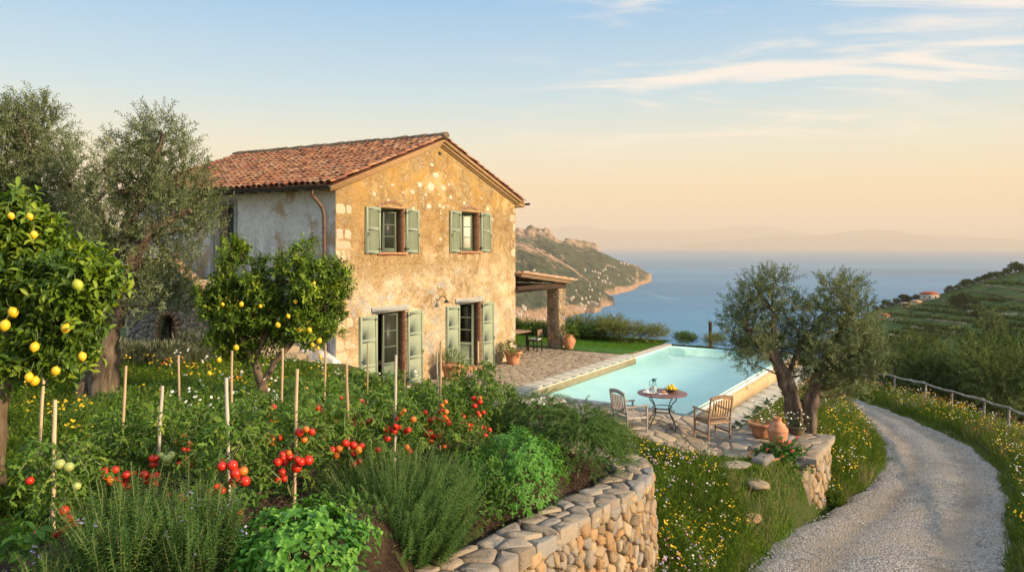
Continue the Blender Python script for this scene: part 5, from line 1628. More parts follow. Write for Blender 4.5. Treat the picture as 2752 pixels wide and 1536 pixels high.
# ================================================================ vegetation
def tree(name, label, cat, base, limbs, blobs, leafm, bark, dens, L, m, ll, lw, tm, spread, droop, up, group=None, sprigs=True, rough=.16, t_leaf=True, shell=.3, extra=None):
    base = np.array(base, float)
    root = thing(name, label, cat, tuple(base), 0, group)
    mb = MB()
    for pts, rad in limbs:
        P = np.array(pts, float) - base
        # resample for gnarl
        k = 5; Q, Rr = [], []
        for i in range(len(P) - 1):
            for j in range(k):
                u = j / k
                Q.append(P[i] * (1 - u) + P[i + 1] * u); Rr.append(rad[i] * (1 - u) + rad[i + 1] * u)
        Q.append(P[-1]); Rr.append(rad[-1]); Q, Rr = np.array(Q), np.array(Rr)
        for _ in range(2): Q[1:-1] = (Q[:-2] + 2 * Q[1:-1] + Q[2:]) / 4
        Q[1:-1] += rng.normal(0, 1, Q[1:-1].shape) * Rr[1:-1, None] * .10
        mb.tube(Q, Rr * (1 + .10 * np.sin(np.arange(len(Rr)) * 1.7)), 16 if rad[0] > .08 else 7, rough * (1.5 if rad[0] > .15 else 1))
    mb.build('trunk', M[bark], root, smooth=True)
    B = [(b[0] - base[0], b[1] - base[1], b[2] - base[2], b[3], b[4], b[5]) for b in blobs]
    # boughs reaching every clump from the nearest limb end
    tips = np.concatenate([np.array(p_, float)[1:] for p_, _ in limbs]) - base
    br = MB()
    for b in B:
        c = np.array(b[:3]); d = np.linalg.norm(tips - c, axis=1) + np.where(tips[:, 2] > c[2], .8, 0); t_ = tips[np.argmin(d)]
        mid = (t_ + c) / 2 + rng.normal(0, .06, 3) * b[3]
        br.tube([t_, mid, c, c + rng.normal(0, .4, 3) * b[3] + [0, 0, b[5] * .5]], np.array([.05, .035, .02, .006]) * min(1.2, b[3] * 2.2), 6)
        for _ in range(5):
            e = c + rdir(1)[0] * np.array(b[3:6]) * .75
            br.tube([c, (c + e) / 2 + rng.normal(0, .03, 3), e], np.array([.014, .009, .004]) * min(1.5, b[3] * 2.2), 4)
    br.build('branches', M[bark], root, smooth=True)
    mb, st = MB(), MB()
    S_, D_ = blob_starts(B, dens, shell, up)
    twigs(mb, S_, D_, rng.uniform(.5, 1.25, len(S_)) * L, m, ll, lw, tm, spread, droop, st, sr=.003, up=.1)
    if extra is not None:
        e_, d_, l_ = extra; e_ = np.array(e_) - base
        e2 = np.repeat(e_, 5, 0) + rng.normal(0, .05, (len(e_) * 5, 3)); d2 = np.repeat(np.array(d_, float), 5, 0) + rng.normal(0, .22, (len(e_) * 5, 3))
        twigs(mb, e2, d2, np.repeat(l_, 5) * rng.uniform(.7, 1.1, len(e2)), m + 8, ll, lw, tm, spread, 0, st)
    mb.build('foliage', M[leafm], root)
    st.build('twigs', M['stem'], root)
    return root, S_, D_, B

def cl_(lst, D, rpx, sy=.9, jd=.5):
    """crown clumps measured off the photo: (column, row[, radius])"""
    out = []
    for c in lst:
        dD = random.uniform(-jd, jd)
        p = PD(c[0], c[1], D + dD); r = (c[2] if len(c) > 2 else rpx) * DS / F * D
        out.append((p[0], p[1], p[2], r * random.uniform(.95, 1.2), r * 1.15, r * sy))
    return out
# big left olive
D0 = 13.0
base = PX(262, 1052, D0); base[2] = float(H(base[0], base[1])) - .05
def q(dx, dy, D): return PD(dx, dy, D)
limbs = [([base, q(248, 880, D0), q(262, 780, D0), q(300, 690, D0), q(322, 600, D0 - .1), q(330, 540, D0)], [.33, .24, .20, .16, .12, .07]),
         ([base + [.12, -.15, 0], q(262, 860, D0 - .2), q(290, 770, D0 - .2), q(335, 640, D0 - .3), q(380, 580, D0 - .4), q(440, 545, D0 - .4), q(480, 530, D0 - .5)], [.26, .19, .15, .12, .09, .06, .03]),
         ([q(300, 690, D0), q(270, 600, D0 + .3), q(240, 520, D0 + .3), q(220, 470, D0 + .3)], [.14, .10, .07, .04]),
         ([q(322, 600, D0), q(350, 480, D0), q(390, 400, D0), q(410, 340, D0)], [.12, .09, .06, .03]),
         ([base + [-.2, -.1, 0], base + [-.42, -.25, .02]], [.2, .08]), ([base + [.2, -.2, .02], base + [.45, -.35, -.02]], [.2, .07]), ([base + [0, -.25, .03], base + [.05, -.55, -.02]], [.2, .07])]
bl_ = cl_([(392, 330, 42), (430, 375, 44), (350, 375, 40), (300, 385, 36), (460, 440, 48), (395, 440, 52), (330, 450, 46), (275, 440, 38), (490, 510, 50), (430, 515, 52), (365, 520, 46), (300, 500, 46),
           (250, 500, 36), (505, 575, 42), (455, 585, 44), (390, 660, 46), (440, 640, 36), (370, 730, 46), (430, 715, 48), (400, 770, 38), (455, 760, 34), (280, 580, 42), (240, 620, 46), (350, 600, 34), (345, 690, 34)], D0, 44, .92, .55)
tree('olive_tree', 'big olive with thick gnarled trunk standing just left of the farmhouse', 'olive tree', base, limbs, bl_, 'olive_leaf', 'bark', 760, .42, 17, .078, .0175, LEAF_N, .55, -.12, .75)
# far-left olive behind the lemon
D0 = 15.5
base = PX(60, 1010, D0); base[2] = float(H(base[0], base[1])) - .05
limbs = [([base, q(70, 800, D0), q(90, 640, D0), q(95, 500, D0), q(80, 400, D0)], [.30, .22, .17, .11, .05]), ([q(90, 640, D0), q(150, 560, D0), q(190, 490, D0)], [.14, .09, .04]), ([q(90, 640, D0), q(40, 520, D0), q(10, 430, D0)], [.14, .09, .04])]
bl_ = cl_([(95, 285, 34), (50, 300, 36), (10, 305, 38), (120, 330, 38), (70, 350, 42), (20, 370, 44), (-40, 340, 46), (150, 385, 38), (100, 410, 44), (40, 430, 46), (170, 450, 44), (120, 475, 46), (60, 500, 48), (0, 470, 50),
           (200, 520, 44), (150, 545, 48), (90, 570, 50), (210, 590, 46), (160, 620, 50), (230, 660, 44), (190, 700, 46), (30, 560, 50), (-50, 450, 60), (250, 720, 40), (120, 660, 50)], D0, 44, .92, .7)
tree('olive_tree', 'tall olive at the far left behind the leafy lemon tree', 'olive tree', base, limbs, bl_, 'olive_leaf', 'bark', 760, .46, 17, .085, .020, LEAF_N, .55, -.10, .8)
# olive by the patio
D0 = 18.2
base = PX(2160, 1166, D0); base[2] = float(H(base[0], base[1])) - .08
limbs = [([base + [-.02, 0, 0], q(1995, 1010, D0), q(1975, 950, D0), q(1945, 895, D0), q(1905, 860, D0), q(1880, 830, D0)], [.27, .19, .15, .12, .08, .04]),
         ([base + [.10, -.05, 0], q(2038, 1000, D0 - .1), q(2062, 930, D0 - .1), q(2095, 870, D0), q(2125, 820, D0), q(2135, 780, D0)], [.17, .14, .115, .09, .06, .03]),
         ([q(1945, 895, D0), q(1948, 840, D0), q(1945, 780, D0)], [.09, .06, .03]), ([q(2062, 930, D0), q(2130, 900, D0), q(2180, 870, D0)], [.07, .05, .03]),
         ([q(1975, 950, D0), q(2010, 880, D0), q(2030, 830, D0)], [.07, .05, .03])]
bl_ = cl_([(1900, 722, 30), (1948, 712, 34), (1870, 765, 36), (1925, 765, 40), (1850, 815, 36), (1895, 825, 40), (1950, 820, 38), (1862, 870, 34), (1910, 880, 36), (1960, 875, 34), (2000, 780, 32), (2010, 840, 36),
           (2095, 730, 32), (2140, 728, 34), (2070, 775, 32), (2120, 780, 38), (2165, 780, 34), (2045, 830, 36), (2095, 835, 40), (2150, 835, 40), (2195, 840, 30), (2060, 890, 38), (2115, 895, 40), (2170, 890, 40), (2210, 890, 26),
           (2025, 940, 32), (2085, 950, 36), (2145, 950, 34), (2195, 935, 28), (2110, 995, 28), (2050, 985, 26), (1995, 920, 26), (1880, 910, 24), (2160, 985, 20)], D0, 36, .95, .55)
tree('olive_tree', 'small olive with twin leaning trunks behind the pots at the patio edge', 'olive tree', base, limbs, [(b[0], b[1], b[2], b[3] * .94, b[4] * .94, b[5] * .94) for b in bl_], 'olive_leaf', 'bark', 780, .36, 16, .082, .020, LEAF_N, .55, -.10, .7)

def hang_lemons(root, lst, D, mats=('lemon',), name='lemon', r=.034):
    b = np.array(root.location)
    for k, (dx, dy, *rest) in enumerate(lst):
        p = PD(dx, dy, D + random.uniform(-.08, .05)) - b
        kind = rest[0] if rest else 'lemon'; s = (rest[1] if len(rest) > 1 else 1) * random.uniform(.82, 1.08)
        mb = MB(); lemon_shape(mb, (0, 0, 0), r * s)
        o = mb.build(name, M[kind], root, True, tuple(p)); o.rotation_euler = (random.uniform(-.4, .4), random.uniform(-.4, .4), random.random() * 6)
        mb = MB(); mb.tube([(0, 0, r * s * 1.1), (.01, 0, r * s * 1.1 + .03), (0, .01, r * s * 1.1 + .08)], .0025, 5); mb.build('stalk', M['stem'], o)
# near lemon tree on the left
D0 = 6.3
base = PX(-30, 1150, D0); base[2] = float(H(base[0], base[1])) - .03
limbs = [([base, q(0, 960, D0), q(30, 890, D0), q(60, 820, D0), q(100, 760, D0)], [.085, .07, .055, .04, .02]), ([q(30, 890, D0), q(10, 800, D0), q(20, 700, D0), q(40, 620, D0)], [.05, .04, .03, .015]),
         ([q(60, 820, D0), q(140, 790, D0), q(200, 740, D0)], [.035, .025, .012]), ([q(10, 800, D0), q(-60, 720, D0), q(-90, 640, D0)], [.035, .025, .012])]
bl_ = cl_([(25, 545, 48), (80, 580, 46), (-30, 580, 60), (30, 620, 60), (110, 640, 50), (60, 690, 60), (-20, 690, 70), (160, 660, 40), (205, 690, 42), (245, 690, 30), (130, 720, 56), (190, 760, 52), (240, 730, 34), (60, 770, 60), (-20, 800, 66),
           (120, 810, 56), (180, 830, 44), (50, 850, 54), (120, 880, 46), (170, 900, 34), (-10, 880, 50), (200, 870, 26), (40, 910, 34), (140, 940, 22)], D0, 50, .95, .28)
lt, S_, D_, B_ = tree('lemon_tree', 'near lemon tree with large bright leaves cut by the left edge of the picture', 'lemon tree', base, limbs, bl_, 'lemon_leaf', 'bark2', 3000, .15, 8, .088, .040, LEAF_O, .70, -.1, .75)
hang_lemons(lt, [(33, 785), (12, 818), (166, 825), (87, 872), (140, 932), (73, 948), (87, 958), (207, 896, 'lemon', .75), (195, 716, 'lemon_green', 1.1), (28, 543, 'lemon', .8), (75, 545, 'lemon', .75), (85, 590, 'lemon', .7), (-15, 860)], D0 - .50, r=.038)
# lemon tree in front of the house
D0 = 12.4
base = PX(706, 1085, D0); base[2] = float(H(base[0], base[1])) - .05
limbs = [([base, q(661, 965, D0)], [.095, .078]), ([q(661, 968, D0), q(640, 910, D0), q(615, 870, D0), q(590, 800, D0), q(580, 720, D0)], [.062, .05, .042, .03, .015]),
         ([q(661, 968, D0), q(690, 910, D0), q(735, 860, D0), q(780, 790, D0), q(820, 730, D0)], [.060, .05, .042, .03, .015]), ([q(640, 910, D0), q(665, 850, D0), q(680, 780, D0), q(700, 730, D0)], [.035, .03, .022, .012])]
bl_ = cl_([(580, 625, 20), (605, 640, 18), (585, 670, 24), (580, 715, 30), (625, 715, 24), (655, 665, 13), (665, 700, 20), (700, 690, 13), (720, 665, 16), (745, 640, 15), (770, 620, 11), (740, 690, 26), (790, 680, 24), (835, 680, 24), (860, 705, 18),
           (770, 725, 34), (820, 735, 34), (855, 745, 20), (560, 750, 30), (610, 760, 36), (660, 750, 34), (710, 750, 36), (760, 775, 36), (810, 785, 34), (845, 790, 18), (545, 790, 26), (590, 810, 36), (650, 810, 38), (710, 810, 38), (765, 825, 34), (815, 830, 24),
           (560, 850, 30), (610, 860, 32), (665, 850, 30), (715, 850, 26), (575, 890, 22), (625, 895, 20), (840, 845, 13), (530, 770, 18), (515, 745, 16), (790, 855, 22)], D0, 30, .95, .30)
lt, S_, D_, B_ = tree('lemon_tree', 'small round-headed lemon tree with forked trunk in front of the house corner', 'lemon tree', base, limbs, bl_, 'lemon_leaf', 'bark2', 1900, .17, 9, .082, .036, LEAF_O, .70, -.05, .8,
     extra=([q(585, 650, D0), q(600, 640, D0), q(655, 690, D0), q(745, 680, D0), q(762, 660, D0), q(700, 720, D0), q(850, 700, D0)], [(0, 0, 1), (.3, 0, 1), (.1, 0, 1), (.15, 0, 1), (.35, 0, 1), (0, 0, 1), (.9, 0, .45)], [.28, .24, .22, .30, .30, .2, .25]))
hang_lemons(lt, [(607, 765), (655, 770, 'lemon', .8), (743, 766 - 8, 'lemon', .8), (699, 817), (783 - 5, 830, 'lemon', .95), (755, 829, 'lemon', 1.2), (803, 857, 'lemon', 1.1), (786, 867), (800, 875, 'lemon', .7), (806, 897, 'lemon', .8), (594, 878 - 4), (551, 905), (527, 938), (790, 712, 'lemon', .8),
                 (725, 795, 'lemon', .8), (560, 765, 'lemon', .7), (745, 830, 'lemon', .6)], D0 - .47, r=.041)

# ---------------------------------------------------------------- herbs in the bed
def zb(x, y): return float(H(x, y)) + .05
def herb(name, label, cat, x, y, blobs, mat, dens, L, m, ll, lw, tm, spread, droop, up, shell=.2, flowers=None, stemr=.004):
    z = zb(x, y)
    root = thing(name, label, cat, (x, y, z))
    mb, st = MB(), MB()
    S_, D_ = blob_starts(blobs, dens, shell, up)
    S_[:, 2] = np.maximum(S_[:, 2], .01)
    twigs(mb, S_, D_, rng.uniform(.6, 1.2, len(S_)) * L, m, ll, lw, tm, spread, droop, st, sr=stemr)
    mb.build('foliage', M[mat], root); st.build('stems', M['stem'] if mat != 'rosemary_dark' else M['stem_b'], root)
    if flowers: heads(root, S_[:flowers[1]] + D_[:flowers[1]] * L * .8 + rng.normal(0, .01, (flowers[1], 3)), flowers[2], flowers[0], 'flower_head')
    return root
def rosemary(label, x, y, R_, Hh, n, L, mat='rosemary', splay=.55, flowers=None, m=34, ll=.026):
    """long upright shoots fanning from the base, needles all along"""
    z = zb(x, y); root = thing('rosemary_bush', label, 'rosemary', (x, y, z)); mb, st = MB(), MB()
    a = rng.random(n) * 6.283; r = np.sqrt(rng.random(n))
    S_ = np.stack([np.cos(a) * r * R_ * .62, np.sin(a) * r * R_ * .62, rng.uniform(0, .5, n) * Hh * (1 - r * .3)], 1)
    D_ = nrm(np.stack([np.cos(a) * r * splay, np.sin(a) * r * splay, np.ones(n)], 1) + rng.normal(0, .13, (n, 3)))
    Ln = L * rng.uniform(.55, 1.1, n) * (1 - .25 * r)
    Ln = np.minimum(Ln, (Hh * (1 - .28 * r ** 2) * rng.uniform(.85, 1.08, n) - S_[:, 2]) / np.maximum(D_[:, 2], .3))
    Ln = np.maximum(Ln, .08); h0 = (S_[:, 2] + Ln) / Hh
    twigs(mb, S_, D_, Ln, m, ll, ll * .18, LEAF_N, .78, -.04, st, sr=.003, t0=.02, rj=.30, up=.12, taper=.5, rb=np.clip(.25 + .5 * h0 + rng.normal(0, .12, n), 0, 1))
    mb.build('foliage', M[mat], root); st.build('stems', M['stem'], root)
    mb = MB()
    for i in range(7):
        b = rng.random() * 6.28; mb.tube([(0, 0, -.02), (math.cos(b) * R_ * .25, math.sin(b) * R_ * .25, Hh * .25), (math.cos(b) * R_ * .45, math.sin(b) * R_ * .45, Hh * .5)], [.016, .010, .005], 6, .2)
    mb.build('woody_base', M['bark'], root, smooth=True)
    if flowers:
        k = rng.permutation(n)[:flowers]; P = S_[k] + D_[k] * (Ln[k] * .8)[:, None]
        P = np.repeat(P, 5, 0) + rng.normal(0, .014, (len(k) * 5, 3)); heads(root, P, .016, 'lilac', 'flower_head')
    return root
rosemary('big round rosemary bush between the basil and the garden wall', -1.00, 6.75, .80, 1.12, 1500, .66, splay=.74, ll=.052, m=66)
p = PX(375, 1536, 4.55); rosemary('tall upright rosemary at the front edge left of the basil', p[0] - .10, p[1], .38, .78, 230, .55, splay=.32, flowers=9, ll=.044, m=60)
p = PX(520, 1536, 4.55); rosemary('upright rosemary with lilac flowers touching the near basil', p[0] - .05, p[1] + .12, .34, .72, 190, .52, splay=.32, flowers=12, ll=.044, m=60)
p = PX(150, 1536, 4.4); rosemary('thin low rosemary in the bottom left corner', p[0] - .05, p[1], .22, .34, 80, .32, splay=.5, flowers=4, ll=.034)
# creeping rosemary by the wall tip
def creeping(label, x, y, R_, Hh, n):
    z = zb(x, y); root = thing('rosemary_bush', label, 'rosemary', (x, y, z)); mb, st = MB(), MB()
    a = rng.random(n) * 6.283; r = np.sqrt(rng.random(n))
    S_ = np.stack([np.cos(a) * r * R_ * .75, np.sin(a) * r * R_ * .75, Hh * np.sqrt(np.maximum(0, 1 - r ** 2)) * rng.uniform(.5, .95, n)], 1)
    D_ = nrm(np.stack([np.cos(a) * .9, np.sin(a) * .9, .65 * np.ones(n)], 1) + rng.normal(0, .28, (n, 3)))
    twigs(mb, S_, D_, rng.uniform(.20, .42, n), 28, .036, .011, LEAF_N, .68, -.5, st, sr=.003, t0=.02, rj=.35, taper=.3)
    mb.build('foliage', M['rosemary_dark'], root); st.build('stems', M['stem'], root)
creeping('dark creeping rosemary spilling over the tip of the garden wall', .92, 10.3, .76, .84, 1300)
creeping('dark creeping rosemary left of the wall tip, behind the bright basil', .40, 10.7, .50, .66, 520)
# basil: dense rosettes of domed leaves
def basil(label, x, y, R_, Hh, n, ll, mat='basil', lw=.62, name='basil_plant', cat='basil', aniso=1.0):
    z = zb(x, y); root = thing(name, label, cat, (x, y, z)); mb, st = MB(), MB()
    a = rng.random(n) * 6.283; r = np.sqrt(rng.random(n)); lump = 1 + .12 * np.sin(a * 4 + 1) + .08 * np.sin(a * 7)
    top = Hh * np.sqrt(np.maximum(.02, 1 - r ** 2.4)) * (1 + .10 * np.sin(a * 3 + r * 9))
    P = np.stack([np.cos(a) * r * R_ * lump, np.sin(a) * r * R_ * lump * aniso, top * rng.uniform(.82, 1.02, n)], 1)
    U = nrm(np.stack([np.cos(a) * r * .9, np.sin(a) * r * .9, 1.1 - r * .6], 1) + rng.normal(0, .12, (n, 3)))
    q1 = nrm(np.cross(U, rdir(n))); q2 = np.cross(U, q1)
    for k in range(7):
        ph = k * 2.4 + rng.normal(0, .2, n); rad = (.35 + .65 * (k >= 3))
        ax = nrm(np.cos(ph)[:, None] * q1 + np.sin(ph)[:, None] * q2 + U * (.75 if k < 3 else .12))
        s = ll * (.55 if k < 3 else 1) * rng.uniform(.75, 1.1, n)
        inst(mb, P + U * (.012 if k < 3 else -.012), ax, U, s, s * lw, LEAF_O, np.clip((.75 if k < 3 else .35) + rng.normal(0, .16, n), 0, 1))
    # side leaves lower down
    m_ = n; a2 = rng.random(m_) * 6.283; h2 = rng.random(m_) * .8
    P2 = np.stack([np.cos(a2) * R_ * np.sqrt(1 - h2 ** 2 * .5) * rng.uniform(.7, 1, m_), np.sin(a2) * R_ * aniso * np.sqrt(1 - h2 ** 2 * .5) * rng.uniform(.7, 1, m_), h2 * Hh], 1)
    D2 = nrm(np.stack([np.cos(a2), np.sin(a2), .2 + 0 * a2], 1) + rng.normal(0, .4, (m_, 3)))
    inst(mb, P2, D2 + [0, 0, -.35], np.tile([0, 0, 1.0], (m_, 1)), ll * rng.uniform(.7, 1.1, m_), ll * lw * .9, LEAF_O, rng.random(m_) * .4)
    mb.build('foliage', M[mat], root)
    k = min(n, 160); b0 = P[:k] * np.array([.35, .35, 0]); d = P[:k] - b0; inst(st, b0, d, np.cross(d, rdir(k)), np.linalg.norm(d, axis=1), .008, STEM); st.build('stems', M['stem'], root)
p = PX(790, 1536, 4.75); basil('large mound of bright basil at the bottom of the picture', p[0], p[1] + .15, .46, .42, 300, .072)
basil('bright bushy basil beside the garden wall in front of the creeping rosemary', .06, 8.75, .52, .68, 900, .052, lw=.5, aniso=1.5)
p = (-.42, 7.95); herb('pepper_plant', 'dark leafy pepper plant between the big rosemary and the bright basil', 'pepper plant', p[0], p[1], [(0, 0, .22, .34, .34, .24), (.1, .3, .25, .3, .3, .25)], 'pepper', 1500, .24, 9, .075, .024, LEAF_N, .75, -.35, .4)
p = (-.62, 8.9); herb('pepper_plant', 'smaller grey-green leafy plant behind the big rosemary', 'pepper plant', p[0], p[1], [(0, 0, .2, .36, .3, .22)], 'tomato_leaf', 1300, .22, 9, .06, .026, LEAF_N, .8, -.3, .5)
p = PX(60, 1510, 4.7); herb('young_plant', 'broad-leaved seedling in the bottom left corner of the bed', 'plant', p[0] - .05, p[1], [(0, 0, .12, .16, .16, .1)], 'pepper', 900, .14, 6, .10, .05, LEAF_O, .8, -.3, .5)
herb('young_plant', 'leafy seedling on the bare soil slope between the near basil and the wall', 'plant', -1.28, 5.75, [(0, 0, .12, .18, .18, .10)], 'pepper', 900, .14, 7, .07, .03, LEAF_O, .8, -.3, .5)
# lavender bank behind the bed
for k, (px_, py_, D_k, rr, lab) in enumerate([(1330, 1120, 12.7, .5, 'pale lavender clump nearest the tomato stakes behind the bed edge'), (1400, 1128, 12.9, .5, 'lilac-flowered lavender clump in the middle of the lavender bank'), (1455, 1130, 13.0, .45, 'lavender clump at the right end of the bank in front of the lounger')]):
    p = PX(px_, py_, D_k); z = float(H(p[0], p[1])); root = thing('lavender_bush', lab, 'lavender', (p[0], p[1], z), 0, None)
    mb, st = MB(), MB(); n = 240; a = rng.random(n) * 6.28; r = np.sqrt(rng.random(n))
    S_ = np.stack([np.cos(a) * r * rr * .6, np.sin(a) * r * rr * .6, .05 * np.ones(n)], 1); D_ = nrm(np.stack([np.cos(a) * r * .6, np.sin(a) * r * .6, np.ones(n)], 1) + rng.normal(0, .1, (n, 3)))
    Ln = rng.uniform(.25, .52, n); twigs(mb, S_, D_, Ln, 12, .045, .006, LEAF_N, .5, -.05, st, sr=.003)
    mb.build('foliage', M['lavender_leaf'], root); st.build('stems', M['stem'], root)
    sel = rng.permutation(n)[:60 if k < 2 else 30]; P = np.repeat(S_[sel] + D_[sel] * Ln[sel][:, None], 7, 0) + rng.normal(0, .017, (len(sel) * 7, 3)); heads(root, P, .032, 'lilac', 'flower_head')
    sel = rng.permutation(n)[:35]; P = S_[sel] + D_[sel] * Ln[sel][:, None] * 1.05; heads(root, P, .03, 'white_f', 'pale_flower_head')

# ---------------------------------------------------------------- stakes and tomato plants
stakes = [  # top column,row  bottom column, distance, label, grey?
 (112, 922, 92, 7.0, 'thick tan stake leaning right under the near lemon tree', 0), (138, 1005, 143, 5.65, 'short upright tan stake nearest the left corner', 0),
 (317, 920, 300, 7.9, 'tan stake leaning right, third from the left in the tomato bed', 0), (408, 970, 390, 6.35, 'grey-tan stake leaning right above the tall rosemary', 1),
 (449, 893, 451, 8.9, 'pale stake in front of the grey grass tuft by the arched opening', 0), (583, 882, 578, 8.6, 'stake rising to a lemon left of the forked lemon tree', 0),
 (569, 950, 580, 5.95, 'whitish stake of the front tomato left of the basil', 1), (711, 875, 708, 8.7, 'stake just right of the forked lemon trunk', 0),
 (747, 928, 741, 6.5, 'tall tan stake above the near basil', 0), (819, 866, 814, 8.9, 'stake in front of the brown downpipe', 0),
 (871, 915, 880, 7.2, 'brown stake in front of the house corner', 0), (925, 862, 925, 8.8, 'thin brown stake in front of the left door shutter', 0),
 (996, 893, 990, 7.7, 'white-grey stake in front of the left door', 1), (1018, 930, 1018, 9.5, 'thin stake between the two doors behind the white-grey one', 0),
 (1098, 882, 1108, 9.6, 'pale thin stake crossing the rosemary tub', 1), (1109, 857, 1106, 9.3, 'darker stake crossing the rosemary tub', 0), (1203, 858, 1203, 10.3, 'last stake on the right, in front of the second door', 0)]
SP = []
for dx, dy, bx_, D, lab, g in stakes:
    top = PD(dx, dy, D); bot = np.array([(bx_ * DS - CX) / F * D, D + random.uniform(-.05, .05), 0]); z = zb(bot[0], bot[1])
    mb = MB(); v = top - np.array([bot[0], bot[1], z - .1]); n = 12; rad = .014 if D < 8 else .013
    if 'thin' in lab: rad = .009
    P = [np.array([0, 0, -.1]) + v * (i / n) + np.array([.0015 * math.sin(i * 1.3 + dx), .0015 * math.cos(i * 1.1), 0]) for i in range(n + 1)]
    mb.tube(P, [rad * (1.12 if i % 4 == 1 else 1) for i in range(n + 1)], 9)
    o = mb.build('garden_stake', M['bamboo_grey' if g else 'bamboo'], None, True, (bot[0], bot[1], z)); setp(o, lab, 'stake', 'wooden stakes holding up the tomato plants')
    SP.append((bot[0], bot[1], z, v))
def tomato_plant(label, x, y, hgt, R_, n, fruits, D, r=.036, yellow=.0):
    z = zb(x, y); root = thing('tomato_plant', label, 'tomato plant', (x, y, z)); mb, st = MB(), MB()
    h = rng.uniform(.22, 1, n) ** .8 * hgt; a = rng.random(n) * 6.28; w = R_ * (.35 + .65 * np.sin(np.clip(h / hgt, 0, 1) * 2.4)) * rng.uniform(.15, 1, n)
    S_ = np.stack([np.cos(a) * w * .6, np.sin(a) * w * .6, h], 1); D_ = nrm(np.stack([np.cos(a), np.sin(a), rng.uniform(-.1, .7, n)], 1))
    twigs(mb, S_, D_, rng.uniform(.12, .26, n), 9, .075, .038, SHAPED, .65, -.75, st, sr=.005, rj=.5, rb=np.clip(rng.normal(.42, .2, n) - (h < .3 * hgt) * .0 + (h < .35 * hgt) * .35, 0, 1))
    mb.build('foliage', M['tomato_leaf'], root)
    for k in range(3):
        a_ = rng.random() * 6.28; P = [(0, 0, -.03)]
        for i in range(1, 7): P.append((math.cos(a_ + i * .7) * .05 * i ** .5, math.sin(a_ + i * .7) * .05 * i ** .5, hgt * i / 6.5))
        st.tube(P, [.009, .008, .007, .006, .005, .004, .002], 6)
    b = np.array([x, y, z]); last = None
    for f in fruits:
        kind = f[2] if len(f) > 2 else 'r'; s = f[3] if len(f) > 3 else 1
        p_ = PD(f[0], f[1], D - .07 + random.uniform(-.06, .06)) - b; rr = r * s * random.uniform(.92, 1.08)
        m2 = MB(); prof = [(.001, .80), (.25, .90), (.6, .80), (.93, .40), (1.0, -.02), (.88, -.48), (.5, -.80), (.001, -.86)]
        m2.lathe([(u * rr, v * rr) for u, v in prof[::-1]], (0, 0, 0), 14)
        o = m2.build('tomato', M['tom_' + kind], root, True, tuple(p_)); o.rotation_euler = (random.uniform(-.5, .5), random.uniform(-.5, .5), random.random() * 6)
        c_ = MB(); aa = np.arange(5) * 1.2566; inst(c_, np.tile([0, 0, rr * .84], (5, 1)), np.stack([np.cos(aa), np.sin(aa), -.25 + 0 * aa], 1), np.tile([0, 0, 1.0], (5, 1)), rr * .75, rr * .22, LEAF_N); c_.tube([(0, 0, rr * .8), (.004, .006, rr * 1.6)], .0025, 5); c_.build('calyx', M['stem'], o)
        st.tube([p_ + [0, 0, rr * 1.3], p_ * np.array([.55, .55, 1]) + [0, .02, .05], p_ * np.array([.08, .08, 1]) + [0, 0, .07]], .0028, 5)
    st.build('stems', M['stem'], root)
def near(px_, D): return ((px_ * DS - CX) / F * D, D)
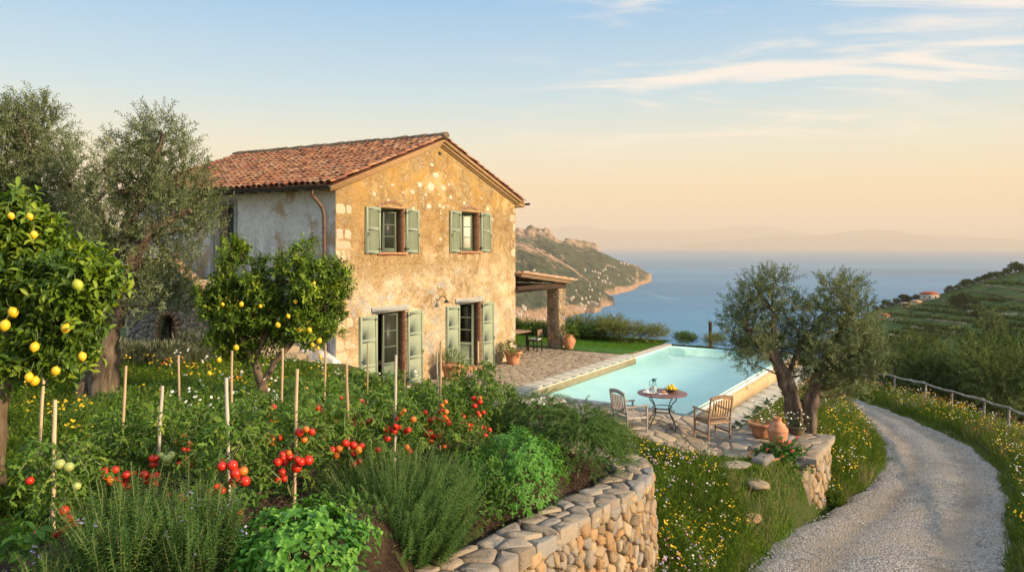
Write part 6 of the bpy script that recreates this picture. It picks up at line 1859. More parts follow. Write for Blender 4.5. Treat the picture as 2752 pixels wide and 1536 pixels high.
TP = [
 ('near left tomato with two green fruits above red ones', (140, 5.7), .66, .33, 60, [(160, 1283), (172, 1303), (193, 1320), (166, 1331, 'o', .8), (135, 1342), (91, 1346), (150, 1167, 'g'), (173, 1174, 'g'), (75, 1208, 'r', .75), (193, 1222, 'g', .8)], 5.5),
 ('tomato behind the tall rosemary with a row of red and orange fruits', (300, 6.5), .70, .34, 70, [(261, 1184, 'r', 1.0), (266, 1196, 'o'), (278, 1206, 'o', .9), (290, 1181), (300, 1204), (318, 1193), (336, 1192, 'r', .9), (320, 1208, 'r', .8)], 6.3),
 ('tomato on the grey-tan stake with three green fruits', (400, 6.5), .78, .34, 76, [(363, 1193), (392, 1197), (369, 1207, 'r', .9), (390, 1217), (404, 1148, 'g'), (421, 1154, 'g'), (431, 1143, 'g', .85), (419, 1167, 'g', .5), (455, 1254, 'o', 1.1), (427, 1243, 'r', .5)], 6.25),
 ('tomato with red fruits between the grey-tan and whitish stakes', (465, 7.2), .78, .34, 76, [(451, 1170, 'r', 1.05), (472, 1157, 'r', .9), (476, 1167, 'r', .95), (460, 1099, 'r', .95), (446, 1112, 'r', .8), (461, 1129, 'r', .7), (479, 1118, 'o', .7), (441, 1140, 'r', .7)], 7.0),
 ('front tomato with a big cluster of red fruits on the whitish stake', (580, 6.05), .78, .34, 74, [(558, 1172), (585, 1170, 'r', 1.1), (592, 1190, 'r', 1.15), (612, 1184, 'o', .95), (596, 1208), (616, 1209, 'r', 1.1), (534, 1236, 'r', 1.05), (543, 1222, 'r', .7), (558, 1160, 'r', .6), (602, 1290, 'o', .7)], 5.85),
 ('tomato above the near basil with many red fruits low on the tall tan stake', (738, 6.6), .82, .33, 72, [(727, 1149, 'r', 1.1), (711, 1143, 'r', .9), (698, 1162, 'r', .95), (716, 1161, 'r', .9), (756, 1161), (775, 1157, 'r', 1.1), (746, 1176, 'r', 1.2), (709, 1187, 'r', .9), (714, 1203, 'r', .85), (699, 1208, 'r', .8), (753, 1087, 'r', .95), (770, 1079, 'o', .7), (784, 1086, 'r', .9), (765, 1105, 'o', .85)], 6.4),
 ('tomato left of the tall tan stake with orange and red fruits', (690, 7.4), .72, .33, 74, [(683, 1093), (701, 1100, 'r', 1.0), (685, 1110, 'o', 1.1), (688, 1026, 'r', .95), (684, 1041, 'r', 1.05), (690, 1120, 'o', .6)], 7.2),
 ('tomato with dark red fruits right of the tall tan stake', (805, 7.9), .90, .36, 90, [(800, 1026, 'r', 1.0), (806, 1038 - 3, 'r', .95), (791, 1054), (780, 1052, 'r', .8), (769, 1057, 'o', .7), (843, 1066 - 4, 'r', .95), (836, 1050, 'o', .6), (817, 1103, 'o', .95), (818, 1117, 'o', .9)], 7.7),
 ('tomato with red and yellow-orange fruits at the brown stake', (870, 7.3), .80, .35, 86, [(889, 1119, 'r', 1.1), (888, 1137, 'r', 1.05), (902, 1129, 'o', .95), (836, 1131, 'r', 1.0), (853, 1128, 'o', 1.0), (847, 1145, 'o', .95), (905, 1160, 'r', .7), (890, 1167, 'r', .8), (952, 1131, 'r', .8)], 7.1),
 ('tomato with small scattered red fruits in front of the left shutter', (915, 8.2), .85, .36, 96, [(900, 1042, 'r', .95), (893, 1067, 'r', .8), (910, 1066, 'r', .85), (926, 1059, 'r', .85), (936, 1056, 'r', .9), (858, 1000, 'r', .5)], 8.0),
 ('tomato with a tight group of red fruits at the white-grey stake', (985, 7.9), .85, .36, 100, [(974, 1079, 'r', 1.05), (991, 1084, 'r', 1.0), (974, 1101, 'r', 1.1), (1000, 1053, 'r', .75), (1040, 1054, 'o', .8), (1010, 1040, 'o', .65), (1017, 1032, 'o', .6), (1029, 1134, 'r', .9), (1024, 1124, 'o', .8)], 7.7),
 ('full tomato with stacked red clusters right of the left door', (1100, 9.4), .88, .38, 110, [(1110, 1035, 'r', 1.05), (1122, 1035, 'o', .9), (1113, 1053 - 1, 'r', 1.0), (1122, 1056, 'r', 1.0), (1127, 1063, 'r', .95), (1092, 1055, 'r', 1.2), (1078, 1090, 'r', 1.35), (1092, 1097, 'r', .95), (1105, 1097, 'r', 1.0), (1085, 1108, 'o', 1.1), (1117, 1122, 'o', .95), (1125, 1112, 'o', .6), (1070, 1036, 'r', .75), (1121, 1010, 'o', .7), (1112, 1019, 'o', .6)], 9.15),
 ('last tomato on the right with two hanging red clusters', (1195, 10.3), 1.0, .38, 110, [(1192, 1001, 'r', 1.0), (1207, 1010, 'r', 1.0), (1194, 1020, 'r', 1.0), (1208, 1000, 'o', .6), (1209, 1074, 'r', .95), (1219, 1079, 'r', 1.0), (1231, 1081, 'r', .95), (1220, 1095, 'r', .95), (1166, 1053 - 5, 'r', .85), (1168, 1066, 'r', .95), (1160, 1040, 'r', .7)], 10.05),
]
for lab, (dx, D), hgt, R_, n, fr, Df in TP:
    my = sum(f[1] for f in fr) / len(fr); mx0 = sum(f[0] for f in fr) / len(fr)
    for c_ in range(2 if D > 6 else 0):
        ex, ey = mx0 + random.uniform(-28, 28), my + random.uniform(-34, 30)
        fr = fr + [(ex + random.uniform(-9, 9), ey + random.uniform(-9, 9), random.choice('rrro'), random.uniform(.65, .95)) for _ in range(3)]
    x, y = near(dx, D); tomato_plant(lab, x, y, hgt, R_, n, fr, Df, .037 if D < 8.5 else .040)
for lab, dx, D, h_ in [('leafy tomato without ripe fruit in front of the stair foot', 830, 9.6, .8), ('leafy tomato without ripe fruit below the rosemary tub', 1050, 10.0, .7), ('leafy tomato below the left door', 960, 10.2, .85), ('leafy tomato right of the lemon trunk', 760, 9.3, .95), ('leafy tomato left of the last stake', 1150, 10.6, .65),
                         ('leafy tomato left of the lemon trunk', 620, 8.8, .8), ('leafy tomato behind the grey-tan stake', 400, 8.4, .75), ('leafy tomato behind the third stake', 310, 8.2, .7), ('leafy tomato in front of the house corner', 880, 10.4, .85), ('leafy tomato at the right end of the back row', 1255, 11.0, .75), ('leafy tomato behind the whitish stake', 540, 7.6, .75)]:
    x, y = near(dx, D); tomato_plant(lab, x, y, h_, .46, 120, [], D - .25)
# drip hose over the soil
for (a_, b_, lab) in [((600, 1292, 6.6), (870, 1222, 7.8), 'thin brown drip hose on the soil behind the near basil'), ((1010, 1110, 9.2), (1080, 1085, 9.8), 'short length of brown drip hose below the back tomatoes'), ((760, 1438, 5.1), (900, 1385, 5.6), 'brown drip hose in front of the big rosemary')]:
    p0 = near(a_[0], a_[2]); p1 = near(b_[0], b_[2]); P = []
    for i in range(14):
        u = i / 13; x = p0[0] * (1 - u) + p1[0] * u + .03 * math.sin(i * .9); y = p0[1] * (1 - u) + p1[1] * u + .03 * math.cos(i * 1.1); P.append((x, y, float(H(x, y)) + .075 + .008 * math.sin(i)))
    mb = MB(); mb.tube(P, .010, 7); setp(mb.build('drip_hose', M['pipe'], None, True), lab, 'hose', 'drip hoses on the bed')

# ---------------------------------------------------------------- meadow, flowers, grass
def sample(n, y0, y1, lo, hi, pw=1.0, mask=None):
    y = y0 + (y1 - y0) * rng.random(n) ** pw
    a, b = lo(y), hi(y)
    x = a + (b - a) * rng.random(n)
    if mask is not None:
        k = mask(x, y); x, y = x[k], y[k]
    return x, y
def clumpy(x, y, s, th, seed=0.0):
    v = np.sin(x * s + seed) * np.sin(y * s * 1.1 + seed * 2) + .6 * np.sin(x * s * 2.3 + y * s * 1.7 + seed) + .3 * np.sin(x * s * 4.1 - y * s * 3.3)
    return v > th
def in_house(x, y):
    a, l = loc_(x, y)
    return (a > -1.75) & (a < 9.4) & (l > -.1) & (l < 9.8)
def on_paving(x, y):
    a, l = loc_(x, y)
    yb = np.interp(x, [-3, 0, 2.45, 4.9, 6.3, 7.4], [15.9, 16.3, 16.75, 16.0, 16.85, 17.6]) + .1
    return ((a > -1.95) & (a < 13.6) & (l < 0) & (l > -3.6)) | ((a > -2.35) & (a < 4.3) & (l <= -3.4) & (l > -11.7) & (y > yb)) | ((a > 3) & (a < 16.4) & (l < -3) & (l > -9.5)) | ((a > 9.2) & (a < 13.4) & (l >= 0) & (l < 5))
def blades(name, label, x, y, h, w, mat, lean=.35, cat='grass'):
    n = len(x); mb = MB()
    P = np.stack([x, y, H(x, y) - .01], 1)
    A = nrm(np.stack([rng.normal(0, lean, n), rng.normal(0, lean, n), np.ones(n)], 1)); U = nrm(np.stack([rng.normal(0, 1, n), rng.normal(0, 1, n) - .6, .3 * np.ones(n)], 1))
    inst(mb, P, A, U, h * rng.uniform(.5, 1.25, n), w, BLADE)
    return setp(mb.build(name, M[mat]), label, cat, kind='stuff')
def weeds(name, label, x, y, L, mat, m=10, ll=.06, lw=.018, tm=LEAF_N, lean=.3, spread=.6, droop=-.3, cat='meadow plants', stem=True):
    n = len(x); mb, st = MB(), MB()
    P = np.stack([x, y, H(x, y)], 1); D_ = nrm(np.stack([rng.normal(0, lean, n), rng.normal(0, lean, n), np.ones(n)], 1))
    Ln = L * rng.uniform(.5, 1.2, n)
    twigs(mb, P, D_, Ln, m, ll, lw, tm, spread, droop, mb if stem else None, sr=.004, t0=.05)
    return setp(mb.build(name, M[mat]), label, cat, kind='stuff'), P + D_ * Ln[:, None] + np.array([0, 0, droop]) * Ln[:, None]
def blooms(name, label, x, y, h, s, mat, k=1, sp=.03):
    n = len(x); mb = MB(); z = H(x, y) + h * rng.uniform(.6, 1.15, n)
    P = np.repeat(np.stack([x, y, z], 1), k, 0); nn = len(P); P = P + rng.normal(0, sp, (nn, 3)) * (k > 1)
    Uv = nrm(np.array([.25, -.45, 1.0]) + rng.normal(0, .4, (nn, 3))); A = nrm(np.cross(Uv, rdir(nn)))
    inst(mb, P, A, Uv, s * rng.uniform(.6, 1.25, nn), s * rng.uniform(.6, 1.25, nn), HEAD)
    B = np.stack([x, y, H(x, y)], 1); T_ = np.stack([x, y, z], 1) - B
    st = MB(); inst(st, B, T_, np.cross(T_, rdir(n)), np.linalg.norm(T_, axis=1), .005, STEM)
    setp(mb.build(name, M[mat]), label, 'flowers', kind='stuff')
    return st
BST = []
notbed = lambda x, y: ~((y < 11.5) & (x > -3.7 - .25 * (y - 6)) & (x < xw(y) + .05)) & ~in_house(x, y) & ~on_paving(x, y)
inmead = lambda x, y: (~in_house(x, y)) & (~on_paving(x, y)) & (x < 1.3)
left_lo = lambda y: -.70 * y - .3
x, y = sample(9000, 2.5, 7.5, lambda y: -9.5 + 0 * y, lambda y: -3.0 - .1 * (y - 3), 1, None)
blades('meadow_grass', 'grass at the left end of the vegetable bed under the near lemon tree', x, y, .20, .011, 'grass', .5)
# low left meadow behind the bed
x, y = sample(42000, 6.2, 24, left_lo, lambda y: np.where(y < 11.5, -3.6 - .25 * (y - 6), np.where(y < 14, 0.8, -4.0)), 1.2, inmead)
blades('meadow_grass', 'long green grass growing under the olive and lemon trees', x, y, .24, .011, 'grass', .5)
x, y = sample(7500, 6.2, 22, left_lo, lambda y: np.where(y < 11.5, -3.4 - .25 * (y - 6), np.where(y < 14.5, .6, -3.5)), 1.1, inmead)
_, tips = weeds('meadow_plants', 'tangled leafy weeds in the meadow left of the vegetable bed', x, y, .34, 'weed', 10, .085, .024, LEAF_N, .4, .65)
x, y = sample(3800, 10.4, 13.6, lambda y: -6.5 + 0 * y, lambda y: .2 + 0 * y, 1, None)
weeds('meadow_plants', 'tall weedy growth along the back of the tomato bed', x, y, .42, 'tomato_leaf', 12, .075, .026, SHAPED, .3, .65)
x, y = sample(2600, 8.7, 11.5, lambda y: -3.9 - .25 * (y - 6), lambda y: -.2 - (11.5 - y) * .45, .8, lambda x, y: clumpy(x, y, 2.2, -.5, 1))
weeds('meadow_plants', 'leafy undergrowth between the tomato stakes', x, y, .40, 'tomato_leaf', 10, .06, .024, SHAPED, .35, .65)
x, y = sample(900, 4.0, 7.4, lambda y: -3.9 - .1 * (y - 4), lambda y: -1.9 + 0 * y, .8, lambda x, y: clumpy(x, y, 2.9, .2, 4))
weeds('meadow_plants', 'low weeds at the left edge of the vegetable bed', x, y, .24, 'pepper', 8, .08, .032, LEAF_N, .5, .75)
ny = 650
x, y = sample(ny, 7, 17, left_lo, lambda y: np.where(y < 11, -2.7 - .25 * (y - 6), -1.0), .9, lambda x, y: inmead(x, y) & clumpy(x, y, 1.6, .25, 2))
BST.append(blooms('wildflowers', 'yellow flowers scattered through the meadow behind the tomatoes', x, y, .42, .040, 'yellow', 2, .03))
x, y = sample(240, 8, 22, lambda y: -.5 * y, lambda y: np.where(y < 11, -3.2, -2.0), 1, lambda x, y: inmead(x, y) & clumpy(x, y, 1.3, .5, 5))
BST.append(blooms('wildflowers', 'orange flowers in the grass by the olive trunk', x, y, .36, .045, 'orange_f', 2, .04))
x, y = sample(120, 9, 17, lambda y: -.45 * y, lambda y: np.where(y < 11, -3, .2), 1, inmead)
BST.append(blooms('wildflowers', 'small white flowers behind the tomato plants', x, y, .46, .05, 'white_f', 2, .04))
# feathery grey grass by the arched opening
c0 = PX(385, 950, 17.5)
for i, (px_, py_, D, s) in enumerate([(330, 935, 17.5, .7), (400, 945, 18.2, .6), (520, 950, 18.0, .85), (455, 962, 17.2, .7)]):
    p = PX(px_, py_, D); root = thing('ornamental_grass', ['silvery grass tuft right of the olive trunk', 'silvery grass tuft left of the arched opening', 'large silvery grass tuft right of the arched opening', 'silvery grass tuft below the arched opening'][i], 'grass tuft', (p[0], p[1], float(H(p[0], p[1]))))
    n = 1100; mb = MB(); a = rng.random(n) * 6.28
    P = np.stack([rng.normal(0, .14 * s, n), rng.normal(0, .14 * s, n), 0 * a], 1); A = nrm(np.stack([np.cos(a) * .55 + .25, np.sin(a) * .55, .9 + 0 * a], 1) + rng.normal(0, .15, (n, 3)))
    inst(mb, P, A, rdir(n), rng.uniform(.5, 1.15, n) * s, .008, BLADE); mb.build('blades', M['lavender_leaf'], root)
    mb = MB(); k = 160; inst(mb, P[:k] + A[:k] * .8 * s, A[:k] + [.2, 0, -.15], rdir(k), .30 * s, .022, LEAF_N); mb.build('plumes', M['lavender_leaf'], root)
# wildflower bank between the wall and the road
blo = lambda y: np.where(y < 11.3, xw(y) + .12, np.interp(y, [11.3, 12.5, 14, 16, 17.5], [2.1, 1.6, 1.2, 1.6, 3.0]))
bhi = lambda y: xl(y) - .02
bmask = lambda x, y: ~on_paving(x, y)
x, y = sample(46000, 6.5, 17, blo, bhi, 1.0, bmask)
tall = (x < np.interp(y, [6, 11, 12, 13.5, 14.7, 15.4], [9, 9, 4.2, 4.3, 4.0, 2.6])) & (x < xl(y) - .2)
blades('meadow_grass', 'tall green grass against the foot of the curved wall', x[tall], y[tall], .42, .011, 'grass', .35)
blades('turf', 'short clipped grass between the curved wall and the patio', x[~tall], y[~tall], .085, .012, 'lawn' if False else 'grass', .5)
x, y = sample(30000, 11.6, 17.4, lambda y: np.interp(y, [11.6, 13, 16], [2.1, 1.5, .9]), lambda y: xl(y) + .15, 1.0, bmask)
blades('turf', 'thick low turf along the patio edge and road verge', x, y, .075, .013, 'lawn', .6)
x, y = sample(10500, 7, 15.3, blo, lambda y: np.minimum(xl(y) - .22, np.interp(y, [7, 12, 13.5, 14.7, 15.4], [9, 4.0, 4.2, 3.9, 2.5])), .8, bmask)
_, tips = weeds('meadow_plants', 'bushy wildflower stems on the bank below the curved wall', x, y, .66, 'weed', 14, .080, .016, LEAF_N, .28, .5, -.15)
for nm, mt, n, s, k, lab, sd in [('wildflowers', 'yellow', 210, .034, 3, 'yellow flowers on the bank beside the curved wall', 1.0), ('wildflowers', 'pink', 90, .036, 2, 'pale pink flowers on the bank beside the curved wall', 2.2), ('wildflowers', 'white_f', 95, .034, 2, 'white daisies on the bank beside the curved wall', 3.4), ('wildflowers', 'lilac', 60, .034, 2, 'mauve flowers on the bank beside the curved wall', 3.0)]:
    x, y = sample(int(n * 3.4), 7.5, 15.2, blo, lambda y: np.minimum(xl(y) - .22, np.interp(y, [7, 12, 13.5, 14.7, 15.4], [9, 4.0, 4.2, 3.9, 2.5])), .8, lambda x, y: bmask(x, y) & clumpy(x, y, 2.4, .1, sd))
    BST.append(blooms(nm, lab, x, y, .66, s, mt, k, .03))
x, y = sample(190, 11.9, 14.6, lambda y: blo(y) - .1, lambda y: blo(y) + .9, 1, bmask)
BST.append(blooms('wildflowers', 'dense yellow flowers just beyond the tip of the curved wall', x, y, .38, .040, 'yellow', 3, .035))
x, y = sample(5200, 7, 15.4, blo, lambda y: xl(y) - .1, .8, lambda x, y: bmask(x, y) & clumpy(x, y, 1.7, .1, 6))
blades('dry_grass', 'dry straw stems mixed into the bank by the curved wall', x, y, .50, .007, 'dry', .35)
x, y = sample(3500, 9, 16.5, lambda y: xl(y) - .9, lambda y: xl(y) + .05, 1, lambda x, y: bmask(x, y) & clumpy(x, y, 2.4, -.2, 8))
blades('dry_grass', 'bleached short grass on the inner road verge', x, y, .09, .011, 'dry', .7)
# bank behind the patio, around the olive, up to the road
lo2 = lambda y: np.interp(y, [16.5, 18, 20, 24, 30], [7.2, 6.7, 5.9, 8.6, 12.6])
hi2 = lambda y: xl(y) + .03
x, y = sample(60000, 16.4, 33, lo2, hi2, 1.2, bmask)
hh = .30 + .12 * np.sin(x * 1.3) * np.sin(y * 1.1)
hh = np.where(xl(y) - x < .5, .13, hh)
blades('meadow_grass', 'long meadow grass around the olive between patio and road', x, y, hh, .014, 'grass', .4)
x, y = sample(7000, 16.8, 32, lo2, lambda y: xl(y) - .25, 1.1, bmask)
weeds('meadow_plants', 'leafy weeds around the twin-trunked olive', x, y, .42, 'weed', 11, .075, .014, LEAF_N, .3, .55, -.15)
x, y = sample(9000, 17, 33, lo2, hi2, 1.1, lambda x, y: bmask(x, y) & clumpy(x, y, 1.1, .4, 7))
blades('dry_grass', 'straw-coloured grass heads among the flowers by the olive', x, y, .48, .009, 'dry', .3)
for mt, n, s, k, lab, sd, th in [('yellow', 800, .042, 2, 'yellow flowers between the olive and the road', .7, .0), ('white_f', 650, .040, 2, 'white daisies between the olive and the road', 2.1, .3), ('orange_f', 380, .045, 2, 'orange flowers behind the olive trunk', 4.4, .5)]:
    x, y = sample(n, 17, 32, lo2, lambda y: xl(y) - .3, 1.0, lambda x, y: bmask(x, y) & clumpy(x, y, 1.4, th, sd))
    BST.append(blooms('wildflowers', lab, x, y, .50, s, mt, k, .05))
# grass creeping over the verge and the crown of the road
x, y = sample(9000, 10, 24, lambda y: xl(y) - .35, lambda y: xl(y) + .35 , .8, lambda x, y: bmask(x, y) & clumpy(x + rng.normal(0, .12, len(x)), y + rng.normal(0, .12, len(x)), 2.2, -.1, 3) & (rng.random(len(x)) < .6))
blades('turf', 'ragged grass tufts spreading over the inner edge of the gravel road', x, y, .10, .013, 'grass', .6)
x, y = sample(5000, 15.5, 18.5, lambda y: (xl(y) + xr(y)) / 2 - .3, lambda y: (xl(y) + xr(y)) / 2 + .28, .8, lambda x, y: clumpy(x + rng.normal(0, .15, len(x)), y + rng.normal(0, .15, len(x)), 2.3, .95, 1) & (rng.random(len(x)) < .4))
blades('turf', 'small grass patches on the crown of the gravel road', x, y, .06, .012, 'grass', .7)
# outer verge up to and beyond the rail fence
lo3 = lambda y: xr(y) - .02
hi3 = lambda y: xf(y) + 3.2
x, y = sample(70000, 9, 44, lo3, hi3, 1.25, None)
hh = .34 + .12 * np.sin(x * 1.7) * np.sin(y * 1.3); hh = np.where(x - xr(y) < .35, .14, hh)
blades('meadow_grass', 'long grass between the outer road edge and the rail fence', x, y, hh, .015, 'grass', .4)
x, y = sample(8500, 9, 44, lambda y: xr(y) + .2, hi3, 1.15, None)
weeds('meadow_plants', 'bushy growth along the foot of the rail fence', x, y, .50, 'weed', 11, .080, .015, LEAF_N, .3, .55, -.12)
x, y = sample(14000, 9, 44, lambda y: xr(y) + .25, lambda y: xf(y) + 1.6, 1.1, lambda x, y: clumpy(x, y, .9, .35, 9))
blades('dry_grass', 'pale seeding grass in front of the rail fence', x, y, .62, .010, 'dry', .28)
for mt, n, s, k, lab, sd, th in [('yellow', 1000, .042, 2, 'yellow flowers along the outer verge below the rail fence', 1.7, .0), ('white_f', 750, .040, 2, 'white daisies along the outer verge below the rail fence', 3.1, .2), ('orange_f', 400, .045, 2, 'orange flowers on the outer verge', 5.4, .6)]:
    x, y = sample(n, 9, 42, lambda y: xr(y) + .2, lambda y: xf(y) + .6, 1.1, lambda x, y: clumpy(x, y, 1.2, th, sd))
    BST.append(blooms('wildflowers', lab, x, y, .58, s, mt, k, .06))
sb = MB()
for b in BST:
    for v, l_, s_, r_ in zip(b.V, b.L, b.S, b.R): pass
    off = sb.n
    sb.V += b.V; sb.L += [l_ + off for l_ in b.L]; sb.S += b.S; sb.R += b.R; sb.n += b.n
setp(sb.build('flower_stalks', M['stem']), 'thin green stalks of the meadow wildflowers', 'flower stalks', kind='stuff')

# lawn and hedge beyond the pergola
def lawn():
    mb = MB(); A_ = np.arange(12.2, 17.4, .3); L_ = np.arange(-3.1, 9.2, .3); V = []
    for a in A_:
        for l in L_:
            V.append(wld(a, l, .012 - .02 * SS(16.6, 17.4, a)))
    i = np.arange(len(A_) * len(L_)).reshape(len(A_), len(L_))
    mb.add(V, np.stack([i[:-1, :-1], i[1:, :-1], i[1:, 1:], i[:-1, 1:]], -1).reshape(-1, 4), .4)
    setp(mb.build('lawn', M['lawn_soil'], smooth=True), kind='structure')
    n = 42000; a = rng.uniform(12.3, 16.9, n); l = rng.uniform(-3.05, 9, n)
    k = ~((a < 13.5) & (l < 5.05)) & ~((l < -2.95) & (a < 13)); a, l = a[k], l[k]
    W_ = np.array([HC[0] + a * .523 - l * .852, HC[1] + a * .852 + l * .523, np.full(len(a), .01)]).T; nn = len(a)
    mb = MB(); A = nrm(np.stack([rng.normal(0, .4, nn), rng.normal(0, .4, nn), np.ones(nn)], 1)); inst(mb, W_, A, rdir(nn), rng.uniform(.03, .06, nn), .016, BLADE)
    setp(mb.build('lawn_grass', M['lawn']), 'mown bright green lawn beyond the porch pillar', 'grass', kind='stuff')
M['lawn_soil'] = simple('lawn_base', [(.04, .10, .015), (.07, .16, .02)], 3, .9, .5, .02, .1)
lawn()
def shrub(name, label, cat, rx, rz_, dens, L, m, ll, lw, mat, up=.5, nb=6, tm=LEAF_N):
    root = thing(name, label, cat); bl_ = [(0, 0, rz_ * .5, rx * .8, rx * .8, rz_ * .5)]
    for i in range(nb):
        a = i * 6.28 / nb + random.random() * .5; bl_.append((math.cos(a) * rx * .5, math.sin(a) * rx * .5, rz_ * random.uniform(.35, .75), rx * .5, rx * .5, rz_ * .36))
    mb, st = MB(), MB(); S_, D_ = blob_starts(bl_, dens, .35, up); twigs(mb, S_, D_, rng.uniform(.6, 1.3, len(S_)) * L, m, ll, lw, tm, .6, -.05, st)
    mb.build('foliage', M[mat], root); st.build('stems', M['stem_b'], root); return root
sA = shrub('hedge_shrub', 'x', 'shrub', .75, 1.05, 520, .32, 10, .10, .030, 'hedge', .9)
sB = shrub('hedge_shrub', 'x', 'shrub', .70, 1.15, 430, .42, 11, .085, .020, 'shrub_pale', 1.0)
sC = shrub('hedge_shrub', 'x', 'shrub', .65, .95, 560, .24, 9, .09, .035, 'hedge', .6)
hs = [(sC, 15.9, 5.6, 1.0, 'dark hedge shrub seen just right of the house corner under the porch roof'), (sA, 16.0, 4.5, 1.0, 'hedge shrub between the dining table and the stone pillar'), (sA, 16.0, 3.3, .95, 'hedge shrub directly behind the stone pillar'), (sC, 16.0, 2.2, 1.0, 'hedge shrub just right of the stone pillar'),
      (sA, 15.9, 1.15, .95, 'second hedge shrub right of the stone pillar'), (sC, 15.9, .1, 1.05, 'third hedge shrub right of the stone pillar'), (sB, 16.0, -.8, 1.05, 'pale tall shrub in the middle of the open hedge'), (sB, 15.7, -1.7, 1.05, 'pale bushy shrub left of the end of the hedge'),
      (sB, 16.2, -2.6, .95, 'last pale shrub of the hedge by the far pool corner'), (sA, 15.7, 6.8, 1.0, 'hedge shrub hidden farthest left behind the house corner'), (sB, 16.6, 1.2, 1.15, 'pale shrub growing out behind the second hedge shrub'), (sB, 16.8, -.2, 1.2, 'pale shrub growing out behind the third hedge shrub'),
      (sC, 16.9, -3.8, .75, 'low green bush past the far left pool corner'), (sB, 17.0, -5.0, .65, 'low pale bush behind the far pool edge left of the olive'), (sC, 17.2, -6.2, .7, 'low green bush behind the far pool edge next to the dark post'), (sB, 17.2, -7.4, .8, 'low pale bush behind the far pool edge by the olive crown'), (sA, 17.6, -8.7, .95, 'green bush past the far right pool corner')]
usedp = set()
for pr, a, l, s, lab in hs:
    p = wld(a, l); z = float(H(p[0], p[1])) - .05
    if id(pr) in usedp: o = copy_tree(pr, (p[0], p[1], z), random.random() * 6, (s, s, s * .62), lab, 'shrubs along the far edge of lawn and pool')
    else:
        usedp.add(id(pr)); o = pr; o.location = (p[0], p[1], z); o.scale = (s, s, s * .62); o['label'] = lab; o['group'] = 'shrubs along the far edge of lawn and pool'
p = PX(1909, 923, 34.0); z = float(H(p[0], p[1]))
mb = MB(); mb.tube([(0, 0, -.3), (0, 0, CAMZ - (865 - HZ) * 34 / F - z)], .075, 8); setp(mb.build('wooden_post', M['dark_wood'], None, True, (p[0], p[1], z)), 'dark upright post against the sea behind the pool', 'post')

# rail fence along the outside of the road
def fence():
    root = thing('rail_fence', 'weathered single-rail log fence curving along the outside of the gravel road', 'fence', (0, 0, 0))
    ys = [11, 13.2, 15.4, 17.6, 19.8, 22, 24, 26.2, 28.8, 31.5, 34.5, 38, 42]
    P = []
    for k, y in enumerate(ys):
        x = float(xf(y)); g = float(H(x, y)); P.append((x, y, g + .93 + random.uniform(-.03, .04)))
        mb = MB(); t_ = random.uniform(-.05, .05); mb.tube([(x + .03, y, g - .2), (x + .03 + t_, y, g + .5), (x + .05 + t_, y, g + .90)], [.042, .040, .036], 8, .12); mb.build('post', M['rail_wood'], root, smooth=True)
    for k in range(len(P) - 1):
        a, b = np.array(P[k]), np.array(P[k + 1]); d = b - a; mb = MB(); n = 7
        Q = [a - d * .03 + d * 1.06 * i / n + [random.uniform(-.015, .015), 0, random.uniform(-.025, .025) - .04 * math.sin(math.pi * i / n)] for i in range(n + 1)]
        mb.tube(Q, [.050 - .012 * i / n for i in range(n + 1)], 8, .10); mb.build('rail', M['rail_wood'], root, smooth=True)
fence()

# olive grove beyond the fence
def grove_tree(name, label, cat, rx, hgt, mat, dens, L, m, ll, lw, nb=9, bark='bark', up=.7):
    root = thing(name, label, cat); mb = MB()
    for k in range(3):
        a = k * 2.1 + random.random(); mb.tube([(0, 0, -.4), (math.cos(a) * .1, math.sin(a) * .1, hgt * .25), (math.cos(a) * rx * .35, math.sin(a) * rx * .35, hgt * .5), (math.cos(a) * rx * .5, math.sin(a) * rx * .5, hgt * .75)], np.array([.16, .13, .08, .03]) * hgt / 4, 7, .15)
    mb.build('trunk', M[bark], root, smooth=True)
    bl_ = [(0, 0, hgt * .62, rx * .6, rx * .6, hgt * .34)]
    for i in range(nb):
        a = i * 6.283 / nb * 1.0 + random.uniform(-.3, .3); r = rx * random.uniform(.35, .72); bl_.append((math.cos(a) * r, math.sin(a) * r, hgt * random.uniform(.38, .84), rx * random.uniform(.28, .40), rx * random.uniform(.28, .40), hgt * random.uniform(.13, .2)))
    c = MB(); S_, D_ = blob_starts(bl_, dens, .6, up); twigs(c, S_, D_, rng.uniform(.5, 1.3, len(S_)) * L, m, ll, lw, LEAF_N, .5, -.03, None)
    c.build('crown', M[mat], root); return root
gA = grove_tree('olive_tree', 'x', 'olive tree', 2.3, 4.2, 'olive_far', 190, .42, 12, .12, .034, 11)
gB = grove_tree('olive_tree', 'x', 'olive tree', 1.9, 4.6, 'olive_far', 200, .46, 12, .115, .032, 10)
gD = grove_tree('broadleaf_tree', 'x', 'tree', 2.6, 5.0, 'dark_tree', 130, .45, 10, .16, .075, 11)
gE = grove_tree('broadleaf_tree', 'x', 'tree', 2.8, 4.8, 'mid_tree', 110, .45, 10, .17, .08, 10)
def put_first(pr, **k):
    if id(pr) not in usedp:
        usedp.add(id(pr)); pr.location = k['loc']; pr.rotation_euler = (0, 0, k['rz']); s = k['sc']; pr.scale = (s, s, s); pr['label'] = k['label']; pr['group'] = k['group']; return pr
    return copy_tree(pr, k['loc'], k['rz'], k['sc'], k['label'], k['group'])
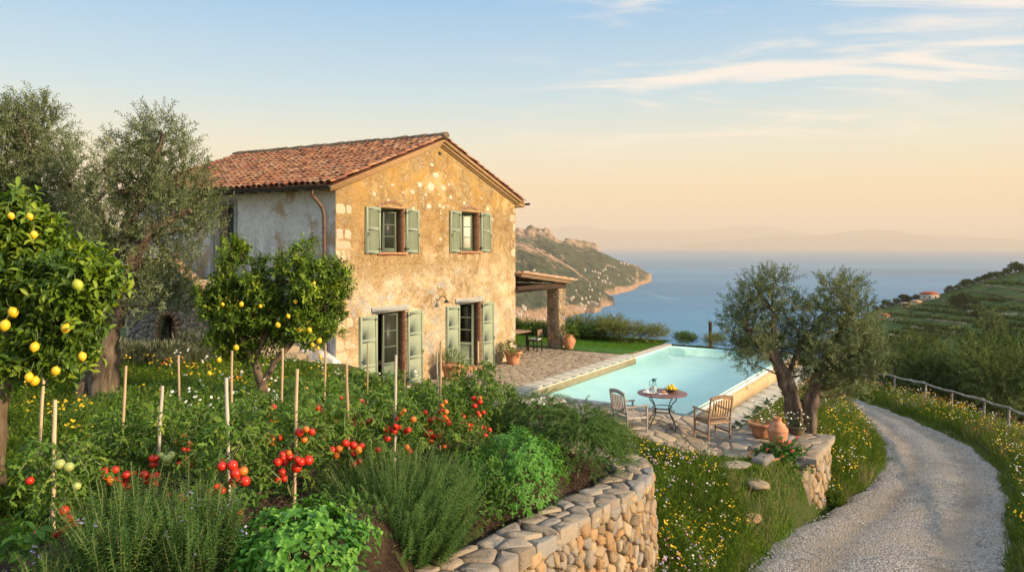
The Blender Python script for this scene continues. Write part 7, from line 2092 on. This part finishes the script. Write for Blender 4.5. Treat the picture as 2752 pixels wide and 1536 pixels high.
# (proto, column of the crown centre, row of the crown top, distance, scale, label)
gv = [(gA, 2485, 940, 33, .95, 'broad olive just behind the rail fence with the most rounded crown'), (gA, 2600, 955, 31, .9, 'olive behind the fence right of the broad one'), (gB, 2380, 985, 36, .75, 'small olive behind the fence nearest the patio olive'),
      (gB, 2690, 905, 30, 1.05, 'tall olive behind the fence towards the right edge'), (gA, 2745, 950, 27, 1.0, 'olive cut by the right edge behind the fence'), (gB, 2600, 925, 40, .9, 'pointed olive rising behind the fence gap'), (gA, 2300, 1000, 40, .7, 'low olive glimpsed through the patio olive'),
      (gB, 2460, 958, 45, .85, 'olive in the second row behind the broad one'), (gA, 2530, 930, 52, 1.0, 'olive of the second row in the middle of the grove'), (gB, 2420, 965, 52, .9, 'olive of the second row towards the sea'), (gD, 2720, 890, 38, 1.1, 'dark tree behind the tall olive at the right edge'),
      (gD, 2360, 960, 58, .9, 'dark tree low behind the left of the grove'), (gD, 2740, 960, 33, 1.0, 'dark tree filling the gap at the right edge of the grove'), (gD, 2660, 940, 50, 1.0, 'dark tree behind the grove left of the tall olive'),
      (gD, 2540, 965, 44, .8, 'dark tree between the broad olive and the second row'), (gA, 2240, 995, 50, .8, 'olive behind the trunk of the patio olive')]
HG = {id(gA): 4.8, id(gB): 5.2, id(gD): 5.6}
for pr, cx_, ty, D, s, lab in gv:
    if D < 42: s = s * (D + 6.5) / D; D = D + 6.5
    p = PX(cx_, ty, D); z = p[2] - HG[id(pr)] * s * 1.0
    zg_ = float(H(p[0], p[1]))
    if z > zg_: s = s * (p[2] - zg_) / (HG[id(pr)] * s) ; z = zg_
    put_first(pr, loc=(p[0], p[1], max(z, zg_ - .8)), rz=random.random() * 6, sc=s, label=lab, group='trees in the grove beyond the rail fence')

# ================================================================ hillside, headland, sea
def hz_skyline(r): return np.interp(r, [.36, .40, .455, .47, .505, .544, .60, .668, .80, 1.0], [-62, -50, -40, -34.7, -31, -27.2, -19.5, -11.0, 4, 26])
def hill_h(X, Y):
    r = X / np.maximum(Y, 1); D = Y
    z0 = hz_skyline(r)
    base = -41 + 6 * SS(.5, .9, r)
    u = np.clip((D - 190) / 260, 0, 1)
    z = base + (z0 - base) * (u ** .92)
    z = z + 1.1 * np.sin(X * .021 + Y * .013) * SS(0, .3, u) * (1 - u)
    z = np.where(D > 450, z0 - (D - 450) * .45, z)
    edge = SS(.43, .33, r); z = z * (1 - edge) - 160 * edge
    return z
def hillside():
    mb = MB(); rs = np.linspace(.33, 1.05, 170); step = .80
    V, at = [], []
    # terraces: treads and risers follow the rise towards the ridge
    nD = 150; Ds = np.concatenate([np.linspace(120, 190, 8)[:-1], 190 + 260 * np.linspace(0, 1, nD), np.linspace(455, 760, 14)])
    for D in Ds:
        X = rs * D; Y = np.full(len(rs), D); z = hill_h(X, Y)
        zw = z + .35 * np.sin(X * .05) + .25 * np.sin(X * .13 + 1)
        k = np.floor(zw / step); fr = zw / step - k
        zt = (k + SS(.62, .98, fr)) * step
        riser = SS(.55, .68, fr) * (1 - SS(.97, 1.0, fr))
        on = (np.sin(k * 2.7) > -.55) & (D > 185) & (D < 452)
        zz = np.where((D >= 185) & (D <= 455), zt, z)
        V.append(np.stack([X, Y, z], 1)); at.append(0 * z)
    V = np.concatenate(V); n = len(rs); i = np.arange(n * len(Ds)).reshape(len(Ds), n)
    mb.add(V, np.stack([i[:-1, :-1], i[:-1, 1:], i[1:, 1:], i[1:, :-1]], -1).reshape(-1, 4), np.concatenate(at))
    setp(mb.build('terraced_hillside', M['hill'], smooth=False), kind='structure')
hillside()
def hill_pt(px, py):      # first hit of a sight line with the hill
    r = (px - CX) / F
    for D in np.arange(150, 452, 1.5):
        if CAMZ - (py - HZ) * D / F <= float(hill_h(np.array(r * D), np.array(D))): return np.array([r * D, D, float(hill_h(np.array(r * D), np.array(D)))])
    return np.array([r * 450, 450, float(hill_h(np.array(r * 450.), np.array(450.)))])
# pale tracks on the hill
def track(pts, w, name='track'):
    P = []
    for (a, b), (c, d) in zip(pts[:-1], pts[1:]):
        for u in np.linspace(0, 1, 8, endpoint=False): P.append(hill_pt(a + (c - a) * u, b + (d - b) * u))
    P = np.array(P); P[:, 2] += .8; V = np.concatenate([P + [0, -w, -.1], P + [0, w, .35], P + [0, -w, -1.5]]); n = len(P); mb = MB()
    i = np.arange(n - 1); mb.add(V, np.concatenate([np.stack([i, i + 1, n + i + 1, n + i], 1), np.stack([2 * n + i, 2 * n + i + 1, i + 1, i], 1)])); setp(mb.build(name, M['path']), kind='structure')
track([(2610, 784), (2640, 788), (2680, 797), (2720, 806), (2790, 815)], 2.2)
track([(2528, 808), (2545, 815), (2575, 819), (2620, 823)], 1.0)
def terrace_wall(pts, label):
    P = []
    for (a, b), (c, d) in zip(pts[:-1], pts[1:]):
        for u in np.linspace(0, 1, 14, endpoint=False): P.append(hill_pt(a + (c - a) * u, b + (d - b) * u))
    P = np.array(P); n = len(P); h = .75 + .35 * np.sin(np.arange(n) * .9) * np.sin(np.arange(n) * .37)
    V = np.concatenate([P + [0, -.6, -.8], P + np.stack([0 * h, 0 * h - .3, h], 1), P + np.stack([0 * h, 0 * h + .9, h], 1)]); i = np.arange(n - 1)
    mb = MB(); mb.add(V, np.concatenate([np.stack([i, i + 1, n + i + 1, n + i], 1), np.stack([n + i, n + i + 1, 2 * n + i + 1, 2 * n + i], 1)]))
    setp(mb.build('terrace_wall', M['path']), label, 'wall', 'dry stone terrace walls on the far slope')
terrace_wall([(2388, 860), (2450, 868), (2520, 878), (2590, 887)], 'longest dry stone terrace wall, directly below the vines of the far slope')
terrace_wall([(2446, 880), (2520, 890), (2600, 902)], 'second terrace wall down, starting right of the tree group')
terrace_wall([(2428, 892), (2490, 900), (2545, 907)], 'third short terrace wall in the middle of the far slope')
terrace_wall([(2385, 902), (2440, 909), (2497, 916)], 'fourth terrace wall near the foot of the far slope')
terrace_wall([(2490, 860), (2545, 866), (2600, 873)], 'grassy terrace edge above and right of the longest wall')
terrace_wall([(2372, 925), (2430, 928), (2492, 934)], 'lowest terrace wall just above the wooded valley')
terrace_wall([(2640, 768), (2700, 775), (2790, 786)], 'broken terrace wall high on the right above the pale track')
terrace_wall([(2600, 838), (2680, 846), (2770, 850)], 'faint terrace wall on the upper right of the far slope')
def vine_row(pts, label, hgt=1.1):
    P = []
    for (a, b), (c, d) in zip(pts[:-1], pts[1:]):
        for u in np.linspace(0, 1, 40, endpoint=False): P.append(hill_pt(a + (c - a) * u, b + (d - b) * u))
    P = np.array(P); n = 700; k = rng.integers(0, len(P) - 1, n); u = rng.random((n, 1)); Q = P[k] * (1 - u) + P[k + 1] * u + np.stack([rng.normal(0, .4, n), rng.normal(0, .7, n), rng.random(n) * hgt], 1)
    mb = MB(); inst(mb, Q, rdir(n, .3), rdir(n), rng.uniform(.7, 1.5, n), .8, LEAF_N); setp(mb.build('vine_row', M['mid_tree']), label, 'vines', 'rows of vines and hedging along the far terraces')
for k, (a, b, c, d) in enumerate([(2392, 846, 2600, 868), (2400, 866, 2592, 892), (2440, 876, 2600, 897), (2432, 887, 2570, 905), (2395, 896, 2540, 912), (2385, 911, 2520, 925), (2372, 932, 2500, 941), (2440, 832, 2620, 850), (2480, 822, 2700, 838), (2600, 828, 2790, 838), (2560, 845, 2790, 866), (2600, 866, 2790, 884), (2650, 762, 2790, 768), (2560, 800, 2700, 812), (2620, 880, 2790, 900)]):
    vine_row([(a, b), ((a + c) / 2, (b + d) / 2 - 1), (c, d)], 'dark row of vines on the far slope, number %s counted down from the ridge' % ['eight', 'ten', 'eleven', 'twelve', 'thirteen', 'fourteen', 'fifteen', 'five', 'four', 'three', 'six', 'seven', 'one', 'two', 'nine'][k] if False else 'dark row of vines and hedging following a terrace of the far slope')
def farhouse(label, px, py, sx, sy, h, rz, wall, group=None, cat='house', roofm='red_roof'):
    p = hill_pt(px, py); root = thing('country_house', label, cat, tuple(p - [0, 0, .5]), rz, group)
    mb = MB(); mb.bx(-sx / 2, sx / 2, -sy / 2, sy / 2, -1, h); mb.build('walls', M[wall], root)
    mb = MB(); o_ = .5; V = [(-sx / 2 - o_, -sy / 2 - o_, h), (sx / 2 + o_, -sy / 2 - o_, h), (sx / 2 + o_, sy / 2 + o_, h), (-sx / 2 - o_, sy / 2 + o_, h), (-sx / 2 + sy * .35, 0, h + sy * .22), (sx / 2 - sy * .35, 0, h + sy * .22)]
    mb.add(V, [[0, 1, 5, 4], [1, 2, 5], [2, 3, 4, 5], [3, 0, 4], [3, 2, 1, 0]]); mb.build('roof', M[roofm], root)
    for k in range(3):
        mb = MB(); mb.bx(-sx * .33 + k * sx * .3, -sx * .33 + k * sx * .3 + .7, -sy / 2 - .04, -sy / 2 + .02, h * .45, h * .75); mb.build('window', M['glass'], root)
farhouse('cream country house with red hipped roof on the ridge of the terraced hill', 2498, 806, 9.5, 6.5, 3.9, R(-25), 'house_white')
farhouse('tiny tan farm building below and left of the red-roofed house', 2462, 818, 4.5, 4, 2.2, R(15), 'house_cream', roofm='pale_tile')
farhouse('small tan shed beside the lone umbrella pine', 2434, 825, 3.5, 3.5, 2.4, R(5), 'house_cream', roofm='pale_tile')
farhouse('small terracotta shed at the left end of the vineyard terraces', 2376, 856, 4.5, 4, 2.4, R(-10), 'house_cream', roofm='red_roof')
# umbrella pine
p = hill_pt(2429, 818); root = thing('umbrella_pine', 'lone flat-topped umbrella pine on the ridge left of the red-roofed house', 'pine tree', tuple(p))
mb = MB(); mb.tube([(0, 0, -1), (.2, 0, 2.0), (.0, 0, 3.4)], [.35, .28, .2], 7); mb.tube([(.1, 0, 2.6), (-1.0, 0, 4.0)], [.15, .08], 5); mb.tube([(.1, 0, 2.6), (1.2, 0, 4.0)], [.15, .08], 5); mb.build('trunk', M['bark'], root)
mb = MB(); S_, D_ = blob_starts([(0, 0, 4.3, 2.5, 2.5, .8), (-1, 0, 4.6, 1.5, 1.5, .7), (1, .3, 4.6, 1.5, 1.5, .7)], 300, .3, .6); twigs(mb, S_, D_, .5, 6, .4, .12, LEAF_N, .6, 0); mb.build('crown', M['dark_tree'], root)
# trees on the far hill
tA = grove_tree('broadleaf_tree', 'x', 'tree', 3.4, 5.2, 'dark_tree', 26, .9, 7, .55, .28, 8)
tB = grove_tree('broadleaf_tree', 'x', 'tree', 3.0, 5.0, 'mid_tree', 30, .9, 7, .50, .26, 8)
tC = grove_tree('broadleaf_tree', 'x', 'tree', 2.0, 3.2, 'olive_far', 50, .6, 7, .32, .12, 7)
def hill_tree(pr, px, py, s, lab, grp, rowtop=False):
    p = hill_pt(px, py); put_first(pr, loc=(p[0], p[1], p[2] - .3), rz=random.random() * 6, sc=s, label=lab, group=grp)
G1 = 'dark trees along the ridge of the terraced hill'; L1 = 'dark tree in the line along the ridge of the terraced hill'
for k in range(26):
    px_ = 2352 + k * 15.6 + random.uniform(-5, 5); r = (px_ - CX) / F; py_ = HZ - (float(hz_skyline(np.array(r))) - CAMZ) / 450 * F
    if 2470 < px_ < 2525: continue
    hill_tree(tA if random.random() < .7 else tB, px_, py_ + 4, random.uniform(.55, 1.0) * (1.3 if px_ > 2700 else 1), L1, G1)
G2 = 'dark trees filling the valley below the terraces'; L2 = 'dense dark tree in the wooded valley between the grove and the terraces'
for k in range(95):
    D = random.uniform(62, 240); px_ = random.uniform(2215, 2790); x = (px_ - CX) / F * D
    z = float(H(np.array(x), np.array(D))) if D < 175 else float(hill_h(np.array(x), np.array(D)))
    tallness = random.uniform(.8, 1.6) * (1 + .6 * (px_ > 2600)); s = tallness
    top = CAMZ - ((965 - 75 * SS(2350, 2750, px_)) - HZ) * D / F
    if D < 150: s = max(.8, min((top - z) / 5.8 * random.uniform(.75, .98), 3.6))
    if D < 120: s = min(s * 1.04, 2.2); put_first([gD, gD, gE][k % 3], loc=(x, D, z - .4), rz=random.random() * 6, sc=float(s), label=L2, group=G2); continue
    s = min(s, 1.9)
    put_first([tA, tA, tB][k % 3], loc=(x, D, z - .4), rz=random.random() * 6, sc=float(s), label=L2, group=G2)
G3 = 'small bushes scattered over the terraces'; L3 = 'small rounded bush on the terraced slope'
for k in range(26):
    px_, py_ = random.uniform(2360, 2752), random.uniform(800, 945)
    if py_ < 833 - (px_ - 2350) * .26 + 12: continue
    hill_tree(tC if k % 3 else tA, px_, py_, random.uniform(.45, .9), L3, G3)
hill_tree(tA, 2587, 832, 1.5, 'largest dark tree standing alone on the upper terraces', 'single trees on the terraces')
hill_tree(tC, 2668, 898, 2.6, 'pale grey-green conical tree at the foot of the terraces', 'single trees on the terraces')

# headland with two ridges
SEA = -160.0
HS = CAMZ - SEA
def shoreD(py): return HS * F / (py - HZ)
def headland(name, sky, shore, Dr, pxs, rough, seed):
    """sky: column,row of the crest; shore: column,row of the waterline; Dr: crest distance by column"""
    sk = np.array(sky, float); sh = np.array(shore, float); dr = np.array(Dr, float)
    rs = np.random.default_rng(seed)
    ph = rs.random((8, 3)) * 6.28
    def fn(a, b):
        v = 0; f_ = 1; am = 1
        for i in range(6):
            v = v + am * np.sin(a * f_ * 1.0 + ph[i, 0] + 1.3 * np.sin(b * f_ * .7 + ph[i, 1])) * np.sin(b * f_ * 1.1 + ph[i, 2]); f_ *= 1.9; am *= .58
        return v
    nv = 70; V = []; at = []
    for px in pxs:
        zr = CAMZ - (np.interp(px, sk[:, 0], sk[:, 1]) - HZ) * np.interp(px, dr[:, 0], dr[:, 1]) / F
        D1 = np.interp(px, dr[:, 0], dr[:, 1]); D0_ = min(shoreD(np.interp(px, sh[:, 0], sh[:, 1])), D1 - 30)
        zs = np.mean([CAMZ - (np.interp(px + q_, sk[:, 0], sk[:, 1]) - HZ) * D1 / F for q_ in np.linspace(-70, 25, 12)])
        for j in range(nv):
            v = j / (nv - 1) * 1.25
            if v <= 1:
                D = D0_ + (D1 - D0_) * v
                prof = .22 * SS(0, .06, v) * (1 - v) + v ** 1.05 * .82 + .18 * v ** 3
                cw = SS(.80, .97, v); z = SEA - 3 + (zs * (1 - cw) + zr * cw - SEA + 3) * min(1, prof)
                am = rough * (zr - SEA) * (v * (1 - v)) ** .7
                gul = fn(px * .030 + v * 1.2, v * 4 + px * .01)
                z += am * .30 * gul
            else:
                D = D1 + (v - 1) * 1400; z = zr - (v - 1) * 4 * (zr - SEA + 10) * .9
            V.append([(px - CX) / F * D, D, max(z, SEA - 12)]); at.append(v)
    n = len(pxs); i = np.arange(n * nv).reshape(n, nv); mb = MB()
    mb.add(V, np.stack([i[:-1, :-1], i[1:, :-1], i[1:, 1:], i[:-1, 1:]], -1).reshape(-1, 4), np.array(at))
    return setp(mb.build(name, M['headland'], smooth=False), kind='structure')
far_sky = [(1200, 590), (1300, 600), (1384, 618), (1388, 612), (1394, 610), (1402, 614), (1406, 615), (1413, 614), (1418, 607), (1424, 604), (1431, 604), (1438, 610), (1442, 612), (1448, 610.5), (1456, 615), (1459, 615), (1464, 610.5), (1469, 611), (1476, 615), (1480, 621), (1485, 632), (1492, 638), (1499, 643.5), (1508, 646), (1515, 649), (1518, 641), (1522, 639), (1536, 641), (1551, 643), (1570, 646), (1584, 649.5), (1602, 653.5), (1605, 660), (1609, 672), (1625, 681), (1642, 689), (1655, 697), (1672, 702), (1690, 707), (1713, 713), (1723, 721), (1731, 727), (1739, 733), (1745, 742), (1749, 749), (1753, 757)]
far_shore = [(1200, 800), (1626, 794), (1652, 792), (1672, 787), (1690, 783), (1707, 777), (1717, 768), (1733, 763), (1749, 757), (1753, 756)]
headland('headland', far_sky, far_shore, [(1200, 3000), (1430, 3150), (1610, 3300), (1700, 3350), (1753, 3360)], np.concatenate([np.linspace(1230, 1380, 25), np.arange(1382, 1753.5, 2.0)]), .55, 3)
near_sky = [(1200, 600), (1330, 628), (1385, 646), (1400, 648), (1425, 656), (1461, 671), (1480, 682), (1511, 703), (1530, 714), (1551, 727), (1570, 742), (1592, 763), (1610, 780), (1626, 796), (1634, 806), (1642, 815), (1650, 818)]
near_shore = [(1200, 960), (1380, 900), (1450, 878), (1500, 862), (1523, 854), (1543, 848), (1572, 840), (1598, 842), (1614, 836), (1620, 826), (1638, 821), (1650, 820)]
headland('headland', near_sky, near_shore, [(1200, 2300), (1430, 2300), (1600, 2280), (1626, 2200), (1650, 2075)], np.concatenate([np.linspace(1200, 1380, 20), np.arange(1382, 1651, 2.0)]), .55, 8)

# village houses on the headland slopes
deps = bpy.context.evaluated_depsgraph_get()
deps.update()
def hit(px, py):
    o = Vector((0, 0, CAMZ)); d = Vector(((px - CX) / F, 1, -(py - HZ) / F)).normalized()
    best = None
    for h_ in [x for x in bpy.data.objects if x.name.startswith('headland')]:
        ok, loc, nm, ix = h_.ray_cast(o, d)
        if ok and (best is None or loc.y < best.y): best = loc
    return best
vh = []
for k in range(2):
    root = thing('village_house', 'small pale house among others on the distant headland slope', 'house')
    mb = MB(); sx, sy, h = [(9, 6, 6), (6.5, 6.5, 8)][k]; mb.bx(-sx / 2, sx / 2, -sy / 2, sy / 2, -4, h); mb.build('walls', M['house_white'], root)
    mb = MB(); mb.add([(-sx / 2 - .3, -sy / 2 - .3, h), (sx / 2 + .3, -sy / 2 - .3, h), (sx / 2 + .3, sy / 2 + .3, h), (-sx / 2 - .3, sy / 2 + .3, h), (0, 0, h + 1.4)], [[0, 1, 4], [1, 2, 4], [2, 3, 4], [3, 0, 4]]); mb.build('roof', M['pale_tile'], root)
    vh.append(root)
spots = [(1582, 849 - 70), (1590, 781), (1547, 782), (1600, 765), (1612, 790), (1626, 757), (1640, 762), (1572, 728), (1592, 730), (1599, 732), (1607, 735), (1612, 737), (1620, 728), (1626, 726), (1643, 717), (1650, 719), (1662, 740), (1686, 753), (1692, 757), (1700, 750), (1668, 708), (1677, 710), (1688, 712), (1608, 748), (1618, 756), (1632, 750), (1435, 728), (1585, 770),
         (1560, 818), (1566, 822), (1572, 824), (1580, 816), (1590, 812), (1598, 814), (1603, 818), (1610, 806), (1550, 828), (1405, 828), (1410, 832), (1402, 838), (1392, 846), (1398, 848), (1412, 826), (1388, 840), (1422, 858), (1430, 864), (1440, 862), (1450, 860), (1460, 858), (1416, 850), (1395, 856), (1555, 834), (1570, 832), (1535, 806), (1540, 800), (1563, 806), (1574, 802), (1585, 800)]
for k, (px_, py_) in enumerate(spots):
    h_ = hit(px_, py_)
    if h_ is None or h_.z < SEA + 4: continue
    s = random.uniform(.7, 1.15) * (.9 if h_.y > 2500 else .75); pr = vh[k % 2]
    put_first(pr, loc=(h_.x, h_.y, h_.z), rz=random.random() * 3, sc=s, label='small pale house among others on the distant headland slope', group='village houses on the headland')

# sea
mb = MB(); mb.add([(-44000, -1500, SEA), (44000, -1500, SEA), (44000, 46500, SEA), (-44000, 46500, SEA)], [[0, 1, 2, 3]]); setp(mb.build('sea', M['sea']), kind='structure')
# far coast mountains across the gulf
def mountains(name, sky, D, seed):
    V = []; n = 200; px = np.linspace(sky[0][0], sky[-1][0], n); sk = np.array(sky, float); rs = np.random.default_rng(seed); j = rs.normal(0, .6, n).cumsum() * .25; j -= np.linspace(j[0], j[-1], n)
    for i, x in enumerate(px):
        zt = max(CAMZ - (np.interp(x, sk[:, 0], sk[:, 1]) + j[i] - HZ) * D / F, SEA + 5)
        for (dd, zz) in ((-2500, SEA - 20), (-1200, SEA + (zt - SEA) * .35), (0, zt), (1500, SEA + (zt - SEA) * .4), (3000, SEA - 20)):
            V.append([(x - CX) / F * D, D + dd, zz])
    i = np.arange(n * 5).reshape(n, 5); mb = MB(); mb.add(V, np.stack([i[:-1, :-1], i[1:, :-1], i[1:, 1:], i[:-1, 1:]], -1).reshape(-1, 4), .5); setp(mb.build(name, M['mountain'], smooth=True), kind='structure')
mountains('distant_mountains', [(900, 655), (1300, 640), (1486, 614), (1554, 606), (1638, 620), (1800, 621), (1864, 619), (1940, 614), (2005, 606), (2080, 612), (2180, 632), (2400, 645), (3300, 650)], 37000, 5)
mountains('distant_mountains', [(1850, 655), (1960, 647), (2033, 637), (2100, 627), (2146, 636), (2200, 632), (2258, 625), (2331, 618), (2410, 620), (2472, 633), (2597, 637), (2752, 643), (3100, 640), (3500, 650)], 30000, 9)
# air
t = NT('haze_air'); v = t.n('ShaderNodeVolumePrincipled')
v.inputs['Color'].default_value = (1.0, .86, .70, 1); v.inputs['Density'].default_value = 7.5e-5; v.inputs['Anisotropy'].default_value = .0
t.l(v.outputs[0], t.out.inputs['Volume'])
mb = MB(); mb.bx(-45000, 45000, -2500, 47500, -185, 1000)
hz_o = mb.build('haze', t.m); setp(hz_o, kind='stuff'); hz_o['label'] = 'thin pale evening haze over the sea and far coast'; hz_o['category'] = 'haze'; hz_o.display_type = 'WIRE'
